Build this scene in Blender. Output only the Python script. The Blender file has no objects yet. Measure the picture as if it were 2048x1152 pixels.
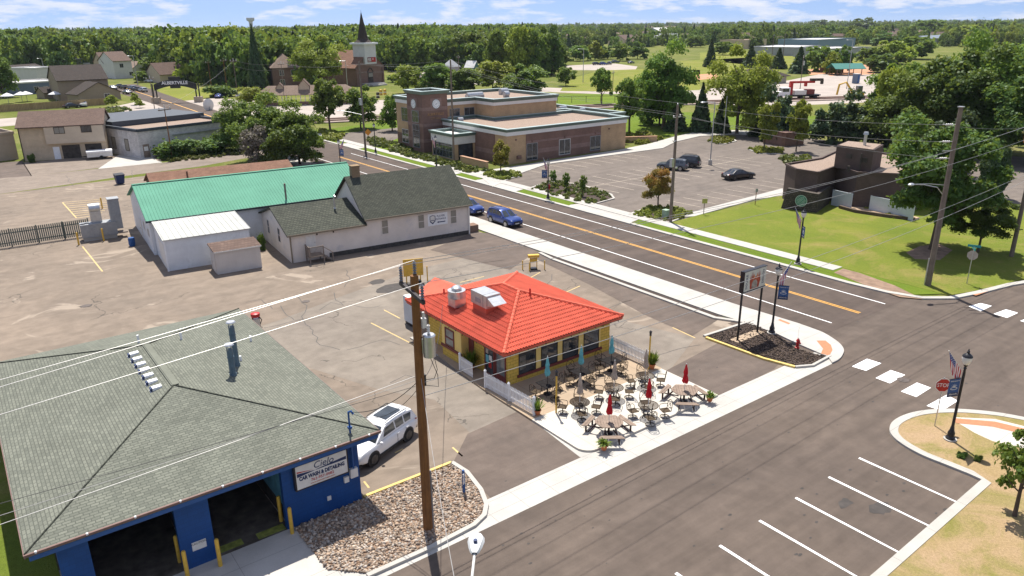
import bpy, math, random
import numpy as np
from mathutils import Vector, Matrix
R = math.radians
scene = bpy.context.scene
# ------------------------------------------------ camera
CAMH = 20.8; FPX = 1492.2
_p, _r, _h = R(19.476), R(-0.5436), R(-36.841)
def _axes():
    F = np.array([0, math.cos(_p), -math.sin(_p)]); U = np.array([0, math.sin(_p), math.cos(_p)]); Ri = np.array([1., 0, 0])
    R2 = math.cos(_r)*Ri + math.sin(_r)*U; U2 = -math.sin(_r)*Ri + math.cos(_r)*U
    dx = np.array([math.sin(_h), math.cos(_h)]); dy = np.array([math.cos(_h), -math.sin(_h)])
    t = lambda d: np.array([d[:2] @ dy, d[:2] @ dx, d[2]])
    return t(R2), t(U2), t(F)
CR, CU, CF = _axes()
cam = bpy.data.objects.new("camera", bpy.data.cameras.new("camera"))
scene.collection.objects.link(cam)
cam.matrix_world = Matrix(((CR[0], CU[0], -CF[0], 0), (CR[1], CU[1], -CF[1], 0), (CR[2], CU[2], -CF[2], CAMH), (0, 0, 0, 1)))
cam.data.sensor_width = 36; cam.data.lens = FPX/2048*36
cam.data.clip_start = 0.5; cam.data.clip_end = 40000
scene.camera = cam
# ------------------------------------------------ light
SUN_AZ, SUN_EL = R(65), R(64)
sdir = Vector((math.cos(SUN_EL)*math.cos(SUN_AZ), math.cos(SUN_EL)*math.sin(SUN_AZ), math.sin(SUN_EL)))
sl = bpy.data.lights.new("sun", 'SUN'); sl.energy = 5.0; sl.angle = R(0.55); sl.color = (1.0, 0.955, 0.88)
so = bpy.data.objects.new("sun", sl); scene.collection.objects.link(so)
so.rotation_euler = sdir.to_track_quat('Z', 'Y').to_euler()
scene.view_settings.view_transform = 'Standard'; scene.view_settings.look = 'None'
scene.view_settings.gamma = 1; scene.view_settings.exposure = 0.62
# ------------------------------------------------ sky
W = bpy.data.worlds.new("World"); scene.world = W; W.use_nodes = True
nt = W.node_tree; nt.nodes.clear()
def N(nt, t, **k):
    n = nt.nodes.new(t)
    for a, b in k.items(): setattr(n, a, b)
    return n
def mth(nt, op, a, b=None, c=None, clamp=False):
    n = N(nt, 'ShaderNodeMath', operation=op); n.use_clamp = clamp
    for i, s in enumerate((a, b, c)):
        if s is None: continue
        if isinstance(s, (int, float)): n.inputs[i].default_value = s
        else: nt.links.new(s, n.inputs[i])
    return n.outputs[0]
def mixc(nt, fac, a, b, mode='MIX'):
    n = N(nt, 'ShaderNodeMix', data_type='RGBA', blend_type=mode)
    for i, s in ((0, fac), (6, a), (7, b)):
        if isinstance(s, (int, float)): n.inputs[i].default_value = s
        elif isinstance(s, tuple): n.inputs[i].default_value = (*s, 1) if len(s) == 3 else s
        else: nt.links.new(s, n.inputs[i])
    return n.outputs[2]
def ramp(nt, fac, stops):
    n = N(nt, 'ShaderNodeValToRGB'); cr = n.color_ramp
    while len(cr.elements) > 1: cr.elements.remove(cr.elements[-1])
    cr.elements[0].position = stops[0][0]; c = stops[0][1]; cr.elements[0].color = (*c, 1) if isinstance(c, tuple) else (c, c, c, 1)
    for p, c in stops[1:]:
        e = cr.elements.new(p); e.color = (*c, 1) if isinstance(c, tuple) else (c, c, c, 1)
    nt.links.new(fac, n.inputs[0]); return n.outputs[0]
def noise(nt, vec, scale, detail=4, rough=0.55, dist=0.0):
    n = N(nt, 'ShaderNodeTexNoise'); n.inputs['Scale'].default_value = scale; n.inputs['Detail'].default_value = detail
    n.inputs['Roughness'].default_value = rough; n.inputs['Distortion'].default_value = dist
    if vec is not None: nt.links.new(vec, n.inputs['Vector'])
    return n.outputs['Fac']
tc = N(nt, 'ShaderNodeTexCoord')
sep = N(nt, 'ShaderNodeSeparateXYZ'); nt.links.new(tc.outputs['Generated'], sep.inputs[0])
up = mth(nt, 'ADD', mth(nt, 'MULTIPLY', sep.outputs[2], 2.4), 0.33)
cmb = N(nt, 'ShaderNodeCombineXYZ'); nt.links.new(sep.outputs[0], cmb.inputs[0]); nt.links.new(sep.outputs[1], cmb.inputs[1]); nt.links.new(up, cmb.inputs[2])
sky = N(nt, 'ShaderNodeTexSky', sky_type='NISHITA'); sky.sun_disc = False; sky.sun_elevation = SUN_EL; sky.sun_rotation = R(25)
sky.air_density = 1.0; sky.dust_density = 0.6; sky.ozone_density = 1.4
nt.links.new(cmb.outputs[0], sky.inputs[0])
az = mth(nt, 'ARCTAN2', sep.outputs[1], sep.outputs[0])
cv = N(nt, 'ShaderNodeCombineXYZ')
nt.links.new(mth(nt, 'ADD', mth(nt, 'MULTIPLY', az, 14.0), 3.7), cv.inputs[0]); nt.links.new(mth(nt, 'MULTIPLY', sep.outputs[2], 66.0), cv.inputs[1])
cl = noise(nt, cv.outputs[0], 1.0, 9, 0.60, 0.1)
dens = ramp(nt, cl, [(0.49, 0.0), (0.58, 0.7), (0.68, 1.0)])
cl2 = noise(nt, cv.outputs[0], 2.6, 6, 0.6, 0.2)
ccol = mixc(nt, cl2, (6.6, 6.8, 7.6), (7.9, 7.8, 8.0))
skyb = mixc(nt, 1.0, sky.outputs[0], (1.32, 1.30, 1.30), 'MULTIPLY')
skyc = mixc(nt, mth(nt, 'MULTIPLY', dens, 0.85), skyb, ccol)
bg = N(nt, 'ShaderNodeBackground'); bg.inputs['Strength'].default_value = 0.085
nt.links.new(skyc, bg.inputs['Color'])
wo = N(nt, 'ShaderNodeOutputWorld'); nt.links.new(bg.outputs[0], wo.inputs['Surface'])
# ------------------------------------------------ ground lookup: photo pixel -> point on a level plane
def at(px, py, z=0.0):
    d = CF*FPX + CR*(px-1024) - CU*(py-576)
    t = (z-CAMH)/d[2]
    return (d[0]*t, d[1]*t)
def hz(x, y, py):                       # height whose image row is py above ground point x, y
    k = 576-py; d = np.array([x, y, -CAMH])
    return float((k*(d @ CF) - FPX*(d @ CU))/(FPX*CU[2]-k*CF[2]))
def proj(x, y, z):
    q = np.array([x, y, z-CAMH]); w = q @ CF
    return 1024+FPX*(q @ CR)/w, 576-FPX*(q @ CU)/w
rnd = random.Random(7)
# ------------------------------------------------ mesh builder
class MB:
    def __init__(s): s.v = []; s.f = []; s.m = []; s.cur = 0
    def add(s, vs, fs, mi=None):
        o = len(s.v); s.v += [tuple(map(float, a)) for a in vs]
        for f in fs: s.f.append([i+o for i in f]); s.m.append(s.cur if mi is None else mi)
        return s
    def box(s, x0, x1, y0, y1, z0, z1, mi=None):
        return s.add([(x0,y0,z0),(x1,y0,z0),(x1,y1,z0),(x0,y1,z0),(x0,y0,z1),(x1,y0,z1),(x1,y1,z1),(x0,y1,z1)],
                     [(0,3,2,1),(4,5,6,7),(0,1,5,4),(1,2,6,5),(2,3,7,6),(3,0,4,7)], mi)
    def obox(s, c, sz, rz=0, mi=None, rx=0, ry=0):
        M_ = Matrix.Translation(c) @ Matrix.Rotation(rz,4,'Z') @ Matrix.Rotation(ry,4,'Y') @ Matrix.Rotation(rx,4,'X')
        a, b, d = sz[0]/2, sz[1]/2, sz[2]/2
        vs = [M_ @ Vector(p) for p in ((-a,-b,-d),(a,-b,-d),(a,b,-d),(-a,b,-d),(-a,-b,d),(a,-b,d),(a,b,d),(-a,b,d))]
        return s.add(vs, [(0,3,2,1),(4,5,6,7),(0,1,5,4),(1,2,6,5),(2,3,7,6),(3,0,4,7)], mi)
    def prism(s, poly, z0, z1, mi=None):
        a = sum(poly[i][0]*poly[(i+1)%len(poly)][1]-poly[(i+1)%len(poly)][0]*poly[i][1] for i in range(len(poly)))
        if a < 0: poly = poly[::-1]
        n = len(poly)
        return s.add([(x,y,z0) for x,y in poly]+[(x,y,z1) for x,y in poly],
                     [tuple(range(n-1,-1,-1)), tuple(range(n,2*n))]+[(i,(i+1)%n,n+(i+1)%n,n+i) for i in range(n)], mi)
    def sheet(s, poly, z, mi=None):
        a = sum(poly[i][0]*poly[(i+1)%len(poly)][1]-poly[(i+1)%len(poly)][0]*poly[i][1] for i in range(len(poly)))
        if a < 0: poly = poly[::-1]
        return s.add([(x,y,z) for x,y in poly], [tuple(range(len(poly)))], mi)
    def strip(s, pts, w, z, z1=None, mi=None):      # flat ribbon (or wall when z1 is given) along a ground polyline
        P = [Vector(p[:2]) for p in pts]; L = []; Rr = []
        for i, p in enumerate(P):
            d = (P[min(i+1,len(P)-1)]-P[max(i-1,0)]).normalized(); n = Vector((-d.y, d.x))*w/2
            L.append(p+n); Rr.append(p-n)
        for i in range(len(P)-1):
            if z1 is None: s.add([(*Rr[i],z),(*Rr[i+1],z),(*L[i+1],z),(*L[i],z)], [(0,1,2,3)], mi)
            else: s.add([(*Rr[i],z),(*Rr[i+1],z),(*L[i+1],z),(*L[i],z),(*Rr[i],z1),(*Rr[i+1],z1),(*L[i+1],z1),(*L[i],z1)],
                        [(4,5,6,7),(0,1,5,4),(2,3,7,6)]+([(3,0,4,7)] if i==0 else [])+([(1,2,6,5)] if i==len(P)-2 else []), mi)
        return s
    def tube(s, pts, r, n=8, mi=None, cap=True):
        P = [Vector(p) for p in pts]; rr = r if isinstance(r,(list,tuple)) else [r]*len(P); o = len(s.v); up = None
        for i, p in enumerate(P):
            d = (P[min(i+1,len(P)-1)]-P[max(i-1,0)])
            d = d.normalized() if d.length > 1e-9 else Vector((0,0,1))
            if up is None: up = d.orthogonal().normalized()
            up = (up-d*up.dot(d)); up = up.normalized() if up.length > 1e-6 else d.orthogonal().normalized()
            b = d.cross(up)
            for k in range(n):
                a = 2*math.pi*k/n; s.v.append(tuple(p+(up*math.cos(a)+b*math.sin(a))*rr[i]))
        mi = s.cur if mi is None else mi
        for i in range(len(P)-1):
            for k in range(n):
                s.f.append([o+i*n+k, o+i*n+(k+1)%n, o+(i+1)*n+(k+1)%n, o+(i+1)*n+k]); s.m.append(mi)
        if cap:
            s.f.append([o+k for k in range(n-1,-1,-1)]); s.m.append(mi)
            s.f.append([o+(len(P)-1)*n+k for k in range(n)]); s.m.append(mi)
        return s
    def cyl(s, x, y, z0, z1, r0, r1=None, n=14, mi=None):
        return s.tube([(x,y,z0),(x,y,z1)], [r0, r0 if r1 is None else r1], n, mi)
    def lathe(s, prof, n=16, c=(0,0,0), mi=None):
        return s.tube([(c[0],c[1],c[2]+z) for r_,z in prof], [max(r_,1e-4) for r_,z in prof], n, mi)
    def ell(s, c, rad, n=10, m=7, mi=None):
        o = len(s.v); vs = []; fs = []
        for i in range(m+1):
            th = math.pi*i/m
            for k in range(n):
                a = 2*math.pi*k/n
                vs.append((c[0]+rad[0]*math.sin(th)*math.cos(a), c[1]+rad[1]*math.sin(th)*math.sin(a), c[2]-rad[2]*math.cos(th)))
        for i in range(m):
            for k in range(n): fs.append((i*n+k, i*n+(k+1)%n, (i+1)*n+(k+1)%n, (i+1)*n+k))
        return s.add(vs, fs, mi)
    def mesh(s, name, mats, smooth=False):
        me = bpy.data.meshes.new(name); me.from_pydata(s.v, [], s.f); me.validate(clean_customdata=False)
        for m in (mats if isinstance(mats,(list,tuple)) else [mats]): me.materials.append(m)
        if len(me.polygons) == len(s.m): me.polygons.foreach_set('material_index', s.m)
        if smooth:
            me.polygons.foreach_set('use_smooth', [True]*len(me.polygons))
            try: me.set_sharp_from_angle(angle=R(38))
            except Exception: pass
        me.update(); return me
    def build(s, name, mats, parent=None, loc=(0,0,0), rz=0, smooth=False):
        o = bpy.data.objects.new(name, s.mesh(name, mats, smooth)); scene.collection.objects.link(o)
        o.location = loc; o.rotation_euler = (0,0,rz); o.parent = parent; return o
def tag(o, label, cat, group=None):
    o['label'] = label; o['category'] = cat
    if group: o['group'] = group
    return o
def thing(name, label, cat, loc=(0,0,0), rz=0, group=None):
    o = bpy.data.objects.new(name, None); scene.collection.objects.link(o); o.empty_display_size = 0.3
    o.location = loc if len(loc) == 3 else (*loc, 0); o.rotation_euler = (0,0,rz)
    return tag(o, label, cat, group)
def struct(name, mb, mats, smooth=False):
    o = mb.build(name, mats, smooth=smooth); o['kind'] = 'structure'; return o
def dup(root, loc, rz=0, label=None, group=None, scale=None):
    def cp(o, par):
        c = o.copy(); scene.collection.objects.link(c); c.parent = par
        for ch in o.children: cp(ch, c)
        return c
    kids = list(root.children)
    r_ = root.copy(); scene.collection.objects.link(r_)
    for ch in kids: cp(ch, r_)
    r_.location = loc if len(loc) == 3 else (*loc, 0); r_.rotation_euler = (0,0,rz)
    if scale is not None: r_.scale = scale if isinstance(scale, tuple) else (scale,)*3
    if label: r_['label'] = label
    if group: r_['group'] = group
    return r_
def text(parent, s, size, loc, rot, mat, name='lettering', depth=0.004, align='CENTER', shear=0, sx=1.0, spacing=1.0, bold=0.0):
    cu = bpy.data.curves.new('txt', 'FONT'); cu.body = s; cu.size = size; cu.extrude = depth; cu.align_x = align; cu.align_y = 'CENTER'
    cu.shear = shear; cu.offset = bold; cu.space_character = spacing; cu.resolution_u = 3
    t = bpy.data.objects.new('txt', cu); scene.collection.objects.link(t)
    me = bpy.data.meshes.new_from_object(t.evaluated_get(bpy.context.evaluated_depsgraph_get()))
    bpy.data.objects.remove(t); bpy.data.curves.remove(cu)
    me.materials.clear(); me.materials.append(mat)
    o = bpy.data.objects.new(name, me); scene.collection.objects.link(o)
    o.parent = parent; o.location = loc; o.rotation_euler = rot; o.scale = (sx, 1, 1); return o
# ------------------------------------------------ materials
def base_mat(name):
    m = bpy.data.materials.new(name); m.use_nodes = True; nt = m.node_tree
    return m, nt, nt.nodes['Principled BSDF']
def ocoord(nt): return N(nt, 'ShaderNodeTexCoord').outputs['Object']
def wcoord(nt): return N(nt, 'ShaderNodeNewGeometry').outputs['Position']
def bump(nt, bs, h, strength=0.4, dist=0.02):
    b = N(nt, 'ShaderNodeBump'); b.inputs['Strength'].default_value = strength; b.inputs['Distance'].default_value = dist
    nt.links.new(h, b.inputs['Height']); nt.links.new(b.outputs[0], bs.inputs['Normal'])
def planar(nt, kz=1.0):       # u along the wall or eave, v by height
    tcn = N(nt, 'ShaderNodeTexCoord'); sp = N(nt, 'ShaderNodeSeparateXYZ'); nt.links.new(tcn.outputs['Object'], sp.inputs[0])
    sn = N(nt, 'ShaderNodeSeparateXYZ'); nt.links.new(tcn.outputs['Normal'], sn.inputs[0])
    g = mth(nt, 'GREATER_THAN', mth(nt, 'ABSOLUTE', sn.outputs[0]), mth(nt, 'ABSOLUTE', sn.outputs[1]))
    u = mth(nt, 'ADD', mth(nt, 'MULTIPLY', g, sp.outputs[1]), mth(nt, 'MULTIPLY', mth(nt, 'SUBTRACT', 1.0, g), sp.outputs[0]))
    c = N(nt, 'ShaderNodeCombineXYZ'); nt.links.new(u, c.inputs[0]); nt.links.new(mth(nt, 'MULTIPLY', sp.outputs[2], kz), c.inputs[1])
    return c.outputs[0]
def mat(name, col, rough=0.7, var=0.12, scale=3.0, metal=0.0, bmp=0.0, bsc=40.0, spec=0.4, coat=0.0, wear=None):
    m, nt, bs = base_mat(name); v = ocoord(nt)
    n1 = noise(nt, v, scale, 5, 0.6)
    lo = tuple(c*(1-var) for c in col); hi = tuple(min(1, c*(1+var)) for c in col)
    c = mixc(nt, ramp(nt, n1, [(0.3, 0.0), (0.7, 1.0)]), lo, hi)
    if wear: c = mixc(nt, ramp(nt, noise(nt, v, wear[1], 6, 0.7), [(wear[2], 0.0), (wear[2]+0.12, 1.0)]), c, wear[0])
    nt.links.new(c, bs.inputs['Base Color']); bs.inputs['Roughness'].default_value = rough; bs.inputs['Metallic'].default_value = metal
    bs.inputs['Specular IOR Level'].default_value = spec; bs.inputs['Coat Weight'].default_value = coat
    if bmp: bump(nt, bs, noise(nt, v, bsc, 4, 0.6), bmp, 0.01)
    return m
def asphalt(name, c1, c2, big=0.12, streak=0.0, crack=0.0, spec=(0.5, 0.42), patch=None, ang=0.0):
    m, nt, bs = base_mat(name); v = wcoord(nt)
    b = noise(nt, v, big, 6, 0.62, 0.6)
    c = mixc(nt, ramp(nt, b, [(0.32, 0.0), (0.68, 1.0)]), c1, c2)
    md = noise(nt, v, 1.3, 5, 0.65)
    c = mixc(nt, ramp(nt, md, [(0.3, 0.86), (0.7, 1.08)]), (0, 0, 0), c, 'MIX') if False else mixc(nt, 1.0, c, ramp(nt, md, [(0.28, 0.80), (0.72, 1.0)]), 'MULTIPLY')
    c = mixc(nt, 1.0, c, ramp(nt, noise(nt, v, 0.33, 3, 0.5, 1.5), [(0.36, 0.86), (0.6, 1.0)]), 'MULTIPLY')
    fine = noise(nt, v, 38, 3, 0.7)
    c = mixc(nt, 1.0, c, ramp(nt, fine, [(0.25, 0.78), (0.75, 1.0)]), 'MULTIPLY')
    if streak:
        mp = N(nt, 'ShaderNodeMapping'); nt.links.new(v, mp.inputs[0]); mp.inputs['Rotation'].default_value = (0, 0, ang); mp.inputs['Scale'].default_value = (0.05, 1.1, 1)
        st = noise(nt, mp.outputs[0], 1.0, 4, 0.6)
        c = mixc(nt, streak, c, mixc(nt, 1.0, c, ramp(nt, st, [(0.35, 0.62), (0.65, 1.0)]), 'MULTIPLY'))
    if patch:
        pn = noise(nt, v, patch[1], 4, 0.6, 1.2)
        c = mixc(nt, mth(nt, 'MULTIPLY', ramp(nt, pn, [(patch[2], 0.0), (patch[2]+0.05, 1.0)]), 0.7), c, patch[0])
    if crack:
        vo = N(nt, 'ShaderNodeTexVoronoi', feature='DISTANCE_TO_EDGE'); vo.inputs['Scale'].default_value = crack
        wv = N(nt, 'ShaderNodeTexNoise'); wv.inputs['Scale'].default_value = 0.6; wv.inputs['Detail'].default_value = 5; nt.links.new(v, wv.inputs['Vector'])
        va = N(nt, 'ShaderNodeVectorMath', operation='MULTIPLY_ADD'); nt.links.new(wv.outputs['Color'], va.inputs[0]); va.inputs[1].default_value = (3, 3, 0); nt.links.new(v, va.inputs[2])
        nt.links.new(va.outputs[0], vo.inputs['Vector'])
        line = mth(nt, 'LESS_THAN', vo.outputs['Distance'], 0.009*crack/0.12*0.5)
        gate = mth(nt, 'GREATER_THAN', noise(nt, v, 0.09, 2), 0.56)
        c = mixc(nt, mth(nt, 'MULTIPLY', mth(nt, 'MULTIPLY', line, gate), 0.6), c, (0.05, 0.045, 0.04))
    nt.links.new(c, bs.inputs['Base Color']); bs.inputs['Roughness'].default_value = 0.9; bs.inputs['Specular IOR Level'].default_value = 0.25
    bump(nt, bs, fine, 0.35, 0.008); return m
def concrete(name, col, joint=None):
    m, nt, bs = base_mat(name); v = wcoord(nt)
    c = mixc(nt, ramp(nt, noise(nt, v, 0.5, 6, 0.65), [(0.3, 0.0), (0.7, 1.0)]), tuple(x*0.86 for x in col), tuple(min(1, x*1.06) for x in col))
    c = mixc(nt, 1.0, c, ramp(nt, noise(nt, v, 22, 4, 0.7), [(0.25, 0.85), (0.75, 1.0)]), 'MULTIPLY')
    if joint:
        sp = N(nt, 'ShaderNodeSeparateXYZ'); nt.links.new(v, sp.inputs[0]); j = None
        for ax, (step, off) in enumerate(joint):
            if not step: continue
            fr = mth(nt, 'FRACT', mth(nt, 'DIVIDE', mth(nt, 'SUBTRACT', sp.outputs[ax], off), step))
            l = mth(nt, 'LESS_THAN', mth(nt, 'MULTIPLY', fr, step), 0.028)
            j = l if j is None else mth(nt, 'MAXIMUM', j, l)
        c = mixc(nt, mth(nt, 'MULTIPLY', j, 0.55), c, tuple(x*0.35 for x in col))
    nt.links.new(c, bs.inputs['Base Color']); bs.inputs['Roughness'].default_value = 0.85; bs.inputs['Specular IOR Level'].default_value = 0.3
    bump(nt, bs, noise(nt, v, 60, 3, 0.6), 0.2, 0.006); return m
def grass(name, c1, c2, c3, s1=0.22, dry=0.62):
    m, nt, bs = base_mat(name); v = wcoord(nt)
    c = mixc(nt, ramp(nt, noise(nt, v, s1, 6, 0.65, 0.4), [(0.3, 0.0), (0.7, 1.0)]), c1, c2)
    c = mixc(nt, mth(nt, 'MULTIPLY', ramp(nt, noise(nt, v, s1*0.8+0.05, 5, 0.7, 1.0), [(dry-0.1, 0.0), (dry+0.12, 1.0)]), 0.85), c, c3)
    f = noise(nt, v, 9, 5, 0.75); f2 = noise(nt, v, 30, 3, 0.75)
    c = mixc(nt, 1.0, c, ramp(nt, f, [(0.25, 0.6), (0.72, 1.0)]), 'MULTIPLY')
    c = mixc(nt, 1.0, c, ramp(nt, f2, [(0.25, 0.65), (0.7, 1.0)]), 'MULTIPLY')
    nt.links.new(c, bs.inputs['Base Color']); bs.inputs['Roughness'].default_value = 1; bs.inputs['Specular IOR Level'].default_value = 0.1
    bump(nt, bs, f2, 0.8, 0.05); return m
def bricks(name, c1, c2, mortar, bw, bh, kz=1.0, msize=0.012, bmp=0.5, rough=0.85, var=0.25, stain=None, off=0.5, msm=0.1):
    m, nt, bs = base_mat(name); v = planar(nt, kz)
    b = N(nt, 'ShaderNodeTexBrick'); nt.links.new(v, b.inputs['Vector']); b.inputs['Scale'].default_value = 1.0
    b.inputs['Brick Width'].default_value = bw; b.inputs['Row Height'].default_value = bh; b.inputs['Mortar Size'].default_value = msize; b.inputs['Mortar Smooth'].default_value = msm
    b.offset = off
    b.inputs['Color1'].default_value = (*c1, 1); b.inputs['Color2'].default_value = (*c2, 1); b.inputs['Mortar'].default_value = (*mortar, 1)
    o = ocoord(nt)
    c = mixc(nt, 1.0, b.outputs['Color'], ramp(nt, noise(nt, o, 0.7, 5, 0.65), [(0.3, 1-var), (0.7, 1.0)]), 'MULTIPLY')
    c = mixc(nt, 1.0, c, ramp(nt, noise(nt, o, 25, 3, 0.7), [(0.25, 0.8), (0.75, 1.0)]), 'MULTIPLY')
    if stain: c = mixc(nt, mth(nt, 'MULTIPLY', ramp(nt, noise(nt, o, stain[1], 5, 0.7, 0.8), [(stain[2], 0.0), (stain[2]+0.15, 1.0)]), 0.7), c, stain[0])
    nt.links.new(c, bs.inputs['Base Color']); bs.inputs['Roughness'].default_value = rough; bs.inputs['Specular IOR Level'].default_value = 0.25
    if bmp: bump(nt, bs, b.outputs['Fac'], -bmp, 0.012)
    return m
def glass(name, col=(0.02, 0.025, 0.03), rough=0.06):
    m, nt, bs = base_mat(name)
    v = ocoord(nt); c = mixc(nt, ramp(nt, noise(nt, v, 1.1, 3), [(0.35, 0.0), (0.7, 1.0)]), col, tuple(x*2.2+0.01 for x in col))
    nt.links.new(c, bs.inputs['Base Color']); bs.inputs['Roughness'].default_value = rough; bs.inputs['Specular IOR Level'].default_value = 0.9
    return m
def leafm(name, c1, c2, c3=None, trans=0.35):
    m, nt, bs = base_mat(name)
    at_ = N(nt, 'ShaderNodeAttribute', attribute_name='tint'); oi = N(nt, 'ShaderNodeObjectInfo')
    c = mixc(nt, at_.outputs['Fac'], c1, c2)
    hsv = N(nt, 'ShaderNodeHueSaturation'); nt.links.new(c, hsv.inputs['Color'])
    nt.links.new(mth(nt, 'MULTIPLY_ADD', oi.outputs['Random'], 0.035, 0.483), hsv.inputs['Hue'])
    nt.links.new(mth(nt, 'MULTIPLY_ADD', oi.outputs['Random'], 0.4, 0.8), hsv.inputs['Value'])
    nt.links.new(hsv.outputs[0], bs.inputs['Base Color']); bs.inputs['Roughness'].default_value = 0.55; bs.inputs['Specular IOR Level'].default_value = 0.25
    tr = N(nt, 'ShaderNodeBsdfTranslucent')
    yel = mixc(nt, 0.55, hsv.outputs[0], (0.22, 0.26, 0.03)); nt.links.new(yel, tr.inputs[0])
    mx = N(nt, 'ShaderNodeMixShader'); mx.inputs[0].default_value = trans
    nt.links.new(bs.outputs[0], mx.inputs[1]); nt.links.new(tr.outputs[0], mx.inputs[2])
    nt.links.new(mx.outputs[0], nt.nodes['Material Output'].inputs['Surface']); return m
def attrm(name, rough=0.8, fine=30, amt=0.75):
    m, nt, bs = base_mat(name); a = N(nt, 'ShaderNodeAttribute', attribute_name='col')
    c = mixc(nt, 1.0, a.outputs['Color'], ramp(nt, noise(nt, ocoord(nt), fine, 3, 0.7), [(0.25, amt), (0.75, 1.0)]), 'MULTIPLY')
    nt.links.new(c, bs.inputs['Base Color']); bs.inputs['Roughness'].default_value = rough; bs.inputs['Specular IOR Level'].default_value = 0.2; return m
def wood(name, c1, c2, scale=(1, 1, 0.12), rough=0.8, s=14):
    m, nt, bs = base_mat(name); mp = N(nt, 'ShaderNodeMapping'); nt.links.new(ocoord(nt), mp.inputs[0]); mp.inputs['Scale'].default_value = scale
    n = noise(nt, mp.outputs[0], s, 5, 0.7, 0.4)
    c = mixc(nt, ramp(nt, n, [(0.3, 0.0), (0.7, 1.0)]), c1, c2)
    c = mixc(nt, 1.0, c, ramp(nt, noise(nt, ocoord(nt), 1.3, 4, 0.7), [(0.3, 0.65), (0.7, 1.0)]), 'MULTIPLY')
    nt.links.new(c, bs.inputs['Base Color']); bs.inputs['Roughness'].default_value = rough; bs.inputs['Specular IOR Level'].default_value = 0.25; bump(nt, bs, n, 0.4, 0.01); return m
def ribbed(name, col, pitch=0.23, var=0.1, bmp=0.6, rough=0.55, stain=None):   # corrugated sheet walls
    m, nt, bs = base_mat(name); v = planar(nt); sp = N(nt, 'ShaderNodeSeparateXYZ'); nt.links.new(v, sp.inputs[0])
    fr = mth(nt, 'FRACT', mth(nt, 'DIVIDE', sp.outputs[0], pitch)); h = mth(nt, 'GREATER_THAN', fr, 0.82)
    o = ocoord(nt)
    c = mixc(nt, ramp(nt, noise(nt, o, 0.8, 5, 0.65), [(0.3, 0.0), (0.7, 1.0)]), tuple(x*(1-var) for x in col), tuple(min(1, x*(1+var)) for x in col))
    if stain: c = mixc(nt, mth(nt, 'MULTIPLY', ramp(nt, noise(nt, o, stain[1], 5, 0.7, 0.8), [(stain[2], 0.0), (stain[2]+0.15, 1.0)]), 0.7), c, stain[0])
    nt.links.new(c, bs.inputs['Base Color']); bs.inputs['Roughness'].default_value = rough; bump(nt, bs, h, bmp, 0.02); return m

m_ground = grass('ground_grass', (0.135, 0.17, 0.035), (0.20, 0.22, 0.045), (0.33, 0.29, 0.12), 0.014, 0.58)
m_lawn = grass('lawn_grass', (0.16, 0.215, 0.030), (0.25, 0.275, 0.045), (0.36, 0.29, 0.10), 0.16, 0.60)
m_lawn2 = grass('bright_lawn', (0.14, 0.215, 0.025), (0.19, 0.26, 0.03), (0.2, 0.2, 0.05), 0.1, 0.70)
m_field = grass('field_grass', (0.21, 0.245, 0.042), (0.28, 0.29, 0.055), (0.34, 0.30, 0.10), 0.05, 0.58)
m_dry = grass('dry_grass', (0.56, 0.39, 0.235), (0.47, 0.34, 0.16), (0.27, 0.265, 0.06), 0.28, 0.56)
m_lot = asphalt('old_lot', (0.315, 0.247, 0.188), (0.24, 0.192, 0.15), 0.09, 0.35, 0.11, patch=((0.335, 0.275, 0.215), 0.18, 0.60))
m_slab = asphalt('grey_slab', (0.31, 0.265, 0.215), (0.25, 0.21, 0.172), 0.16, 0.3, 0.16, patch=((0.17, 0.14, 0.12), 0.22, 0.63))
m_drive = asphalt('driveway_asphalt', (0.19, 0.145, 0.118), (0.155, 0.122, 0.102), 0.3, 0.5)
m_road = asphalt('road_asphalt', (0.142, 0.106, 0.086), (0.118, 0.090, 0.075), 0.15, 0.6, ang=R(90))
m_street = asphalt('street_asphalt', (0.172, 0.132, 0.105), (0.142, 0.110, 0.090), 0.12, 0.6)
m_parking = asphalt('parking_asphalt', (0.23, 0.19, 0.16), (0.19, 0.158, 0.135), 0.12, 0.4, 0.10)
m_backroad = asphalt('back_road', (0.31, 0.25, 0.20), (0.26, 0.21, 0.17), 0.1, 0.3)
m_conc = concrete('sidewalk_concrete', (0.475, 0.45, 0.41), ((1.75, 0.3), (0.80, 0.02)))
m_conc2 = concrete('walk_concrete', (0.465, 0.44, 0.40), ((0, 0), (1.6, 0.2)))
m_kerb = concrete('kerb_concrete', (0.46, 0.435, 0.39), ((3.0, 0.4), (3.0, 0.9)))
m_patio = concrete('patio_concrete', (0.56, 0.515, 0.445), ((2.6, 0.15), (2.3, 0.45)))
m_paving = concrete('brown_paving', (0.40, 0.30, 0.205), ((2.4, 0.7), (2.4, 0.3)))
m_whitepaint = mat('white_road_paint', (0.86, 0.85, 0.83), 0.6, 0.05, 2, wear=((0.55, 0.52, 0.48), 9, 0.66))
m_yellowpaint = mat('yellow_road_paint', (0.70, 0.36, 0.06), 0.6, 0.1, 2, wear=((0.35, 0.22, 0.1), 9, 0.64))
m_fadeline = mat('faded_line', (0.50, 0.42, 0.32), 0.8, 0.15, 2, wear=((0.26, 0.21, 0.17), 4, 0.52))
m_fadeyel = mat('faded_yellow_line', (0.55, 0.40, 0.17), 0.8, 0.15, 2, wear=((0.28, 0.22, 0.17), 4, 0.56))
m_tar = mat('tar_seal', (0.055, 0.048, 0.043), 0.6, 0.2, 3)
m_tactile = mat('truncated_dome_panel', (0.40, 0.175, 0.085), 0.8, 0.12, 6, bmp=0.6, bsc=30)
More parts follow.
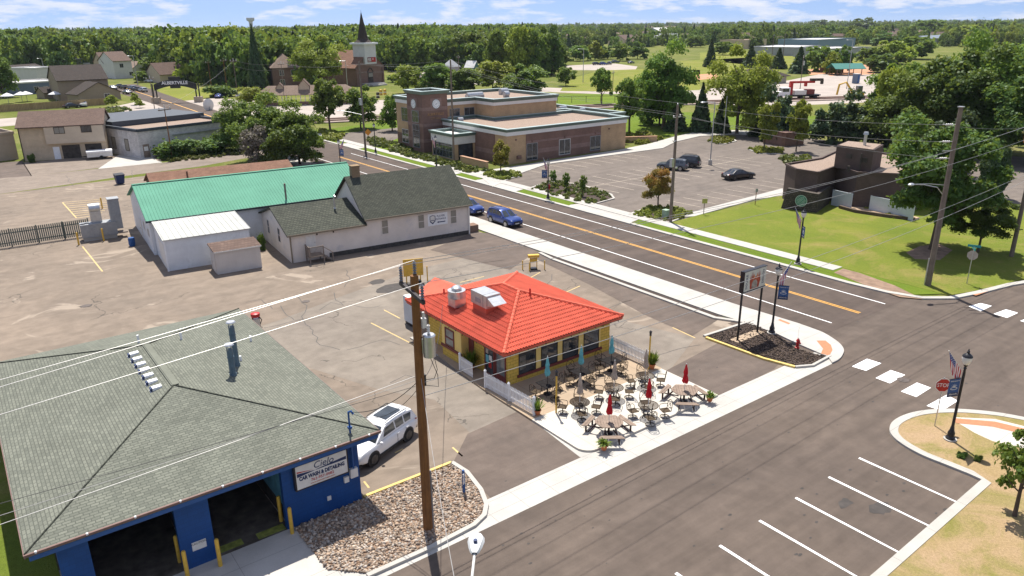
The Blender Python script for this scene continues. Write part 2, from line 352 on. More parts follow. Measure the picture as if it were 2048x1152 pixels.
m_kerbyel = mat('kerb_yellow_paint', (0.62, 0.45, 0.14), 0.7, 0.15, 4, wear=((0.5, 0.46, 0.4), 7, 0.6))
m_mulch = mat('mulch', (0.055, 0.038, 0.030), 1.0, 0.5, 14, bmp=1.0, bsc=25)
m_soil = mat('bare_soil', (0.24, 0.16, 0.11), 1.0, 0.25, 1.5, bmp=0.8, bsc=18)
m_gravel = mat('gravel_roof', (0.27, 0.20, 0.155), 1.0, 0.4, 9, bmp=1.0, bsc=22)
m_gravel2 = mat('railway_ballast', (0.30, 0.235, 0.20), 1.0, 0.2, 0.8, bmp=1.0, bsc=12)
m_plaza = mat('pale_gravel_lot', (0.36, 0.31, 0.27), 1.0, 0.15, 0.15, bmp=0.4, bsc=6)
m_shing = bricks('green_grey_shingle', (0.225, 0.232, 0.185), (0.16, 0.168, 0.135), (0.115, 0.12, 0.098), 0.30, 0.14, 4.2, 0.018, 0.5, 0.95, 0.2, off=0.37)  # dark joint colour stands in for the shadows under the shingle tabs
m_shing2 = bricks('dark_green_shingle', (0.105, 0.11, 0.082), (0.07, 0.076, 0.058), (0.035, 0.036, 0.03), 0.30, 0.15, 1.6, 0.02, 0.8, 0.95, 0.25)
m_shingb = bricks('brown_shingle', (0.20, 0.135, 0.105), (0.15, 0.10, 0.08), (0.09, 0.06, 0.05), 0.3, 0.15, 3.0, 0.015, 0.6, 0.95, 0.2)
m_shingr = bricks('rust_shingle', (0.30, 0.165, 0.105), (0.23, 0.12, 0.08), (0.14, 0.08, 0.06), 0.3, 0.15, 3.0, 0.012, 0.6, 0.95, 0.3)
m_shingd = bricks('dark_brown_shingle', (0.085, 0.065, 0.055), (0.06, 0.048, 0.042), (0.03, 0.025, 0.02), 0.4, 0.2, 2.0, 0.02, 0.6, 0.95, 0.2)
m_shingt = bricks('tan_shingle', (0.30, 0.22, 0.17), (0.25, 0.18, 0.14), (0.16, 0.12, 0.09), 0.4, 0.2, 2.0, 0.015, 0.5, 0.95, 0.2)
m_tile = mat('red_roof_tile', (0.60, 0.125, 0.075), 0.75, 0.14, 0.9, bmp=0.1, bsc=30, spec=0.2)
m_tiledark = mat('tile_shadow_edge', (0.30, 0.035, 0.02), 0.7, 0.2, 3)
m_yblock = bricks('yellow_block', (0.80, 0.55, 0.11), (0.75, 0.51, 0.10), (0.52, 0.34, 0.06), 0.42, 0.205, 1.0, 0.018, 0.9, 0.8, 0.15)
m_yell = mat('yellow_trim', (0.80, 0.58, 0.19), 0.7, 0.06, 2)
m_maroon = mat('maroon_trim', (0.17, 0.035, 0.03), 0.6, 0.15, 4)
m_blue = bricks('blue_painted_block', (0.012, 0.075, 0.26), (0.010, 0.066, 0.235), (0.010, 0.058, 0.205), 0.4, 0.2, 1.0, 0.008, 0.35, 0.6, 0.2)
m_bluetrim = mat('blue_trim', (0.014, 0.075, 0.24), 0.55, 0.1, 3)
m_tabletop = mat('dark_table_top', (0.02, 0.018, 0.018), 0.95, 0.3, 5, spec=0.05)
m_galv = mat('galvanised_metal', (0.50, 0.51, 0.52), 0.35, 0.12, 4, metal=0.75)
m_greymetal = mat('grey_painted_metal', (0.30, 0.31, 0.32), 0.5, 0.12, 3, metal=0.2, wear=((0.16, 0.14, 0.12), 5, 0.62))
m_black = mat('black_metal', (0.014, 0.014, 0.018), 0.4, 0.15, 5)
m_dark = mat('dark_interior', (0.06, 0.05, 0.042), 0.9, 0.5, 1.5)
m_bronze = mat('bronze_frame', (0.05, 0.036, 0.026), 0.8, 0.2, 8, spec=0.1)
m_sling = mat('bronze_mesh', (0.085, 0.064, 0.044), 0.95, 0.2, 20, spec=0.05)
m_greywood = wood('weathered_timber', (0.30, 0.25, 0.21), (0.20, 0.16, 0.13))
m_table = wood('picnic_timber', (0.37, 0.28, 0.215), (0.20, 0.14, 0.105), (0.15, 1, 1), s=16)
m_pole = wood('brown_pole_timber', (0.30, 0.135, 0.042), (0.17, 0.075, 0.028), (1, 1, 0.06), s=10)
m_poleg = wood('grey_pole_timber', (0.27, 0.215, 0.17), (0.17, 0.135, 0.105), (1, 1, 0.06), s=10)
m_white = mat('white_paint', (0.78, 0.78, 0.78), 0.5, 0.05, 3)
m_offwhite = mat('off_white', (0.66, 0.64, 0.60), 0.6, 0.08, 3)
m_red = mat('red_paint', (0.42, 0.014, 0.014), 0.45, 0.12, 4)
m_redfab = mat('red_fabric', (0.55, 0.012, 0.02), 0.8, 0.15, 8)
m_teal = mat('teal_fabric', (0.14, 0.42, 0.46), 0.8, 0.15, 8)
m_beige = mat('beige_fabric', (0.42, 0.35, 0.29), 0.8, 0.15, 8)
m_yelpaint = mat('bollard_yellow', (0.62, 0.38, 0.055), 0.55, 0.15, 5, wear=((0.42, 0.3, 0.12), 6, 0.64))
m_terra = mat('terracotta', (0.48, 0.155, 0.06), 0.8, 0.15, 5)
m_glass = glass('window_glass'); m_glassb = glass('bright_glass', (0.10, 0.11, 0.11), 0.05)
m_blind = mat('window_blind', (0.26, 0.24, 0.20), 0.6, 0.1, 3)
m_porc = mat('porcelain', (0.62, 0.60, 0.57), 0.25, 0.05, 4)
m_insul = mat('grey_polymer', (0.16, 0.16, 0.18), 0.4, 0.1, 6)
m_wire = mat('aluminium_wire', (0.50, 0.49, 0.48), 0.4, 0.05, 2, metal=0.4)
m_wired = mat('dark_wire', (0.03, 0.03, 0.032), 0.6, 0.1, 2)
m_wirem = mat('weathered_wire', (0.30, 0.29, 0.28), 0.5, 0.05, 2)
m_navy = mat('navy_paint', (0.012, 0.03, 0.10), 0.5, 0.1, 4)
m_bannerblue = mat('banner_blue', (0.02, 0.075, 0.22), 0.6, 0.1, 4)
m_flagred = mat('flag_red', (0.48, 0.03, 0.045), 0.75, 0.1, 4); m_flagwhite = mat('flag_white', (0.75, 0.73, 0.72), 0.75, 0.05, 4); m_flagblue = mat('flag_blue', (0.035, 0.055, 0.22), 0.75, 0.1, 4)
m_globe = mat('lamp_globe', (0.70, 0.68, 0.62), 0.15, 0.05, 4)
m_tyre = mat('tyre_rubber', (0.016, 0.016, 0.016), 0.85, 0.2, 8); m_rim = mat('alloy_rim', (0.36, 0.36, 0.37), 0.3, 0.1, 8, metal=0.8)
m_rimd = mat('dark_alloy_rim', (0.09, 0.09, 0.095), 0.35, 0.1, 8, metal=0.7)
m_lamp = mat('headlight_lens', (0.55, 0.56, 0.58), 0.1, 0.1, 10); m_tail = mat('taillight_lens', (0.30, 0.012, 0.012), 0.2, 0.1, 10)
m_plastic = mat('black_plastic', (0.022, 0.022, 0.024), 0.6, 0.15, 6)
m_bark = wood('tree_bark', (0.13, 0.095, 0.07), (0.075, 0.055, 0.042), (1, 1, 0.2), s=9)
# ------------------------------------------------ ground, roads, pavements
def Q(pts, z=0.0): return [at(x, y, z) for x, y in pts]
b = MB(); n = 64; rr = [0, 150, 500, 2000, 16000]
vs = [(0, 0, 0)]; fs = []
for r_ in rr[1:]: vs += [(r_*math.cos(2*math.pi*k/n), r_*math.sin(2*math.pi*k/n), 0) for k in range(n)]
fs += [(0, 1+k, 1+(k+1) % n) for k in range(n)]
for j in range(len(rr)-2):
    for k in range(n): a = 1+j*n; fs.append((a+k, a+n+k, a+n+(k+1) % n, a+(k+1) % n))
struct('ground', b.add(vs, fs), m_ground)
# --- west side lots
struct('parking_ground', MB().sheet([(-70, 24.2), (43.4, 24.2), (43.4, 119), (30, 121.5), (4, 119.6), (-70, 117)], 0.004), m_lot)
struct('grey_slab', MB().sheet(Q([(400, 690), (560, 640), (690, 590), (830, 540), (940, 513), (985, 515), (1120, 580), (1260, 645), (1390, 676), (1340, 740), (1215, 800), (1085, 800), (940, 866), (870, 800), (760, 780), (600, 730)]), 0.008), m_slab)
struct('driveway_pavement', MB().sheet(Q([(905, 928), (935, 868), (1088, 800), (1110, 860), (1210, 915), (985, 1000), (970, 985)]), 0.012)
       .sheet(Q([(1320, 748), (1508, 648), (1560, 725), (1548, 738), (1440, 795)]), 0.012)
       .sheet(Q([(1060, 512), (1085, 507), (1445, 634), (1385, 672), (1290, 630), (1180, 570)]), 0.012)
       .sheet(Q([(945, 466), (985, 466), (1085, 507), (1060, 512), (1020, 540), (860, 500)]), 0.012), m_drive)
struct('back_road', MB().sheet(Q([(-200, 418), (0, 388), (130, 370), (250, 352), (400, 333), (510, 313), (590, 300), (640, 288), (620, 275), (520, 296), (330, 325), (200, 337), (60, 352), (0, 356), (-200, 380)]), 0.008), m_backroad)
struct('beige_pavement', MB().sheet(Q([(62, 352), (45, 325), (220, 310), (285, 305), (330, 322), (200, 336)]), 0.012), m_backroad)
struct('alley_pavement', MB().sheet(Q([(196, 338), (240, 308), (230, 295), (290, 300), (315, 322), (325, 325)]), 0.016), m_conc2)
struct('asphalt_pavement', MB().sheet(Q([(-60, 360), (-60, 330), (45, 322), (64, 352)]), 0.012), m_drive)
struct('side_lawn', MB().prism([(-60, 24.3), (0.05, 24.3), (0.05, 47), (-60, 47)], 0, 0.05), m_lawn)
struct('street', MB().sheet([(42.9, 22.5), (47.5, 22.5), (47.5, 31), (42.9, 31)], 0.006).sheet([(-80, 10.6), (36.3, 10.6), (36.3, 5), (46, 2), (60, 2), (59, 12), (70, 12), (150, -8), (150, 6), (68, 21.9), (59, 24.5), (57.9, 30), (46.4, 30), (45, 22.6), (-80, 22.6)], 0.008), m_street)
struct('main_road', MB().sheet([(46.4, 25.5), (58.0, 25.5), (58.0, 120), (57.6, 160), (59.5, 236), (64, 330), (50, 330), (50.2, 236), (46.8, 160), (46.4, 120)], 0.012)
       .sheet([(46.4, -60), (58, -60), (58, 12), (46.4, 12)], 0.012), m_road)
# sidewalks
b = MB().sheet([(-60, 22.55), (43.3, 22.55), (43.3, 24.25), (-60, 24.25)], 0.016)
struct('street_sidewalk', b, m_conc)
def smooth(P, n=4, closed=False):
    out = []; L = len(P)
    for i in range(L if closed else L-1):
        p0, p1, p2, p3 = (P[(i+k) % L] if closed else P[min(max(i+k, 0), L-1)] for k in (-1, 0, 1, 2))
        for j in range(n):
            t = j/n; out.append(tuple(.5*(2*p1[a]+(p2[a]-p0[a])*t+(2*p0[a]-5*p1[a]+4*p2[a]-p3[a])*t*t+(3*p1[a]-p0[a]-3*p2[a]+p3[a])*t**3) for a in (0, 1)))
    return out if closed else out+[P[-1]]
def arc(cx, cy, r_, a0, a1, n=12): return [(cx+r_*math.cos(R(a0+(a1-a0)*i/n)), cy+r_*math.sin(R(a0+(a1-a0)*i/n))) for i in range(n+1)]
near = Q([(1440, 632), (1500, 650), (1570, 682), (1600, 703), (1650, 716), (1664, 728)]) 
outer = smooth(Q([(1664, 728), (1677.5, 721), (1685, 711.6), (1687, 700.6), (1676, 686.6), (1649, 669), (1627, 660), (1594.7, 648.4)]))
struct('main_sidewalk', MB().prism([(43.7, 66), (43.7, 32.6), (43.9, 30.2), (43.9, 27.6), (43.5, 25.6), (43.2, 23.2)]+outer+[(46.45, 33), (46.45, 66)], 0, 0.11)
       .prism([(43.4, 66), (46.45, 66), (46.45, 150), (45, 150), (43.4, 120)], 0, 0.10), m_conc2)
b = MB().strip([(43.35, 53.4), (43.0, 51), (42.95, 32.2), (44.0, 30.3)], 0.35, 0, 0.13)
struct('lot_kerb', b, m_kerb)
struct('soil_ground', MB().strip([(43.45, 52.6), (43.42, 32.4)], 0.45, 0.04), m_mulch)
# sign island
isl = Q([(1415, 675), (1500, 647), (1560, 676), (1592, 700), (1640, 713), (1655, 713), (1625, 730), (1590, 733), (1530, 716)])
struct('bed_ground', MB().prism(isl, 0, 0.10), m_mulch)
struct('island_kerb', MB().strip(Q([(1590, 736), (1625, 733), (1660, 714)]), 0.18, 0, 0.14).strip(Q([(1408, 674), (1505, 643)]), 0.22, 0, 0.13), m_kerb)
struct('yellow_island_kerb', MB().strip(Q([(1412, 677), (1526, 719), (1590, 736)]), 0.2, 0, 0.135), m_kerbyel)
struct('tactile_pavement', MB().sheet(Q([(1633, 681), (1651, 681), (1662, 690), (1665, 700), (1659, 711), (1642, 707), (1646, 697)], 0.115), 0.115)
       .sheet(Q([(1560, 638), (1581, 646.5), (1577, 648.5), (1556, 640)], 0.115), 0.115)
       .sheet(Q([(1907, 836), (1990, 843), (2070, 862), (2070, 873), (1985, 853), (1912, 846)], 0.115), 0.115)
       .sheet(Q([(1942, 588), (1985, 574), (1992, 577), (1952, 591)], 0.115), 0.118), m_tactile)
# patio
pat = [(22.75, 28.65), (22.75, 25.0)]+arc(23.55, 25.0, 0.8, 180, 270, 6)+[(33.2, 24.2), (33.25, 28.65)]
struct('patio_slab', MB().prism(pat, 0, 0.13), m_patio)
struct('brown_slab', MB().prism([(22.75, 28.65), (33.3, 28.65), (33.6, 33.5), (22.75, 33.5)], 0, 0.125).prism([(22.75, 33.5), (24.5, 33.5), (24.5, 43), (23.5, 43)], 0, 0.11), m_paving)
struct('apron_slab', MB().sheet(Q([(1085, 857), (1092, 849), (1215, 905), (1205, 915), (1160, 915)]), 0.020), m_conc2)
# rock bed and apron of the car wash
rock = Q([(590, 1057), (725, 1000), (904, 931), (932, 950), (958, 985), (968, 1012), (964, 1030), (945, 1048), (860, 1092), (738, 1148), (655, 1140)])
struct('rock_ground', MB().prism(rock, 0, 0.05), m_soil)
struct('rock_bed_kerb', MB().strip(Q([(904, 928), (934, 947), (962, 983), (973, 1012), (969, 1033), (948, 1053), (862, 1098), (735, 1155)]), 0.22, 0, 0.14), m_kerb)
struct('yellow_kerb', MB().strip(Q([(728, 997), (903, 928)]), 0.16, 0, 0.14), m_kerbyel)
struct('apron_pavement', MB().sheet([(-0.1, 24.25), (8.9, 24.25), (8.75, 27.85), (8.75, 31), (-0.1, 31)], 0.014), concrete('apron_concrete', (0.50, 0.465, 0.42), ((2.9, 0.15), (2.2, 0.2))))
# south-east corner and stalls
cor = [(20, 10.55), (26, 10.55)]+Q([(1972, 966.5)])+smooth(Q([(1940, 948), (1895, 930), (1850, 912), (1818, 895), (1796, 879), (1787, 864), (1794, 848), (1822, 834), (1862, 826.5), (1920, 825), (1990, 831), (2048, 841)]))+[(46.3, 9), (46.3, -30), (20, -30)]
struct('corner_lawn', MB().prism(cor, 0, 0.10), m_dry)
struct('corner_kerb', MB().strip([(20, 10.5)]+[(p[0], p[1]) for p in cor[1:-3]]+[(46.3, 9), (46.3, -30)], 0.42, 0, 0.125), m_kerb)
struct('ramp_pavement', MB().sheet(Q([(1905, 834), (1990, 838), (2080, 860), (2080, 905), (1985, 882), (1950, 866), (1920, 848)], 0.105), 0.105), m_patio)
# east side
struct('east_kerb', MB().strip([(58.15, 170), (58.15, 36), (58.1, 30.5), (58.35, 27.2), (59.2, 24.8), (61.0, 23.4), (64.0, 22.65), (68, 21.9), (110, 9)], 0.5, 0, 0.12), m_kerb)
struct('east_sidewalk', MB().prism([(60.1, 33.0), (61.6, 33.0), (61.6, 170), (60.1, 170)], 0, 0.11), m_conc2)
bl = MB()
for y0, y1 in ((25.2, 56.5), (66.5, 77.5), (86.5, 92.5), (97, 124), (131, 160)): bl.prism([(58.4, y0), (60.1, y0+0.6), (60.1, y1), (58.4, y1-1.0)] if y0 > 30 else [(59.4, 25.6), (61.6, 24.2), (61.6, 33), (60.1, 33), (60.1, y1), (58.4, y1-1), (58.4, 28.4)], 0, 0.07)
struct('verge_lawn', bl, m_lawn2)
ap = MB()
for y0, y1 in ((56.5, 66.5), (77.5, 86.5), (92.5, 97), (124, 131)): ap.prism([(58.4, y0-0.4), (60.1, y0), (60.1, y1), (58.4, y1+0.4)], 0, 0.06)
struct('driveway_slab', ap, m_conc2)
lawn = [(61.6, 53.3), (67.5, 53.6), (76.5, 53.2), (84, 55)]+Q([(1760, 372), (1990, 407), (2140, 428)])+[(150, 8), (68, 22.2), (64, 23), (61.4, 23.8)]
struct('coffee_lawn', MB().prism(lawn, 0, 0.08), m_lawn)
struct('worn_path', MB().sheet(Q([(1686, 537), (1720, 546), (1790, 571), (1845, 598), (1800, 594), (1740, 574), (1668, 545)], 0.085), 0.085).sheet(Q([(1880, 488), (1905, 500), (1880, 520), (1830, 518), (1812, 505), (1840, 492)], 0.085), 0.086), m_soil)
struct('shop_path', MB().prism(Q([(1340, 437), (1385, 425), (1565, 378), (1568, 392), (1510, 400), (1388, 434)]), 0, 0.10), m_conc2)
struct('car_park_ground', MB().sheet([(61.6, 55), (61.6, 93)]+Q([(1095, 328), (1325, 296), (1352, 282), (1400, 270), (1470, 266), (1600, 274), (1720, 290), (2100, 318), (2100, 420), (1990, 400), (1760, 365), (1566, 381), (1385, 428), (1370, 440)]), 0.008), m_parking)
struct('city_hall_path', MB().prism(Q([(985, 375), (1040, 348), (1094, 329), (1326, 297), (1352, 284), (1400, 273), (1470, 269), (1600, 277), (1602, 270), (1470, 261), (1395, 264), (1345, 275), (1300, 288), (1240, 300), (1020, 335), (950, 345)]), 0, 0.10), m_conc2)
struct('city_lawn', MB().sheet(Q([(1100, 240), (1245, 222), (1400, 225), (1700, 235), (1700, 275), (1600, 268), (1470, 259), (1395, 262), (1345, 272), (1250, 285), (1180, 300)]), 0.012)
       .sheet(Q([(690, 290), (620, 262), (800, 240), (845, 262), (810, 300), (780, 310)]), 0.012), m_lawn2)
# islands in the lot
isls = [Q([(962, 350), (1000, 343), (1040, 348), (1042, 353), (1000, 362)]), Q([(1056, 379), (1098, 364), (1160, 370), (1222, 390), (1228, 398), (1182, 411), (1120, 396)]), Q([(1258, 430), (1305, 413), (1350, 418), (1384, 428), (1340, 446)]),
        Q([(1418, 284), (1430, 276), (1465, 277), (1472, 283), (1445, 290)]), Q([(1498, 300), (1520, 295), (1565, 299), (1560, 308), (1520, 308)])]
b = MB(); k = MB()
for i in isls: b.prism(i, 0, 0.10); k.strip(i+[i[0]], 0.3, 0, 0.13)
struct('planting_ground', b, m_mulch); struct('bed_kerb', k, m_kerb)
# further off: car parks, ballast, fields
struct('side_pavement', MB().sheet(Q([(655, 287), (690, 266), (800, 255), (830, 264), (760, 290), (720, 297)]), 0.016), m_parking)
struct('gravel_ground', MB().sheet(Q([(-100, 245), (210, 222), (330, 215), (415, 195), (560, 205), (700, 200), (860, 200), (1010, 200), (900, 218), (640, 238), (440, 246), (200, 236), (-100, 262)]), 0.004)
       .sheet(Q([(1280, 188), (1540, 168), (1640, 148), (1820, 150), (1850, 200), (1560, 212), (1300, 206)]), 0.004)
       .sheet(Q([(232, 236), (222, 214), (262, 206), (330, 186), (420, 198), (445, 246), (300, 244)]), 0.0052)
       .sheet(Q([(790, 142), (860, 140), (1000, 152), (1000, 165), (880, 175), (790, 160)]), 0.004)
       .sheet(Q([(1010, 172), (1120, 176), (1280, 183), (1290, 192), (1100, 184), (1000, 182)]), 0.006)
       .sheet(Q([(1110, 132), (1230, 127), (1275, 133), (1270, 141), (1130, 140)]), 0.004), m_plaza)
struct('ballast_ground', MB().strip([(40, 180), (66, 168), (100, 158), (135, 149.5), (173, 134), (260, 92)], 9, 0.02, 0.25), m_gravel2)
rl = MB()
for o in (-2.6, -1.1, 1.1, 2.6):
    rl.strip([(40, 180+o), (66, 168+o), (100, 158+o), (135, 149.5+o), (173, 134+o), (260, 92+o)], 0.12, 0.25, 0.38)
tag(rl.build('railway_track', mat('rusty_rail', (0.16, 0.08, 0.05), 0.7, 0.2, 2)), 'pair of rusty railway tracks running behind city hall', 'railway')
struct('ball_field', MB().sheet(Q([(1120, 182), (1140, 158), (1200, 141), (1290, 138), (1400, 140), (1400, 180), (1290, 184)]), 0.008).sheet(Q([(1360, 122), (1560, 112), (1560, 150), (1400, 165)]), 0.008)
       .sheet(Q([(1400, 105), (1650, 100), (1800, 118), (1800, 134), (1620, 142), (1400, 120)]), 0.008).sheet(Q([(310, 168), (480, 160), (500, 185), (420, 197), (330, 205)]), 0.008), m_field)
struct('park_lawn', MB().sheet(Q([(1085, 188), (1280, 188), (1300, 206), (1160, 212), (1085, 222)]), 0.010), m_lawn2)
struct('infield_ground', MB().sheet(Q([(1640, 140), (1690, 128), (1745, 130), (1750, 148), (1660, 152)]), 0.012).sheet(Q([(1610, 140), (1660, 134), (1670, 146), (1620, 150)]), 0.012).sheet(Q([(1390, 150), (1430, 146), (1440, 156), (1395, 160)]), 0.012), mat('infield_clay', (0.46, 0.23, 0.13), 1, 0.15, 0.3))
# ------------------------------------------------ painted markings
mk = MB()
mk.strip([(48.92, 26.4), (48.95, 120)], 0.12, 0.020).strip([(55.75, 26.0), (55.45, 120)], 0.12, 0.020)
for i in range(7): mk.sheet([(33.45-0.05+0-2.742*i, 15.62), (33.55-2.742*i, 15.62), (33.55-2.742*i, 10.8), (33.45-2.742*i, 10.8)], 0.016)
for pts in ([(1241, 370), (1425, 428), (1228, 525), (1047, 468)], [(1546, 515), (1730, 577), (1535, 685), (1350, 617)], [(1880, 675), (2060, 742), (1872, 860), (1675, 788)]):
    mk.sheet(Q([(1540+x/6.4, 660+y/6.4) for x, y in pts]), 0.016)
mk.sheet(Q([(1893, 790), (1916, 802), (1884, 822), (1853, 812)]), 0.016)
for pts in ([(1937, 613), (1961, 606.5), (1984, 612), (1961, 623)], [(1987, 628), (2012, 619), (2036, 626), (2014, 636)], [(2040, 642), (2066, 633), (2090, 640), (2070, 652)]): mk.sheet(Q(pts), 0.016)
struct('white_road_marking', mk, m_whitepaint)
struct('yellow_road_line', MB().strip([(52.28, 26.2), (52.3, 60), (52.25, 118)], 0.11, 0.020).strip([(52.52, 26.2), (52.54, 60), (52.49, 118)], 0.11, 0.020).strip([(52.3, 160), (54.9, 236), (57, 330)], 0.3, 0.020), m_yellowpaint)
fl = MB()
for i in range(9): fl.strip([(69.0+2.74*i, 89.2), (69.6+2.74*i, 84.2)], 0.09, 0.012)
for i in range(13): fl.strip([(68.0+2.74*i, 78.4), (68.5+2.74*i, 68.0)], 0.09, 0.012)
fl.strip([(67.5, 73.3), (104, 73.3)], 0.09, 0.016)
for i in range(12): fl.strip([(70+2.74*i, 61.0), (70.4+2.74*i, 56.2)], 0.09, 0.012)
for i in range(7): fl.strip([(-6, 94-2.74*i), (-1, 94.3-2.74*i)], 0.1, 0.008)
struct('faded_ground_line', fl, m_fadeline)
fy = MB()
a, c = Q([(125, 405), (153, 436)]); d_, e_ = Q([(235, 396), (200, 430)])
fy.strip([a, c], 0.14, 0.008)
for i in range(9):
    t = i/8; fy.strip([(a[0]+(c[0]-a[0])*t, a[1]+(c[1]-a[1])*t), (d_[0]+(e_[0]-d_[0])*t, d_[1]+(e_[1]-d_[1])*t)], 0.13, 0.008)
fy.strip(Q([(742, 646), (832, 692)]), 0.1, 0.012).strip(Q([(1390, 676), (1345, 655)]), 0.1, 0.012)
for (x0, y0), (x1, y1) in (((768, 620), (800, 637)), ((790, 906), (806, 898)), ((728, 963), (738, 976)), ((905, 895), (925, 913)), ((920, 565), (968, 553)), ((1035, 570), (1080, 545)), ((1120, 590), (1160, 572))): fy.strip(Q([(x0, y0), (x1, y1)]), 0.1, 0.012)
fy.strip(Q([(165, 493), (205, 543)]), 0.12, 0.008)
struct('yellow_ground_line', fy, m_fadeyel)
tr = MB()
def crackline(pts, w=0.06, z=0.012):
    P = Q(pts); out = []
    for (x0, y0), (x1, y1) in zip(P, P[1:]):
        nseg = max(2, int(math.hypot(x1-x0, y1-y0)/0.7))
        for i in range(nseg): t = i/nseg; out.append((x0+(x1-x0)*t+rnd.gauss(0, 0.09), y0+(y1-y0)*t+rnd.gauss(0, 0.09)))
    out.append(P[-1]); tr.strip(out, w, z)
for pts in ([(595, 592), (612, 612), (606, 640), (622, 655)], [(640, 620), (660, 605), (690, 612), (672, 600), (668, 585)], [(560, 612), (575, 630), (588, 640)], [(690, 575), (700, 560), (693, 540)], [(700, 610), (735, 616), (760, 612)], [(530, 655), (600, 640), (650, 632)], [(490, 605), (520, 600), (545, 618)], [(870, 545), (940, 530), (1010, 520)], [(620, 655), (640, 690), (680, 700)], [(862, 760), (810, 752), (780, 766)], [(1210, 620), (1240, 607), (1265, 600)], [(1090, 570), (1105, 560), (1104, 548)], [(132, 350), (140, 365), (148, 372)], [(262, 340), (265, 355)], [(40, 385), (120, 374), (190, 362)], [(700, 700), (760, 680), (800, 690)], [(1225, 742), (1330, 706), (1400, 690)]): crackline(pts)
struct('road_crack_line', tr, m_tar)
st = MB()
def blotch(px, py, r_, z=0.013, e=0.6):
    x, y = at(px, py); n = 14; st.sheet([(x+r_*(1+rnd.uniform(-.3, .3))*math.cos(2*math.pi*i/n), y+e*r_*(1+rnd.uniform(-.3, .3))*math.sin(2*math.pi*i/n)) for i in range(n)], z)
for px, py, r_ in ((754, 564, 0.9), (790, 575, 1.6), (1010, 492, 0.45), (173, 612, 0.5), (1690, 1007, 0.5), (1760, 1018, 0.6), (1058, 1008, 0.12), (1604, 977, 0.1), (1496, 958, 0.08), (1577, 865, 0.08), (1460, 1030, 0.12), (1890, 1020, 0.14), (1600, 1110, 0.12), (1820, 760, 0.1), (1700, 940, 0.1)): blotch(px, py, r_, 0.0135)
for i in range(70): blotch(rnd.uniform(1000, 2000), rnd.uniform(640, 1140), rnd.uniform(.03, .11), 0.0135)
struct('stained_ground', st, mat('oil_stain_dark', (0.05, 0.042, 0.037), 0.8, 0.3, 2))
m_iron = mat('cast_iron', (0.09, 0.07, 0.06), 0.7, 0.3, 10)
for px, py, r_, l in ((1010, 493, 0.32, 'dark patch by the pale building'), (172, 612, 0.35, 'old lot behind the car wash'), (1806, 760, 0.35, 'middle of the road crossing'), (612, 603, 0.3, 'cracked grey slab')):
    x, y = at(px, py); tag(MB().cyl(0, 0, 0.005, 0.024, r_, n=18).cyl(0, 0, 0.024, 0.027, r_*.85, n=18).build('manhole_cover', m_iron, loc=(x, y, 0)), 'round iron manhole cover in the '+l, 'manhole cover', 'manhole covers')
# rocks of the bed: one mass of cobbles
def inside(p, poly):
    c = False; j = len(poly)-1
    for i in range(len(poly)):
        if (poly[i][1] > p[1]) != (poly[j][1] > p[1]) and p[0] < (poly[j][0]-poly[i][0])*(p[1]-poly[i][1])/(poly[j][1]-poly[i][1])+poly[i][0]: c = not c
        j = i
    return c
def npmesh(name, verts, faces, mats, attr=None, smooth=False):       # faces: (n, k) array
    me = bpy.data.meshes.new(name); verts = np.asarray(verts, np.float32); faces = np.asarray(faces, np.int32); k = faces.shape[1]
    me.vertices.add(len(verts)); me.vertices.foreach_set('co', verts.ravel())
    me.loops.add(faces.size); me.loops.foreach_set('vertex_index', faces.ravel())
    me.polygons.add(len(faces)); me.polygons.foreach_set('loop_start', np.arange(0, faces.size, k, dtype=np.int32)); me.polygons.foreach_set('loop_total', np.full(len(faces), k, np.int32))
    me.update(calc_edges=True)
    if attr is not None:
        nm, data = attr
        if data.ndim == 1: a = me.attributes.new(nm, 'FLOAT', 'POINT'); a.data.foreach_set('value', data.astype(np.float32))
        else: a = me.attributes.new(nm, 'FLOAT_COLOR', 'POINT'); a.data.foreach_set('color', np.c_[data, np.ones(len(data))].astype(np.float32).ravel())
    for m in (mats if isinstance(mats, list) else [mats]): me.materials.append(m)
    if smooth: me.polygons.foreach_set('use_smooth', np.ones(len(faces), bool))
    return me
t_ = (1+5**.5)/2
ICO = np.array([(-1,t_,0),(1,t_,0),(-1,-t_,0),(1,-t_,0),(0,-1,t_),(0,1,t_),(0,-1,-t_),(0,1,-t_),(t_,0,-1),(t_,0,1),(-t_,0,-1),(-t_,0,1)])/1.9
ICF = np.array([(0,11,5),(0,5,1),(0,1,7),(0,7,10),(0,10,11),(1,5,9),(5,11,4),(11,10,2),(10,7,6),(7,1,8),(3,9,4),(3,4,2),(3,2,6),(3,6,8),(3,8,9),(4,9,5),(2,4,11),(6,2,10),(8,6,7),(9,8,1)])
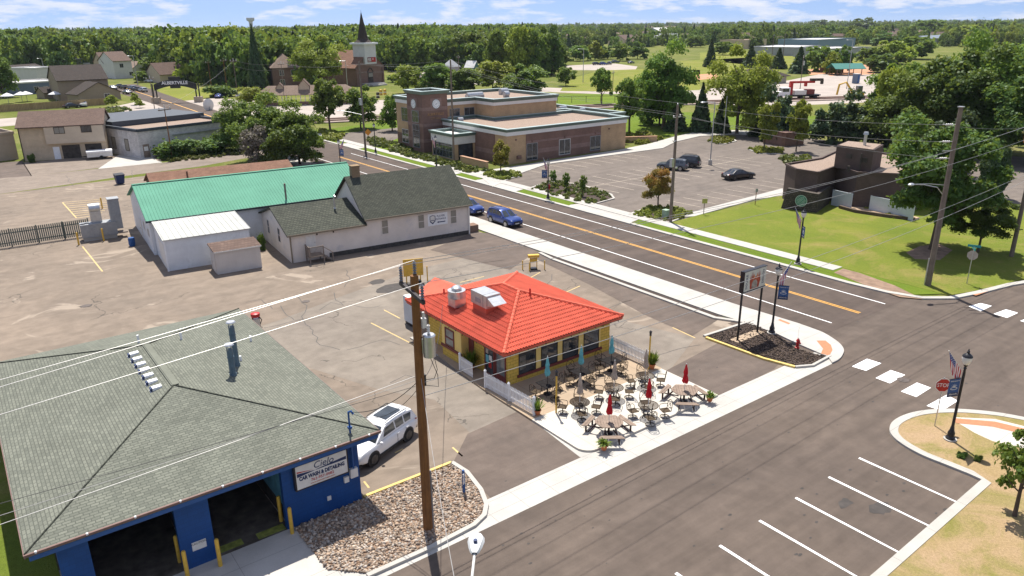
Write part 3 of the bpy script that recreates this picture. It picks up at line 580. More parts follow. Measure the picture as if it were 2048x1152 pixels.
def cobbles(name, poly, count, r0, r1, zb, palette, seed):
    g = np.random.default_rng(seed); xs = [p[0] for p in poly]; ys = [p[1] for p in poly]; P = []
    while len(P) < count:
        p = (g.uniform(min(xs), max(xs)), g.uniform(min(ys), max(ys)))
        if inside(p, poly): P.append(p)
    P = np.array(P); n = count; rad = g.uniform(r0, r1, n)*g.uniform(0.7, 1.2, n)
    V = ICO[None]*(1+g.uniform(-.28, .28, (n, 12, 1)))*rad[:, None, None]*np.stack([g.uniform(.8, 1.5, n), g.uniform(.7, 1.1, n), g.uniform(.55, .9, n)], 1)[:, None]
    a = g.uniform(0, 6.3, n); ca, sa = np.cos(a)[:, None], np.sin(a)[:, None]
    V = np.stack([V[..., 0]*ca-V[..., 1]*sa, V[..., 0]*sa+V[..., 1]*ca, V[..., 2]], 2)
    V += np.c_[P, zb+rad*g.uniform(.1, .7, n)][:, None]
    col = np.array(palette)[g.integers(0, len(palette), n)]*g.uniform(.7, 1.25, (n, 1))
    me = npmesh(name, V.reshape(-1, 3), (ICF[None]+12*np.arange(n)[:, None, None]).reshape(-1, 3), m_rock, ('col', np.clip(np.repeat(col, 12, 0), 0, 1)))
    o = bpy.data.objects.new(name, me); scene.collection.objects.link(o); return o
m_rock = attrm('cobble', 0.85)
o = cobbles('landscape_rocks', rock, 8200, 0.036, 0.074, 0.05, [(.40,.29,.205),(.34,.25,.18),(.46,.36,.27),(.27,.21,.165),(.50,.42,.34),(.32,.21,.14),(.20,.165,.14),(.42,.37,.32)], 3)
o['kind'] = 'stuff'; tag(o, 'bed of tan and pinkish river rocks between the blue car wash and the street kerb', 'rocks')
o = cobbles('bark_mulch', isl, 2600, 0.025, 0.06, 0.095, [(.06,.042,.032),(.045,.032,.026),(.085,.06,.044),(.03,.022,.019),(.14,.10,.07)], 5)
o['kind'] = 'stuff'; tag(o, 'dark brown bark mulch filling the kerbed island under the pole sign', 'mulch')
# ------------------------------------------------ building helpers
def gable(mb, x0, x1, y0, y1, ze, zr, yr=None, oh=0.35, th=0.16, mi=0, ends=0.3):   # ridge along x
    yr = (y0+y1)/2 if yr is None else yr
    s1 = (zr-ze)/(yr-y0); s2 = (zr-ze)/(y1-yr)
    P = [(y0-oh, ze-oh*s1), (yr, zr), (y1+oh, ze-oh*s2)]
    X0, X1 = x0-ends, x1+ends
    for (ya, za), (yb, zb) in ((P[0], P[1]), (P[1], P[2])):
        mb.add([(X0,ya,za),(X1,ya,za),(X1,yb,zb),(X0,yb,zb),(X0,ya,za-th),(X1,ya,za-th),(X1,yb,zb-th),(X0,yb,zb-th)],
               [(0,1,2,3),(7,6,5,4),(0,4,5,1),(2,6,7,3),(0,3,7,4),(1,5,6,2)], mi)
    return mb
def gwalls(mb, x0, x1, y0, y1, ze, zr, yr=None, z0=0, mi=0):
    yr = (y0+y1)/2 if yr is None else yr
    return mb.add([(x0,y0,z0),(x1,y0,z0),(x1,y1,z0),(x0,y1,z0),(x0,y0,ze),(x1,y0,ze),(x1,y1,ze),(x0,y1,ze),(x0,yr,zr),(x1,yr,zr)],
                  [(0,1,5,4),(2,3,7,6),(1,2,6,9,5),(3,0,4,8,7),(4,5,9,8),(6,7,8,9)], mi)
def hip(mb, x0, x1, y0, y1, ze, zr, th=0.15, mi=0, along='y'):
    if along == 'y': h = (x1-x0)/2; A = ((x0+x1)/2, y0+h, zr); B = ((x0+x1)/2, y1-h, zr)
    else: h = (y1-y0)/2; A = (x0+h, (y0+y1)/2, zr); B = (x1-h, (y0+y1)/2, zr)
    c = [(x0,y0,ze),(x1,y0,ze),(x1,y1,ze),(x0,y1,ze)]; lo = [(x,y,ze-th) for x,y,_ in c]
    v = c+lo+[A,B]
    f = [(4,5,1,0),(5,6,2,1),(6,7,3,2),(7,4,0,3),(7,6,5,4)]
    f += [(0,1,8),(1,2,9,8),(2,3,9),(3,0,8,9)] if along == 'y' else [(0,1,9,8),(1,2,9),(2,3,8,9),(3,0,8)]
    return mb.add(v, f, mi)
def win(root, x, z, w, h, y=0.0, face='-y', frame=m_maroon, pane=m_glass, mul=(1, 1), t=0.06, name='window', sill=None):
    # flat-wall window as part (frame) with a pane sub-part; x, z = lower left corner on the wall face
    f = MB(); g = MB(); d = 0.05
    bars = [(x-t, x, z-t, z+h+t), (x+w, x+w+t, z-t, z+h+t), (x, x+w, z-t, z), (x, x+w, z+h, z+h+t)]
    for i in range(1, mul[0]): bars.append((x+w*i/mul[0]-t/3, x+w*i/mul[0]+t/3, z, z+h))
    for i in range(1, mul[1]): bars.append((x, x+w, z+h*i/mul[1]-t/3, z+h*i/mul[1]+t/3))
    for i, (a, b_, c, e) in enumerate(bars):
        q = d if i < 4 else d*0.8
        if face == '-y': f.box(a, b_, y-q, y+0.02, c, e)
        elif face == '-x': f.box(y-q, y+0.02, a, b_, c, e)
        else: f.box(y-0.02, y+q, a, b_, c, e)
    if sill:
        a, b_, c, e = x-t*1.6, x+w+t*1.6, z-t-0.08, z-t-0.002
        if face == '-y': f.box(a, b_, y-0.1, y+0.02, c, e)
        else: f.box(y-0.1, y+0.02, a, b_, c, e)
    if face == '-y': g.box(x, x+w, y-0.022, y-0.004, z, z+h)
    elif face == '-x': g.box(y-0.022, y-0.004, x, x+w, z, z+h)
    else: g.box(y+0.004, y+0.022, x, x+w, z, z+h)
    fo = f.build(name, frame, root); g.build('pane', pane, fo); return fo
def panel(root, x, z, w, h, y, m, name='door', face='-y', d=0.05, handle=True):
    b = MB()
    if face == '-y': b.box(x, x+w, y-d, y+0.02, z, z+h)
    elif face == '-x': b.box(y-d, y+0.02, x, x+w, z, z+h)
    else: b.box(y-0.02, y+d, x, x+w, z, z+h)
    o = b.build(name, m, root)
    if handle:
        k = MB()
        if face == '-y': k.box(x+w*0.86, x+w*0.92, y-d-0.05, y-d+0.01, z+h*0.45, z+h*0.52)
        elif face == '-x': k.box(y-d-0.05, y-d+0.01, x+w*0.86, x+w*0.92, z+h*0.45, z+h*0.52)
        else: k.box(y+d-0.01, y+d+0.05, x+w*0.86, x+w*0.92, z+h*0.45, z+h*0.52)
        k.build('handle', m_galv, o)
    return o
# ------------------------------------------------ blue car wash
cw = thing('car_wash', 'blue car wash and building with green grey shingle hip roof and two open bays', 'building', (6, 27.8, 0))
def WB(mb, name, m, root, **k):          # mesh written in world metres, hung under an unrotated root or part
    q = root; off = Vector((0, 0, 0))
    while q: off = off+q.location; q = q.parent
    return mb.build(name, m, root, loc=-off, **k)
def WBX(name, m, root, *boxes):        # several like parts, each a mesh of its own
    return [WB(MB().box(*b_), name, m, root) for b_ in boxes]
w = MB(); T = 0.3; Y0 = 27.8
for a, c in ((0.1, 1.12), (4.12, 5.42), (8.44, 12.0)): w.box(a, c, Y0, Y0+T, 0, 3.1)
w.box(0.1, 12.0, Y0, Y0+T, 3.1, 3.52).box(0.1, 0.1+T, Y0+T, 46, 0, 3.52).box(12-T, 12, Y0+T, 46, 0, 3.52).box(0.1+T, 12-T, 46-T, 46, 0, 3.52)
WB(w, 'wall', m_blue, cw)
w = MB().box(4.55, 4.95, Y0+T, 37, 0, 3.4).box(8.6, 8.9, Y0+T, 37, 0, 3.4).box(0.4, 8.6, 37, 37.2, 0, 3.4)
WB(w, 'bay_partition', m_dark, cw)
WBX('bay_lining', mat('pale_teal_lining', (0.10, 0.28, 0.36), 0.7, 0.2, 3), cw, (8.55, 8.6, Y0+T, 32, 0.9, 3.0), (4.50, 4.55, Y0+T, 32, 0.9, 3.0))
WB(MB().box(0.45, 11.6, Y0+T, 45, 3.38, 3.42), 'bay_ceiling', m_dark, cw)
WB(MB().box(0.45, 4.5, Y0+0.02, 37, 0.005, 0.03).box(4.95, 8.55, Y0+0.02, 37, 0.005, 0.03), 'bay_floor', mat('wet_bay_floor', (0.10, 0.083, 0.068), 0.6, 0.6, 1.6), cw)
WBX('bay_threshold', mat('mossy_yellow_paint', (0.22, 0.24, 0.05), 0.8, 0.4, 4), cw, (1.2, 2.6, Y0+0.15, Y0+0.6, 0.03, 0.036), (5.5, 6.6, Y0+0.2, Y0+0.65, 0.03, 0.036), (7.2, 8.4, Y0+0.1, Y0+0.55, 0.03, 0.036))
r_ = hip(MB(), -0.8, 12.9, 27.25, 46.7, 3.62, 5.28)
ro = WB(r_, 'roof', m_shing, cw)
cx_ = 6.05
for ex, ey, ry in ((-0.8, 27.25, 34.1), (12.9, 27.25, 34.1), (-0.8, 46.7, 39.85), (12.9, 46.7, 39.85)): WB(MB().tube([(ex, ey, 3.64), (cx_, ry, 5.30)], 0.03, 5), 'hip_cap', m_shing2, ro)
WB(MB().obox((cx_+0.06, 36.98, 5.292), (0.34, 5.8, 0.05), 0), 'ridge_cap', m_shing, ro)
WB(MB().box(-0.84, 12.94, 27.16, 27.245, 3.545, 3.63).box(-0.84, -0.79, 27.25, 46.7, 3.44, 3.6).box(12.89, 12.94, 27.25, 46.7, 3.44, 3.6), 'gutter', mat('brown_gutter', (0.16, 0.09, 0.075), 0.5, 0.1, 3), ro)
WBX('gutter_clip', m_white, ro, *[(-0.5+i*1.6, -0.43+i*1.6, 27.13, 27.2, 3.6, 3.67) for i in range(9)])
WB(MB().box(-0.7, 12.8, 27.25, 27.3, 3.28, 3.46), 'fascia', m_bluetrim, ro)
for i in range(7):
    y = 39.35-i*0.79; x = 5.42; v = MB()
    v.add([(x-.23,y-.16,5.02),(x+.2,y-.16,5.12),(x+.2,y+.16,5.12),(x-.23,y+.16,5.02),(x-.21,y-.14,5.22),(x+.2,y-.14,5.24),(x+.2,y+.14,5.24),(x-.21,y+.14,5.22)],
          [(0,3,2,1),(4,5,6,7),(0,1,5,4),(1,2,6,5),(2,3,7,6)]).box(x-.32, x-.2, y-.18, y+.18, 5.0, 5.06)
    vo = WB(v, 'roof_vent', m_white, ro)
    WB(MB().box(x-.30, x-.235, y-.135, y+.135, 5.05, 5.215), 'vent_opening', m_navy, vo)
for (x, y, zt, zb) in ((9.53, 36.3, 6.6, 4.3), (8.94, 34.95, 6.0, 4.4)):
    s = MB().cyl(x, y, zb, zt, 0.15, n=14).cyl(x, y, zb, zb+0.3, 0.19, 0.17).cyl(x, y, zt-0.45, zt-0.4, 0.17)
    so_ = WB(s, 'exhaust_stack', mat('blue_grey_stack', (0.10, 0.15, 0.20), 0.5, 0.15, 3, metal=0.3), ro, smooth=True)
    c = MB().cyl(x, y, zt+0.22, zt+0.27, 0.24, 0.2, 16)
    for k in range(4): c.box(x-0.12+0.2*(k % 2), x-0.09+0.2*(k % 2), y-0.1+0.18*(k//2), y-0.07+0.18*(k//2), zt-0.05, zt+0.22)
    WB(c, 'rain_cap', m_galv, so_)
for x, y, z in ((6.0, 41.25, 5.1), (8.0, 40.7, 4.9), (11.49, 40.1, 4.0), (9.95, 37.0, 4.3)): WB(MB().cyl(x, y, z-0.3, z+0.3, 0.06), 'vent_pipe', m_white, ro)
sg = MB().box(8.93, 11.42, Y0-0.22, Y0-0.001, 1.85, 3.12)
so_ = WB(sg, 'sign_box', m_black, cw)
WB(MB().box(9.0, 11.35, Y0-0.235, Y0-0.222, 1.92, 3.05), 'sign_face', m_offwhite, so_)
ys = Y0-0.242
text(so_, 'Cielo', 0.44, (10.25, ys, 2.83), (R(90), 0, 0), m_navy, shear=0.25)
text(so_, 'CAR WASH & DETAILING', 0.25, (10.17, ys, 2.41), (R(90), 0, 0), m_navy, sx=0.74, bold=.012)
text(so_, '763-957-0082', 0.19, (10.17, ys, 2.19), (R(90), 0, 0), m_red)
text(so_, 'www.cielocarwash.com', 0.12, (10.17, ys, 2.03), (R(90), 0, 0), mat('orange_ink', (0.55, 0.2, 0.1), 0.7))
st_ = MB().add([(9.05, Y0-.24, 2.52), (11.3, Y0-.24, 2.78), (11.3, Y0-.24, 2.66), (10.2, Y0-.24, 2.63), (9.05, Y0-.24, 2.70)][:0] or [(9.04, Y0-.24, 2.52), (9.9, Y0-.24, 2.61), (9.04, Y0-.24, 2.70)], [(0, 1, 2)]).add([(9.9, Y0-.24, 2.605), (11.32, Y0-.24, 2.60), (11.32, Y0-.24, 2.76), (9.9, Y0-.24, 2.63)], [(0, 1, 2, 3)])
WB(st_, 'sign_stripe', m_navy, so_)
WB(MB().add([(9.04, Y0-.24, 2.73), (9.8, Y0-.24, 2.66), (9.04, Y0-.24, 2.80)], [(0, 1, 2)]), 'red_stripe', m_red, so_)
so_ = WB(MB().box(4.55, 5.1, Y0-0.02, Y0-0.001, 0.78, 1.17), 'notice_sign', m_offwhite, cw)
text(so_, 'CAUTION', 0.13, (4.83, Y0-0.026, 1.09), (R(90), 0, 0), m_black)
WB(MB().box(4.6, 5.05, Y0-0.08, Y0-0.001, 3.17, 3.3), 'wall_light', mat('cream_plastic', (0.5, 0.42, 0.25), 0.5), cw)
WBX('electric_box', m_offwhite, cw, (11.5, 11.85, Y0-0.18, Y0-0.001, 1.45, 1.9), (11.2, 11.42, Y0-0.12, Y0-0.001, 1.3, 1.58), (10.35, 10.52, Y0-0.06, Y0-0.001, 0.7, 0.9))
WB(MB().tube([(11.68, Y0-.1, 1.9), (11.68, Y0-.1, 4.75)], 0.045, 8).tube([(11.68, Y0-.1, 4.75), (11.74, Y0-.25, 4.85), (11.8, Y0-.35, 4.72)], 0.05, 8).box(11.6, 11.76, Y0-.2, Y0-.02, 3.95, 4.05), 'service_mast', m_bluetrim, cw)
for i, (x, y, l) in enumerate(((5.38, 27.25, 'yellow bollard at the pier, right of the caution notice by the second bay'), (4.12, 27.3, 'yellow bollard left of the caution notice, outside the first bay'),
                               (4.12, 28.5, 'yellow bollard set back inside the right jamb of the first bay'), (8.43, 28.55, 'yellow bollard set back inside the right jamb of the second bay'), (8.5, 27.45, 'yellow bollard nearest the river rocks in front of the sign wall'))):
    if i == 0: bl0 = tag(MB().cyl(0, 0, 0, 1.28, 0.085, n=14).lathe([(0.085, 1.28), (0.06, 1.325), (0.0, 1.34)], 14).build('bollard', m_yelpaint, loc=(x, y, 0), smooth=True), l, 'bollard', 'yellow bollards at the car wash bays')
    else: dup(bl0, (x, y, 0), label=l)
# ------------------------------------------------ yellow restaurant under the red tile roof
rs = thing('restaurant', 'small yellow block restaurant with red orange tile hip roof beside the patio', 'building', (28, 33, 0))
X0, X1, Y0, Y1 = 24.15, 32.6, 32.75, 43.0; H = 2.62
wl = MB().box(X0, X1, Y0, Y1, 0, H)
wo_ = WB(wl, 'wall', m_yblock, rs)
WBX('trim_panel', m_yell, rs, (24.95, 31.75, Y0-0.03, Y0-0.001, 0.62, 2.1), (23.55, 24.149, 36.9, 39.2, 0.9, 2.5))
WB(MB().box(23.56, 24.149, 36.92, 39.18, 0, 0.9), 'window_bay', m_yblock, rs)
WBX('sill_band', m_maroon, rs, (24.85, 31.85, Y0-0.13, Y0-0.031, 0.46, 0.63), (23.47, 23.549, 36.85, 39.25, 0.75, 0.93))
for i, x in enumerate((25.0, 26.75, 28.5, 30.3)):
    f = MB()
    for a, c, e, g_ in ((x-.04, x, .6, 2.0), (x+1.25, x+1.29, .6, 2.0), (x, x+1.25, .6, .645), (x, x+1.25, 1.96, 2.0)): f.box(a, c, Y0-.07, Y0-.031, e, g_)
    fo = WB(f, 'window', m_bronze, rs); WB(MB().box(x, x+1.25, Y0-.045, Y0-.032, .645, 1.96), 'pane', m_glass, fo)
    if i < 3:     # a paler strip set on each of these panes
        WB(MB().box(x+.05, x+.5, Y0-.0465, Y0-.0455, .9+.1*i, 1.8), 'pane_strip', mat('pane_tint', (0.12, 0.115, 0.10), 0.1, 0.6, 5), fo)
fo = WB(MB().box(23.5, 23.549, 37.7, 37.78, .98, 2.2).box(23.5, 23.549, 38.7, 38.78, .98, 2.2).box(23.5, 23.549, 37.78, 38.7, 2.12, 2.2).box(23.5, 23.549, 37.78, 38.7, .98, 1.04).box(23.5, 23.549, 37.78, 38.7, 1.52, 1.6), 'serving_window', m_maroon, rs)
WB(MB().box(23.53, 23.548, 37.78, 38.7, 1.04, 2.12), 'pane', m_glassb, fo)
fo = WB(MB().box(X0-.06, X0-.001, 32.9, 32.98, .15, 2.3).box(X0-.06, X0-.001, 33.85, 33.93, .15, 2.3).box(X0-.06, X0-.001, 32.98, 33.85, 2.22, 2.3).box(X0-.06, X0-.001, 32.98, 33.85, .15, .6), 'side_window', m_maroon, rs)
WB(MB().box(X0-.03, X0-.002, 32.98, 33.85, .6, 2.22), 'pane', m_glassb, fo)
do = WB(MB().box(X0-.07, X0-.001, 34.0, 35.1, .12, 2.3), 'door', m_maroon, rs)
WB(MB().box(X0-.09, X0-.071, 34.15, 34.95, .3, 2.15), 'door_pane', m_glass, do)
for k, (a, c, z, h, m) in enumerate(((34.25, 34.55, 1.2, .35, m_offwhite), (34.6, 34.9, 1.0, .5, m_teal), (34.3, 34.6, .7, .35, m_red), (34.62, 34.88, 1.6, .3, m_beige))): WB(MB().box(X0-.096, X0-.0905, a, c, z, z+h), 'poster', m, do)
WB(MB().box(X0-.05, X0-.001, 36.3, 36.88, .12, 2.3), 'side_door', m_maroon, rs)
do = WB(MB().box(X0-.06, X0-.001, 41.9, 42.9, .1, 2.3), 'rear_door', m_greywood, rs); WB(MB().box(X0-.075, X0-.061, 42.2, 42.6, 1.5, 1.9), 'door_notice', m_offwhite, do)
WB(MB().box(23.2, 24.1, 36.6, 43.0, 0, 0.1), 'step', m_conc2, rs)
# tiled roof: pantiles as real corrugation with lapped courses
def tiles(A, B, C, D, up=None):                         # eave A->B, top D->C
    A, B, C, D = map(Vector, (A, B, C, D)); eu = (B-A).normalized(); Lw = (B-A).length
    nrm = eu.cross(((D+C)/2-(A+B)/2)).normalized()
    if nrm.z < 0: nrm = -nrm
    def pt(u, t):
        l = A.lerp(D, t); r = B.lerp(C, t); ul = (l-A).dot(eu); ur = (r-A).dot(eu); uu = min(max(u, ul), ur)
        return l+eu*(uu-ul)
    sl = ((D+C)/2-(A+B)/2).length; rows = int(sl/0.36); pitch = 0.205; per = 6; nc = int(Lw/pitch)*per
    mb = MB()
    for r in range(rows):
        t0, t1 = r/rows, (r+1)/rows
        o = len(mb.v)
        for i in range(nc+1):
            u = Lw*i/nc; ph = 2*math.pi*(i % per)/per; h = 0.05*math.cos(ph)
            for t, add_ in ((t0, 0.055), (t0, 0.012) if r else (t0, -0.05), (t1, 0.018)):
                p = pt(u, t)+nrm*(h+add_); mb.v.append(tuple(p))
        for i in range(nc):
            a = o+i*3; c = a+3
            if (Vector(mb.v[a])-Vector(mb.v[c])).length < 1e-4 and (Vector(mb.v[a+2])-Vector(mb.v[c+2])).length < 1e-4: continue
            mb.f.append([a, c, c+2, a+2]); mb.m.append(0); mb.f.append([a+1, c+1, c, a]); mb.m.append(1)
    return mb
ex0, ex1, ey0, ey1, ze, zr = 23.35, 33.15, 32.05, 43.6, 2.68, 4.12
cx_ = (ex0+ex1)/2; hw = (ex1-ex0)/2; rA = (cx_, ey0+hw, zr); rB = (cx_, ey1-hw, zr)
c0, c1, c2, c3 = (ex0, ey0, ze), (ex1, ey0, ze), (ex1, ey1, ze), (ex0, ey1, ze)
base = hip(MB(), ex0+.04, ex1-.04, ey0+.04, ey1-.04, ze-.03, zr-.03, 0.16)
ro = WB(base, 'roof', m_tile, rs)
tm = MB()
for q in ((c0, c1, rA, rA), (c1, c2, rB, rA), (c2, c3, rB, rB), (c3, c0, rA, rB)):
    t_m = tiles(*q); o_ = len(tm.v); tm.v += t_m.v; tm.f += [[i+o_ for i in f] for f in t_m.f]; tm.m += t_m.m
WB(tm, 'roof_tile', [m_tile, m_tiledark], ro, smooth=False)
hp = MB()
for a, c in ((c0, rA), (c1, rA), (c2, rB), (c3, rB), (rA, rB)):
    a, c = Vector(a), Vector(c); nseg = max(3, int((c-a).length/.38))
    for i in range(nseg): hp.tube([a.lerp(c, i/nseg)+Vector((0, 0, .055)), a.lerp(c, (i+1.06)/nseg)+Vector((0, 0, .04))], [.115, .105], 8)
WB(hp, 'ridge_tile', m_tile, ro)
gm = gable(MB(), -1.1, 1.1, -1.6, 1.6, 0, 0.75, th=0.1, oh=0.1, ends=0.1)      # north porch gable
for i, v in enumerate(gm.v): gm.v[i] = (26.4+v[1]*0.9, 43.4+v[0], 2.72+v[2])
WB(gm, 'porch_roof', m_tile, ro)
WB(MB().box(25.3, 27.5, 43, 44.3, 0, 2.6), 'porch', m_yblock, rs)
fa = MB().box(ex0+.05, ex1-.05, ey0+.1, ey0+.14, ze-.26, ze-.06).box(ex0+.1, ex0+.14, ey0+.05, ey1-.05, ze-.26, ze-.06)
WB(fa, 'fascia', m_maroon, ro)
for i in range(14):
    WB(MB().ell((ex0+.5+i*.68, ey0+.02, ze-.2-.05*(i % 2)), (.035, .035, .05), 6, 4), 'string_light', m_dark, ro); WB(MB().ell((ex0+.02, ey0+.5+i*.78, ze-.2-.05*(i % 2)), (.035, .035, .05), 6, 4), 'string_light', m_dark, ro)
# rooftop equipment (parts of the roof)
fx, fy_, fz = 24.9, 39.35, 3.15
f = MB().box(fx-.42, fx+.42, fy_-.42, fy_+.42, fz-.35, fz+.62)
fo = WB(f, 'exhaust_fan', m_galv, ro); WB(MB().lathe([(.30, 0), (.62, .06), (.58, .34), (.60, .52), (.40, .53), (.34, .5), (.34, .68), (.2, .8), (0, .82)], 20, (fx, fy_, fz+.62)), 'fan_hood', m_galv, fo, smooth=True)
WB(MB().box(fx-.47, fx+.47, fy_-.47, fy_+.47, fz-.4, fz+.05), 'roof_curb', m_tiledark, fo)
hx, hy, hz_ = 25.75, 37.35, 3.4
f = MB().box(hx-.55, hx+.55, hy-1.0, hy+.75, hz_+.35, hz_+1.2)
fo = WB(f, 'air_handler', m_galv, ro)
WB(MB().add([(hx-.5,hy-1.0,hz_+1.1),(hx+.5,hy-1.0,hz_+1.1),(hx+.5,hy-1.75,hz_+.75),(hx-.5,hy-1.75,hz_+.75),(hx-.5,hy-1.0,hz_+.5),(hx+.5,hy-1.0,hz_+.5)], [(0,1,2,3),(4,0,3),(1,5,2),(4,3,2,5)]), 'intake_hood', m_galv, fo)
WB(MB().box(hx-.48, hx+.48, hy-.85, hy+.65, hz_-.3, hz_+.35), 'roof_curb', m_tile, fo)
WB(MB().box(hx-.57, hx-.551, hy-.35, hy+.25, hz_+.55, hz_+.85).box(hx-.57, hx+.57, hy-.62, hy-.59, hz_+.35, hz_+1.21), 'access_panel', m_greymetal, fo)
for x, y, z in ((25.3, 41.6, 3.1), (28.6, 36.2, 3.9)): WB(MB().cyl(x, y, z-.2, z+.55, .06), 'flue_pipe', m_red, ro)
t = thing('storage_container', 'pale ribbed storage box tucked behind the restaurant at its rear corner', 'container', (25.2, 44.6, 0))
MB().box(-.85, .85, -.75, 1.2, .25, 2.15).build('body', ribbed('pale_ribbed_sheet', (0.52, 0.55, 0.58), 0.3), t); MB().box(-.85, .85, -.75, 1.2, 2.15, 2.2).build('lid', m_offwhite, t); MB().box(-.8, .8, -.7, 1.15, 0, .25).build('base', m_black, t)
# ------------------------------------------------ long pale building by the road
wb = thing('white_building', 'long pale stucco building with dark shingle gable roofs and a lower side wing', 'building', (23.4, 65.3, 0), R(-5.5))
m_stucco = mat('aged_stucco', (0.66, 0.60, 0.54), 0.9, 0.10, 0.5, bmp=0.3, bsc=20, wear=((0.55, 0.52, 0.505), 0.7, 0.56))
m_stone = mat('dark_stone_base', (0.06, 0.055, 0.05), 0.9, 0.4, 5)
MB_ = gwalls(MB(), 0, 7.5, 0, 10.2, 2.75, 4.25); gwalls(MB_, 7.5, 18.75, 0, 9.2, 3.35, 6.45)
MB_.build('wall', m_stucco, wb)
MB().box(3.6, 18.8, -0.06, -0.001, 0, 0.42).build('stone_base', m_stone, wb)
r1 = gable(MB(), 0, 7.15, 0, 10.2, 2.85, 4.38, oh=.3).build('wing_roof', m_shing2, wb)
r2 = gable(MB(), 7.5, 18.75, 0, 9.2, 3.45, 6.6, oh=.35).build('roof', m_shing2, wb)
MB().box(-.3, 7.2, -.36, -.3, 2.58, 2.74).build('gutter', mat('tan_trim', (0.20, 0.165, 0.12), 0.6), r1)
MB().box(7.2, 19.05, -.41, -.35, 3.05, 3.2).build('gutter', bpy.data.materials['tan_trim'], r2)
MB().box(8.0, 8.8, 4.35, 5.15, 5.6, 7.5).box(7.95, 8.85, 4.3, 5.2, 7.5, 7.6).build('chimney', bricks('buff_brick', (0.34, 0.23, 0.12), (0.28, 0.19, 0.10), (0.25, 0.2, 0.15), .2, .07), r2)
MB().tube([(5.6, 3.4, 3.7), (5.6, 3.4, 4.9)], .09, 10).tube([(5.6, 3.4, 4.9), (5.6, 3.2, 5.1), (5.6, 3.0, 5.0)], .1, 10).cyl(5.6, 3.4, 3.75, 3.9, .22, .1).build('flue_pipe', m_galv, r1, smooth=True)
MB().tube([(2.8, 10.6, 2.5), (2.8, 10.6, 5.4)], .1, 8).build('vent_stack', m_greywood, r1)
for x in (9.05, 12.95, 16.6): win(wb, x, 1.45, .62, 1.35, frame=m_stucco, pane=m_blind, mul=(1, 2))
win(wb, 3.3, 1.2, .75, 1.35, face='-x', frame=m_stucco, pane=m_glass, mul=(1, 2)); win(wb, 7.2, 1.2, .75, 1.35, face='-x', frame=m_stucco, pane=m_glass, mul=(1, 2))
panel(wb, 1.45, .75, .95, 1.95, 0, m_offwhite)
MB().box(2.5, 2.62, -.1, -.001, 2.35, 2.5).box(4.1, 4.2, -.1, -.001, 2.35, 2.5).build('wall_light', m_dark, wb)
MB().box(-.02, .1, -.1, -.001, 0, 2.7).build('downpipe', bpy.data.materials['tan_trim'], wb); MB().box(18.62, 18.76, -.12, -.001, 0, 3.2).build('downpipe', m_offwhite, wb)
sg = MB().box(14.0, 16.22, -.04, -.001, 1.5, 2.75).build('banner_sign', m_white, wb)
text(sg, 'PLAYER', .27, (15.45, -.05, 2.42), (R(90), 0, 0), m_navy); text(sg, 'ENTRANCE', .27, (15.45, -.05, 2.12), (R(90), 0, 0), m_navy, sx=.85)
MB().add([(15.0,-.045,1.8),(15.2,-.045,1.9),(15.2,-.045,1.7)], [(0,2,1)]).box(15.2, 15.95, -.046, -.041, 1.75, 1.85).build('arrow', m_navy, sg)
sh = [(14.2,2.5),(14.52,2.6),(14.85,2.5),(14.85,1.95),(14.52,1.65),(14.2,1.95)]
MB().add([(x,-.043,z) for x,z in sh], [(0,5,4,3,2,1)]).build('shield_emblem', m_navy, sg)
MB().add([(14.52+(x-14.52)*.8,-.047,2.2+(z-2.17)*.78) for x,z in sh], [(0,5,4,3,2,1)]).box(14.22, 14.83, -.052, -.048, 2.0, 2.1).build('emblem_field', m_offwhite, sg)
MB().box(14.26, 14.79, -.055, -.0525, 2.02, 2.08).build('emblem_band', m_navy, sg)
MB().box(18.8, 20.0, .3, 1.4, 0, .75).build('stoop', bricks('stoop_brick', (0.28, 0.17, 0.12), (0.24, 0.15, 0.1), (0.2, 0.16, 0.13), .2, .07), wb)
st = thing('entry_steps', 'weathered timber landing with railing and steps at the white side door', 'steps', (23.4, 65.3, 0), R(-5.5))
b = MB().box(1.3, 2.7, -1.35, -.08, .62, .7)
for x in (1.35, 2.65):
    for y in (-1.3, -.15): b.box(x-.05, x+.05, y-.05, y+.05, 0, 1.65 if y < -1 or x < 2 else .65)
b.build('landing', m_greywood, st)
b = MB().box(1.3, 2.7, -1.37, -1.31, 1.55, 1.63).box(1.29, 1.36, -1.3, -.1, 1.55, 1.63)
for i in range(11): b.box(1.42+i*.115, 1.46+i*.115, -1.36, -1.32, .7, 1.55)
for i in range(9): b.box(1.31, 1.35, -1.2+i*.12, -1.16+i*.12, .7, 1.55)
b.build('railing', m_greywood, st)
b = MB()
for i in range(3): b.box(2.7+i*.28, 2.98+i*.28, -1.3, -.15, .45-i*.2, .5-i*.2)
b.tube([(2.7, -1.33, 1.5), (3.5, -1.33, .85)], .04, 6).box(3.46, 3.54, -1.37, -1.29, 0, .9).build('stair', m_greywood, st)
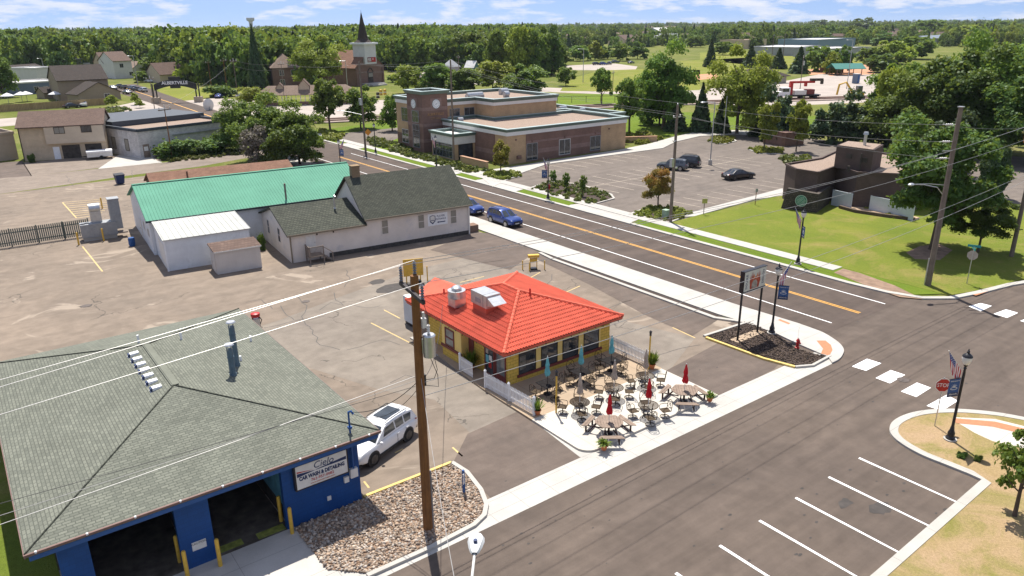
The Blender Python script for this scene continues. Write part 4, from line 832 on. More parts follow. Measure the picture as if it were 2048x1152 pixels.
# ------------------------------------------------ green metal roofed hall, its lean-to garage and the shed
gb = thing('green_roof_hall', 'long white sheet metal hall with bright green ribbed metal roof', 'building', (13.4, 70, 0), R(-4.5))
m_wsheet = ribbed('white_sheet_wall', (0.66, 0.68, 0.70), 0.3, stain=((0.52, 0.52, 0.52), 0.8, 0.6))
gwalls(MB(), 0, 22.2, 6.2, 19.8, 3.5, 5.65).build('wall', m_wsheet, gb)
m_green = mat('green_metal_roof', (0.115, 0.285, 0.20), 0.85, 0.08, 0.4, spec=0.1)
rf = gable(MB(), 0, 22.2, 6.2, 19.8, 3.6, 5.78, oh=.35, th=.1)
sl_ = (5.78-3.6)/6.8
for i in range(76):
    x = -.25+i*.302
    for sgn in (-1, 1):
        ye, yr_ = 13+sgn*7.15, 13+sgn*.05; z_e = 3.6-.35*sl_+.002; z_r = 5.765
        rf.add([(x-.035,ye,z_e),(x+.035,ye,z_e),(x+.035,yr_,z_r),(x-.035,yr_,z_r),(x-.02,ye,z_e+.035),(x+.02,ye,z_e+.035),(x+.02,yr_,z_r+.035),(x-.02,yr_,z_r+.035)], [(4,5,6,7),(0,1,5,4),(1,2,6,5),(3,0,4,7)])
ro = rf.build('roof', m_green, gb)
MB().box(-.3, 22.5, 12.8, 13.2, 5.74, 5.83).build('ridge_cap', m_green, ro)
MB().box(-.34, 22.54, 5.76, 5.845, 3.32, 3.5).build('eave_trim', mat('dark_trim', (0.03, 0.045, 0.05), 0.6), ro)
win(gb, 7.6, 1.5, .9, .75, face='-x', frame=m_offwhite, pane=mat('dusty_pane', (0.28, 0.26, 0.25), 0.4)); win(gb, 10.4, 1.6, .9, .8, face='-x', frame=m_offwhite, pane=bpy.data.materials['dusty_pane'])
panel(gb, 13.2, .05, .95, 2.05, 0, m_offwhite, face='-x')
ga = thing('lean_to_garage', 'white corrugated metal lean-to garage with pale ribbed roof against the green roofed hall', 'garage', (13.4, 70, 0), R(-4.5))
MB().add([(.3,0,0),(7.7,0,0),(7.7,6.15,0),(.3,6.15,0),(.3,0,2.9),(7.7,0,2.9),(7.7,6.15,3.4),(.3,6.15,3.4)], [(0,3,2,1),(4,5,6,7),(0,1,5,4),(1,2,6,5),(2,3,7,6),(3,0,4,7)]).build('wall', m_wsheet, ga)
rf = MB().add([(.15,-.15,2.93),(7.85,-.15,2.93),(7.85,6.1,3.44),(.15,6.1,3.44),(.15,-.15,2.86),(7.85,-.15,2.86),(7.85,6.1,3.37),(.15,6.1,3.37)], [(0,1,2,3),(7,6,5,4),(0,4,5,1),(1,5,6,2),(2,6,7,3),(3,7,4,0)])
for i in range(16):
    x = .3+i*.5; rf.add([(x-.03,-.15,2.932),(x+.03,-.15,2.932),(x+.03,6.1,3.442),(x-.03,6.1,3.442),(x-.02,-.15,2.965),(x+.02,-.15,2.965),(x+.02,6.1,3.475),(x-.02,6.1,3.475)], [(4,5,6,7),(0,1,5,4),(1,2,6,5),(3,0,4,7)])
rf.build('roof', mat('pale_metal_roof', (0.43, 0.43, 0.40), 0.85, 0.08, 0.6, spec=0.1), ga)
panel(ga, .7, .02, 3.0, 2.3, .3, m_offwhite, 'garage_door', '-x', .04, False)
MB().box(.2, .34, -.06, .0, 0, 2.9).build('corner_trim', m_white, ga)
sd = thing('garden_shed', 'small beige shed with flat weathered shingle roof in front of the lean-to garage', 'shed', (16.9, 66.2, 0), R(-4.5))
MB().box(0, 3.9, 0, 2.3, 0, 2.05).build('wall', ribbed('beige_siding', (0.54, 0.50, 0.46), 0.6, bmp=.3), sd)
MB().add([(-.12,-.12,2.02),(4.02,-.12,2.02),(4.02,2.42,2.22),(-.12,2.42,2.22),(-.12,-.12,2.12),(4.02,-.12,2.12),(4.02,2.42,2.34),(-.12,2.42,2.34)], [(0,3,2,1),(4,5,6,7),(0,1,5,4),(1,2,6,5),(2,3,7,6),(3,0,4,7)]).build('roof', m_shingb, sd)
MB().box(-.125, 4.025, -.15, -.121, 2.0, 2.1).build('fascia', m_offwhite, sd)
panel(sd, .25, .03, 1.1, 1.85, 0, bpy.data.materials['beige_siding'], face='-x')
A = at(297, 346, 2.6); B = at(572, 319, 2.6); L = math.hypot(B[0]-A[0], B[1]-A[1])
br = thing('rust_roof_building', 'low building under a rusty brown shingle roof behind the green roofed hall', 'building', (*A, 0), math.atan2(B[1]-A[1], B[0]-A[0]))
gwalls(MB(), 0, L, -4.5, 4.5, .9, 2.4).build('wall', m_shingb, br); gable(MB(), 0, L, -4.5, 4.5, 1.0, 2.6, oh=.3).build('roof', m_shingr, br)
MB().cyl(4.4, -2.2, 1.6, 2.7, .12).build('vent_pipe', m_shingr, br)
# ------------------------------------------------ cars
def lerp(a, b, t): return a+(b-a)*t
def interp(tab, x):
    for (x0, y0), (x1, y1) in zip(tab, tab[1:]):
        if x <= x1: return y0+(y1-y0)*max(0, min(1, (x-x0)/(x1-x0)))
    return tab[-1][1]
def paint(name, c, metal=0.3):
    m, nt, bs = base_mat(name); bs.inputs['Base Color'].default_value = (*c, 1); bs.inputs['Metallic'].default_value = metal; bs.inputs['Roughness'].default_value = 0.28
    n = noise(nt, ocoord(nt), 2.0, 4); nt.links.new(mixc(nt, n, tuple(x*.92 for x in c), tuple(min(1, x*1.06) for x in c)), bs.inputs['Base Color'])
    bs.inputs['Coat Weight'].default_value = 0.7; bs.inputs['Coat Roughness'].default_value = 0.06; return m
def make_car(name, label, cat, pm, L=4.65, Wd=1.84, Ht=1.66, kind='suv', loc=(0, 0, 0), rz=0, rim=m_rim, group=None, roofglass=False, rails=True, detail=True):
    t = thing(name, label, cat, loc, rz, group); h = L/2; w = Wd/2
    if kind == 'suv':
        belt = [(-h, .92), (-h*.9, 1.0), (-h*.3, 1.02), (h*.36, 1.0), (h*.46, .99), (h*.80, .95), (h*.94, .86), (h*.985, .76), (h, .70)]
        gh = [(-h*.93, 1.04, .0), (-h*.80, Ht*.97, 1), (-h*.5, Ht, 1), (0.0, Ht, 1), (h*.10, Ht*.985, 1), (h*.48, .985, 0)]
        wb_ = (-h*.58, h*.60); wr = .36; gx0, gx1 = -h*.95, h*.50
        roof = [(-h*.95, 1.02), (-h*.84, Ht*.93), (-h*.66, Ht*.985), (-h*.3, Ht), (h*.0, Ht*.985), (h*.10, Ht*.95), (h*.46, .99)]
    elif kind == 'pickup':
        belt = [(-h, 1.0), (h*.36, 1.05), (h*.46, 1.05), (h*.9, .98), (h, .75)]; wb_ = (-h*.6, h*.62); wr = .40; gx0, gx1 = -h*.15, h*.48
        roof = [(-h*.15, 1.05), (-h*.10, Ht*.97), (0, Ht), (h*.14, Ht*.98), (h*.48, 1.05)]
    else:
        belt = [(-h, .80), (-h*.9, .92), (-h*.62, .95), (h*.3, .90), (h*.44, .88), (h*.84, .76), (h*.97, .62), (h, .55)]; wb_ = (-h*.58, h*.60); wr = .335; gx0, gx1 = -h*.72, h*.46
        roof = [(-h*.72, .93), (-h*.42, Ht*.96), (-h*.2, Ht), (h*.02, Ht*.97), (h*.46, .875)]
    # lower body: lofted rings
    xs = [-h, -h*.985, -h*.93, -h*.8, -h*.58, -h*.3, 0, h*.3, h*.46, h*.6, h*.8, h*.9, h*.96, h*.99, h]
    b = MB(); ring = None
    for x in xs:
        e = abs(x)/h; k = 1-.10*max(0, (e-.82)/.18)**2-.06*max(0, (e-.6)/.4); zt = interp(belt, x); zb = .30+.14*max(0, (e-.85)/.15)
        ww = w*k; pts = [(-ww*.86, zb), (-ww*.97, zb+.08), (-ww, lerp(zb, zt, .45)), (-ww*.985, lerp(zb, zt, .82)), (-ww*.90, zt), (-ww*.5, zt+.035), (0, zt+.045), (ww*.5, zt+.035), (ww*.90, zt), (ww*.985, lerp(zb, zt, .82)), (ww, lerp(zb, zt, .45)), (ww*.97, zb+.08), (ww*.86, zb)]
        o = len(b.v); b.v += [(x, y, z) for y, z in pts]; n = len(pts)
        if ring is not None:
            for i in range(n): b.f.append([ring+i, ring+(i+1) % n, o+(i+1) % n, o+i]); b.m.append(0)
        else: b.f.append([o+i for i in range(n-1, -1, -1)]); b.m.append(0)
        ring = o
    b.f.append([ring+i for i in range(n)]); b.m.append(0)
    for i in range(len(b.f)): b.f[i] = b.f[i][::-1]
    # greenhouse shell
    gxs = [p[0] for p in roof]; ring = None
    def gsec(x, off=0.0):
        zr = interp(roof, x); zb = interp(belt, x)+.02; f = min(1, max(0, (zr-zb)/(Ht-1.0)))
        wb2 = w*.90; wt = w*(.90-.20*f)
        return zb, zr, wb2, wt
    for x in gxs:
        zb, zr, wb2, wt = gsec(x)
        pts = [(-wb2, zb), (-lerp(wb2, wt, .92), lerp(zb, zr, .92)), (-wt*.86, zr), (0, zr+.03), (wt*.86, zr), (lerp(wb2, wt, .92), lerp(zb, zr, .92)), (wb2, zb)]
        o = len(b.v); b.v += [(x, y, z) for y, z in pts]; n2 = len(pts)
        if ring is not None:
            for i in range(n2-1): b.f.append([ring+i, o+i, o+i+1, ring+i+1]); b.m.append(0)
        ring = o
    b.build('body', pm, t, smooth=True)
    # glass
    g = MB(); o_ = .008
    rear = [p for p in roof if p[0] <= -h*.3]
    xa = roof[1][0]+.10; xb_ = roof[-2][0]; xe = roof[-1][0]
    cells = [(xa, lerp(xa, xb_, .30)), (lerp(xa, xb_, .34), lerp(xa, xb_, .64)), (lerp(xa, xb_, .68), xb_+.02)] if kind != 'pickup' else [(xa, lerp(xa, xb_, .48)), (lerp(xa, xb_, .54), xb_)]
    for s in (-1, 1):
        for ci, (c0, c1) in enumerate(cells):
            P = []
            for x, f in ((c0+(.16 if ci == 0 else 0), .16), (c1+(.30*(xe-xb_) if ci == len(cells)-1 else 0), .16), (c1, .80), (c0+(.02 if ci == 0 else 0), .76 if ci == 0 else .80)):
                zb, zr, wb2, wt = gsec(min(x, xb_)) if f > .5 else gsec(min(max(x, roof[1][0]), xb_))
                yy = lerp(wb2, wt, f); P.append((x, s*(yy+o_), lerp(zb, zr, f)))
            g.add(P, [(0, 1, 2, 3)] if s < 0 else [(3, 2, 1, 0)])
    zb, zr, wb2, wt = gsec(xe); zb1, zr1, wb1, wt1 = gsec(xb_)
    def ws(x0, z0, w0, x1, z1, w1, dx): g.add([(x0+dx, -w0, z0+.012), (x0+dx, w0, z0+.012), (x1+dx, w1, z1+.012), (x1+dx, -w1, z1+.012)], [(0, 1, 2, 3)] if dx > 0 else [(3, 2, 1, 0)])
    ws(lerp(xe, xb_, .06), lerp(zr, zr1, .06), w*.80, lerp(xe, xb_, .92), lerp(zr, zr1, .92), wt1*.84, .02)
    r0, r1 = roof[0], roof[1]; ws(lerp(r0[0], r1[0], .15), lerp(r0[1], r1[1], .15), w*.74, lerp(r0[0], r1[0], .9), lerp(r0[1], r1[1], .9), w*.62, -.02)
    if roofglass: g.add([(-h*.60, -w*.46, Ht+.036), (-h*.08, -w*.46, Ht+.034), (-h*.08, w*.46, Ht+.034), (-h*.60, w*.46, Ht+.036)], [(0, 1, 2, 3)])
    g.build('window', m_glass, t)
    for x in wb_:
        for s in (-1, 1):
            y = s*(w-.10)
            ty = MB().tube([(x, y-s*.12, wr), (x, y+s*.115, wr)], [wr, wr], 20).tube([(x, y+s*.10, wr), (x, y+s*.122, wr)], [wr*.9, wr*.82], 20)
            wo = MB().tube([(x, y-.02, .02+wr), (x, y+s*.10, .02+wr)], [wr+.075, wr+.075], 20).build('wheel_arch', m_plastic, t)
            to = ty.build('wheel', m_tyre, t, smooth=True)
            rm = MB().tube([(x, y+s*.118, wr), (x, y+s*.126, wr)], [wr*.68, wr*.66], 16)
            for k in range(5):
                a = 2*math.pi*k/5; rm.obox((x+math.cos(a)*wr*.36, y+s*.13, wr+math.sin(a)*wr*.36), (wr*.6, .02, .07), 0, ry=-a)
            rm.build('rim', rim, to)
    for s in (-1, 1):
        MB().ell((h*.90, s*w*.70, interp(belt, h*.9)-.09), (.17, .16, .075), 8, 6).build('headlight', m_lamp, t, smooth=True)
        MB().ell((-h*.93, s*w*.78, interp(belt, -h*.93)-.06), (.10, .13, .13), 8, 6).build('taillight', m_tail, t, smooth=True)
        MB().ell((roof[-1][0]-.22, s*(w+.05), 1.02 if kind != 'car' else .93), (.09, .10, .07), 8, 6).build('mirror', pm, t, smooth=True)
    MB().box(h*.965, h*1.003, -w*.5, w*.5, .52, .70).box(h*.93, h*.985, -w*.82, w*.82, .28, .42).box(-h*1.0, -h*.95, -w*.8, w*.8, .32, .50).build('bumper_grille', m_plastic, t)
    MB().box(h*.99, h*1.006, -.26, .26, .42, .53).box(-h*1.004, -h*.99, -.26, .26, .66, .80).build('licence_plate', m_offwhite, t)
    if kind == 'suv':
        MB().box(-h*.62, h*.62, -w*1.005, -w*.90, .30, .40).box(-h*.62, h*.62, w*.90, w*1.005, .30, .40).build('sill_cladding', m_plastic, t)
        if rails:
            rb = MB()
            for s in (-1, 1): rb.tube([(-h*.70, s*w*.66, Ht+.0), (-h*.64, s*w*.66, Ht+.06), (-h*.02, s*w*.66, Ht+.06), (h*.04, s*w*.66, Ht-.0)], .025, 6)
            rb.build('roof_rail', m_plastic, t)
    hd = MB()
    for s in (-1, 1):
        for x in (lerp(xa, xb_, .22), lerp(xa, xb_, .58)): hd.box(x, x+.2, s*w*.985-.02, s*w*.985+.02, .86, .90)
    hd.build('door_handle', pm, t)
    sm = MB()
    for s in (-1, 1):
        for x in (lerp(xa, xb_, .32), lerp(xa, xb_, .66)): sm.box(x, x+.018, s*w*.998-.006, s*w*.998+.006, .42, .92)
    sm.build('door_seam', m_plastic, t)
    return t
p_white = paint('white_pearl_paint', (0.72, 0.72, 0.72), 0.0); p_blue = paint('deep_blue_paint', (0.011, 0.042, 0.21)); p_black = paint('black_paint', (0.012, 0.013, 0.016)); p_grey = paint('grey_car_paint', (0.10, 0.11, 0.12)); p_silver = paint('silver_paint', (0.42, 0.43, 0.45)); p_dark = paint('dark_bronze_paint', (0.022, 0.02, 0.022))
make_car('parked_car', 'white SUV with dark panoramic roof parked beside the blue car wash', 'car', p_white, 4.63, 1.86, 1.68, 'suv', (14.75, 31.4, 0.012), R(180+22), m_rimd, roofglass=True)
make_car('parked_car', 'blue SUV with roof rails at the kerb in front of the long pale building', 'car', p_blue, 4.65, 1.84, 1.70, 'suv', (47.45, 64.6, 0.012), R(-90))
make_car('parked_car', 'dark blue car at the kerb half hidden behind the corner of the long pale building', 'car', p_blue, 4.6, 1.82, 1.60, 'suv', (47.3, 71.6, 0.012), R(-90), rails=False)
make_car('parked_car', 'grey SUV in the city hall car park, left of the black SUV', 'car', p_grey, 4.55, 1.85, 1.66, 'suv', (86.2, 74.6, 0.012), R(118), m_rim)
make_car('parked_car', 'black SUV in the city hall car park, just behind the grey SUV', 'car', p_black, 5.0, 1.98, 1.80, 'suv', (89.5, 75.3, 0.012), R(118), m_rimd)
make_car('parked_car', 'dark sedan standing alone in the car park near the tree island', 'car', p_dark, 4.9, 1.85, 1.45, 'car', (88.0, 64.1, 0.012), R(-12), m_rimd)
# ------------------------------------------------ poles and wires
def utility_pole(name, label, x, y, h, r0=.20, r1=.13, m=m_poleg, rz=0):
    t = thing(name, label, 'utility pole', (x, y, 0), rz)
    MB().tube([(0, 0, 0), (0, 0, h*.5), (0, 0, h)], [r0, (r0+r1)/2, r1], 14).build('pole', m, t, smooth=True); return t
def insulator(mb, x, y, z, h, r=.075, n=6):
    pr = [(r*.5, 0)]
    for i in range(n): a = h*i/n; pr += [(r*.55, a), (r*1.15, a+h/n*.4), (r*.55, a+h/n*.8)]
    return mb.lathe(pr+[(r*.5, h), (0, h+.02)], 10, (x, y, z))
def wire(a, c, sag, label, m=m_wire, r=.011, name='power_line', group=None, n=24):
    A, C = Vector(a), Vector(c); P = []
    for i in range(n+1):
        t = i/n; p = A.lerp(C, t); p.z -= 4*sag*t*(1-t); P.append(p-A)
    o = MB().tube(P, r, 5).build(name, m, loc=A); return tag(o, label, 'cable', group)
P1 = (13.32, 24.05)
pl = utility_pole('utility_pole', 'tall brown timber utility pole standing in the river rocks with a grey transformer', *P1, 11.72, .215, .16, m_pole)
A = at(794, 553, 11.05); B = at(857, 585, 11.05); ca = Vector((A[0]-P1[0], A[1]-P1[1], 0)); cb = Vector((B[0]-P1[0], B[1]-P1[1], 0))
ca = ca.normalized()*1.25; cb = -ca
ang = math.atan2(ca.y, ca.x)
off = Vector((-.2, -.1, 0))
MB().obox((off.x, off.y, 11.1), (2.6, .12, .15), ang).build('crossarm', mat('dark_crossarm', (0.035, 0.028, 0.03), 0.7, 0.2, 5), pl)
ipos = []
for k, (q, z0) in enumerate(((ca*.96+off, 11.18), (cb*.94+off, 11.18), (Vector((.1, .12, 0)), 11.62))):
    insulator(MB(), q.x, q.y, z0, .62).build('insulator', m_insul, pl, smooth=True); ipos.append((P1[0]+q.x, P1[1]+q.y, z0+.66))
MB().cyl(.37, -.24, 8.3, 9.2, .25, n=20).cyl(.37, -.24, 9.2, 9.25, .27, .22, n=20).obox((.22, -.14, 8.75), (.2, .1, .6), R(-33)).build('transformer', m_galv, pl, smooth=True)
insulator(MB(), .37, -.24, 9.25, .42, .06).build('bushing', m_porc, pl, smooth=True)
MB().tube([(.37, -.24, 9.7), (.4, -.2, 10.0), (.3, -.1, 10.5), (.1, .05, 11.0)], .012, 5).tube([(.5, -.35, 8.3), (.6, -.4, 7.7), (.5, -.3, 7.3), (.2, -.1, 7.25)], .014, 5).tube([(.3, -.42, 8.3), (.55, -.5, 7.5), (.65, -.35, 6.9), (.2, -.1, 7.0)], .014, 5).build('jumper_wire', m_wired, pl)
MB().box(.12, .3, -.25, -.05, 9.55, 9.95).cyl(.22, -.15, 9.9, 10.2, .05).build('cutout', m_porc, pl)
MB().tube([(.19, -.12, .1), (.18, -.12, 3.0)], .05, 8).build('conduit', mat('grey_conduit', (0.22, 0.2, 0.19), 0.5), pl)
MB().tube([(.3, .1, 2.2), (.34, -.05, 1.9), (.3, .1, 1.6), (.36, .16, 1.9), (.3, .1, 2.2)], .03, 6).build('cable_coil', m_wired, pl)
MB().box(.2, .3, .02, .3, 6.9, 7.4).build('splice_box', m_wired, pl)
P4 = (76.7, 25.1)
p4 = utility_pole('utility_pole', 'grey timber utility pole at the far right edge of the coffee shop lawn', *P4, 12.4, .20, .14)
MB().obox((0, 0, 11.3), (.12, 2.6, .13), 0).build('crossarm', mat('yellowed_crossarm', (0.35, 0.30, 0.10), 0.7), p4)
for y in (-1.1, 1.1): insulator(MB(), 0, y, 11.4, .4).build('insulator', m_porc, p4, smooth=True)
MB().tube([(-.05, 1.0, 11.2), (-.2, .9, 10.5), (-.1, .6, 10.2)], .07, 7).tube([(-.05, .4, 11.2), (-.2, .5, 10.5), (-.2, .3, 10.1)], .06, 7).build('fuse_cutout', mat('orange_cutout', (0.5, 0.16, 0.05), 0.5), p4)
for (q, y4, z4), l in zip(((ipos[0], P4[1]+1.1, 11.85), (ipos[1], P4[1]-1.1, 11.85), (ipos[2], P4[1], 12.4)), ('far', 'near', 'top')):
    wire(q, (P4[0], y4, z4), .9, 'power line from the %s insulator of the brown pole to the lawn edge pole' % l, m_wirem, .012)
for q, pxy, l in ((ipos[0], (0, 752), 'uppermost'), (ipos[2], (0, 766), 'second'), (ipos[1], (0, 821), 'third')):
    d = CF*FPX+CR*(pxy[0]-1024)-CU*(pxy[1]-576); tt = q[1]/d[1]; e = Vector((d[0]*tt, q[1], CAMH+d[2]*tt)); qv = Vector(q); e2 = qv+(e-qv)*2.2
    wire(q, e2, .12, '%s white power line from the brown pole over the car wash roof' % l, m_wire, .010)
for z1, pxy, l, m in ((7.35, (0, 1040), 'bright lower cable crossing the car wash hip roof to the left edge', m_wire), (7.15, (0, 1022), 'thin pale cable crossing just under the bright one over the car wash eave', m_wirem), (6.9, (0, 998), 'dark telephone cable low across the car wash roof', m_wired)):
    d = CF*FPX+CR*(pxy[0]-1024)-CU*(pxy[1]-576); yq = P1[1]+.25; tt = yq/d[1]; e = Vector((d[0]*tt, yq, CAMH+d[2]*tt)); qv = Vector((P1[0]-.1, yq, z1))
    wire(qv, qv+(e-qv)*2.0, .15, l, m, .010)
wire((P1[0], P1[1]+.1, 7.2), (11.72, 27.6, 4.8), .45, 'dark service drop from the brown pole to the mast on the car wash corner', m_wired, .016, 'service_drop')
wire((P1[0], P1[1]+.1, 6.9), (11.78, 27.5, 4.75), .7, 'slack second service drop sagging beside the first at the car wash corner', m_wired, .012, 'service_drop')
wire((P1[0]+.2, P1[1]+.1, 7.2), (24.3, 40.2, 3.1), 1.0, 'dark service drop from the transformer to the back of the restaurant', m_wired, .014, 'service_drop')
wire((P1[0]+.1, P1[1], 7.1), (P4[0], P4[1], 7.9), .7, 'upper telephone cable crossing in front of the restaurant windows', m_wirem, .014)
wire((P1[0]+.1, P1[1], 6.5), (P4[0], P4[1], 7.3), .9, 'lower telephone cable crossing in front of the restaurant windows', m_wirem, .016)
P3 = (62.6, 26.0); P2 = (62.0, 53.5); P5 = (64.3, 101.0); P6 = (57.9, 119.3)
p3 = utility_pole('utility_pole', 'tall grey pole with street light arm at the corner of the coffee shop lawn', *P3, 14.5, .24, .16)
MB().box(-.2, .2, -.2, .2, 14.5, 14.56).build('pole_cap', m_galv, p3)
MB().tube([(0, .1, 7.6), (-.6, .4, 8.3), (-1.6, 1.0, 8.55), (-2.3, 1.4, 8.6)], .035, 7).tube([(0, .1, 8.45), (-1.2, .75, 8.6), (-2.3, 1.4, 8.62)], .03, 6).build('lamp_arm', m_galv, p3)
MB().ell((-2.55, 1.55, 8.6), (.36, .22, .12), 10, 6).build('lamp_head', m_galv, p3, smooth=True)
MB().cyl(.24, -.05, 0, 3.0, .07).cyl(-.18, .2, 0, 2.4, .06).build('cable_guard', m_galv, p3)
w3 = []
for z in (13.2, 11.9, 10.6):
    i = MB()
    for k in range(4): i.tube([(-.35-.11*k-.02, .25+.09*k, z), (-.35-.11*k-.09, .25+.09*k+.05, z)], [.09, .05], 8)
    i.tube([(0, 0, z), (-.95, .72, z)], .02, 5).build('insulator_string', m_porc, p3); w3.append((P3[0]-.95, P3[1]+.72, z))
MB().tube([(-.1, 0, 11.2), (-.9, .4, 11.2)], .035, 6).build('standoff', m_galv, p3)
p2 = utility_pole('utility_pole', 'grey utility pole beside the autumn tinted tree at the car park entrance', *P2, 12.65, .19, .13)
MB().obox((0, 0, 11.4), (1.0, .08, .08), 0).build('bracket', m_galv, p2)
w2 = []
for x, z in ((0, 12.65), (-.5, 11.4), (.5, 11.45)): insulator(MB(), x, 0, z, .22, .07, 3).build('insulator', m_porc, p2, smooth=True); w2.append((P2[0]+x, P2[1], z+.24))
MB().box(-.55, -.2, -.2, .15, 6.2, 7.1).box(.18, .5, -.1, .1, 5.9, 6.1).tube([(0, -.1, 9), (-.6, -.3, 8.9), (-.8, -.3, 9.1)], .05, 6).build('equipment_box', m_galv, p2)
p5 = utility_pole('utility_pole', 'slim grey pole in front of the city hall entrance', *P5, hz(*P5, 120), .17, .12)
h5 = hz(*P5, 120); MB().obox((0, 0, h5-.9), (1.0, .08, .08), 0).build('bracket', m_galv, p5)
h6 = hz(*P6, 122)
p6 = utility_pole('utility_pole', 'dark pole with crossarms and grey transformer at the side car park entrance', *P6, h6, .19, .13)
for z in (h6-.6, h6-1.9): MB().obox((0, 0, z), (1.8, .1, .12), .5).build('crossarm', m_poleg, p6)
MB().cyl(-.35, -.2, h6*.53, h6*.53+1.1, .32, n=14).build('transformer', m_galv, p6, smooth=True)
MB().tube([(0, 0, h6*.42), (-1.6, 1.2, h6*.45), (-3.0, 2.2, h6*.47)], .04, 6).ell((-3.3, 2.4, h6*.47), (.4, .2, .1), 8, 5).build('lamp_arm', m_galv, p6)
for i, l in enumerate(('top', 'middle', 'lowest')):
    wire(w3[i], w2[i], .5, '%s power line between the corner street light pole and the car park pole' % l, m_wirem, .012)
    wire(w2[i], (P5[0]+(0, -.5, .5)[i], P5[1], h5-(0, .8, .8)[i]), .7, '%s power line from the car park entrance pole to the slim pole at city hall' % l, m_wirem, .012)
    wire((P5[0]+(0, -.5, .5)[i], P5[1], h5-(0, .8, .8)[i]), (P6[0]+(0, -.6, .6)[i], P6[1], h6-(.5, .5, 1.8)[i]), .3, '%s power line from the slim city hall pole to the dark transformer pole' % l, m_wirem, .012)
wire(w3[0], (P4[0], P4[1], 12.0), .3, 'short power line between the corner pole and the lawn edge pole at the right', m_wirem, .012)
lx, ly = at(958, 1088, 10.0)
sl_ = thing('street_light', 'cobra head street light seen from above at the bottom edge', 'street light', (lx-1.35, ly-1.55, 0), R(-39))
dy = 2.05
MB().tube([(0, 0, 0), (0, 0, 9.2)], [.1, .07], 10).build('pole', m_galv, sl_); MB().tube([(0, 0, 9.1), (-.02, dy*.45, 9.75), (0, dy-.25, 9.98)], .03, 8).build('arm', m_offwhite, sl_)
hd = MB(); prof = [(-.32, .06), (-.26, .10), (-.1, .15), (.1, .19), (.24, .18), (.33, .12), (.38, .04)]; ring = None
for s_, wd in prof:
    o = len(hd.v); zt = .10*math.sqrt(max(0, 1-(s_/.42)**2)); hd.v += [(-wd, dy+s_, 9.98), (-wd*.75, dy+s_, 9.98+zt*.8), (0, dy+s_, 9.98+zt), (wd*.75, dy+s_, 9.98+zt*.8), (wd, dy+s_, 9.98), (0, dy+s_, 9.94)]
    if ring is not None:
        for i in range(6): hd.f.append([ring+i, ring+(i+1) % 6, o+(i+1) % 6, o+i]); hd.m.append(0)
    ring = o
hd.build('lamp_head', mat('pale_lamp_housing', (0.55, 0.56, 0.57), 0.4), sl_, smooth=True)
MB().cyl(0, dy-.03, 10.07, 10.14, .045, n=10).build('photocell', m_navy, sl_)
wire((P1[0], P1[1]-.1, 7.4), (lx-1.35, ly-1.55, 9.0), .5, 'thin cable running from the brown pole to the street light at the bottom edge', m_wirem, .01)
# ------------------------------------------------ lamp posts with flags and banners
def flag(t, base, tip, drop, wdt, seed, canton=True):       # cloth hanging from a slanted staff
    r0 = random.Random(seed); A, B = Vector(base), Vector(tip); d = (B-A).normalized(); n = Vector((-d.y, d.x, 0)); n = n.normalized() if n.length > .01 else Vector((1, 0, 0))
    MB().tube([A, B], .014, 6).ell(tuple(B), (.03, .03, .03), 6, 4).build('flag_staff', m_offwhite, t)
    NU, NV = 16, 13; m = MB(); ph = r0.uniform(0, 6); lean = Vector((d.x, d.y, 0))*.12
    def P(i, j):
        u, v = i/NU, j/NV; s = lerp(.12, .98, v); top = A.lerp(B, s); l = drop*u
        wv = .07*math.sin(v*7+ph+u*2)*u+.05*math.sin(v*13+u*5+ph)*u
        return top+Vector((0, 0, -l))+n*wv-lean*u*v*2-(B-A)*(1-v)*0.0-(B-A)*v*.22*u
    m.v = [tuple(P(i, j)) for i in range(NU+1) for j in range(NV+1)]
    for i in range(NU):
        for j in range(NV):
            m.f.append([i*(NV+1)+j, (i+1)*(NV+1)+j, (i+1)*(NV+1)+j+1, i*(NV+1)+j+1]); can = canton and j >= 6 and i < 6
            m.m.append(2 if can else (0 if j % 2 == 0 else 1))
    o = m.build('flag', [m_flagred, m_flagwhite, m_flagblue], t, smooth=True)
    st = MB()
    for i in range(3):
        for j in range(4):
            c = P(1+i*1.7, NV*.55+j*1.5); st.ell(tuple(c), (.022, .022, .022), 5, 3)
    st.build('stars', m_flagwhite, o)
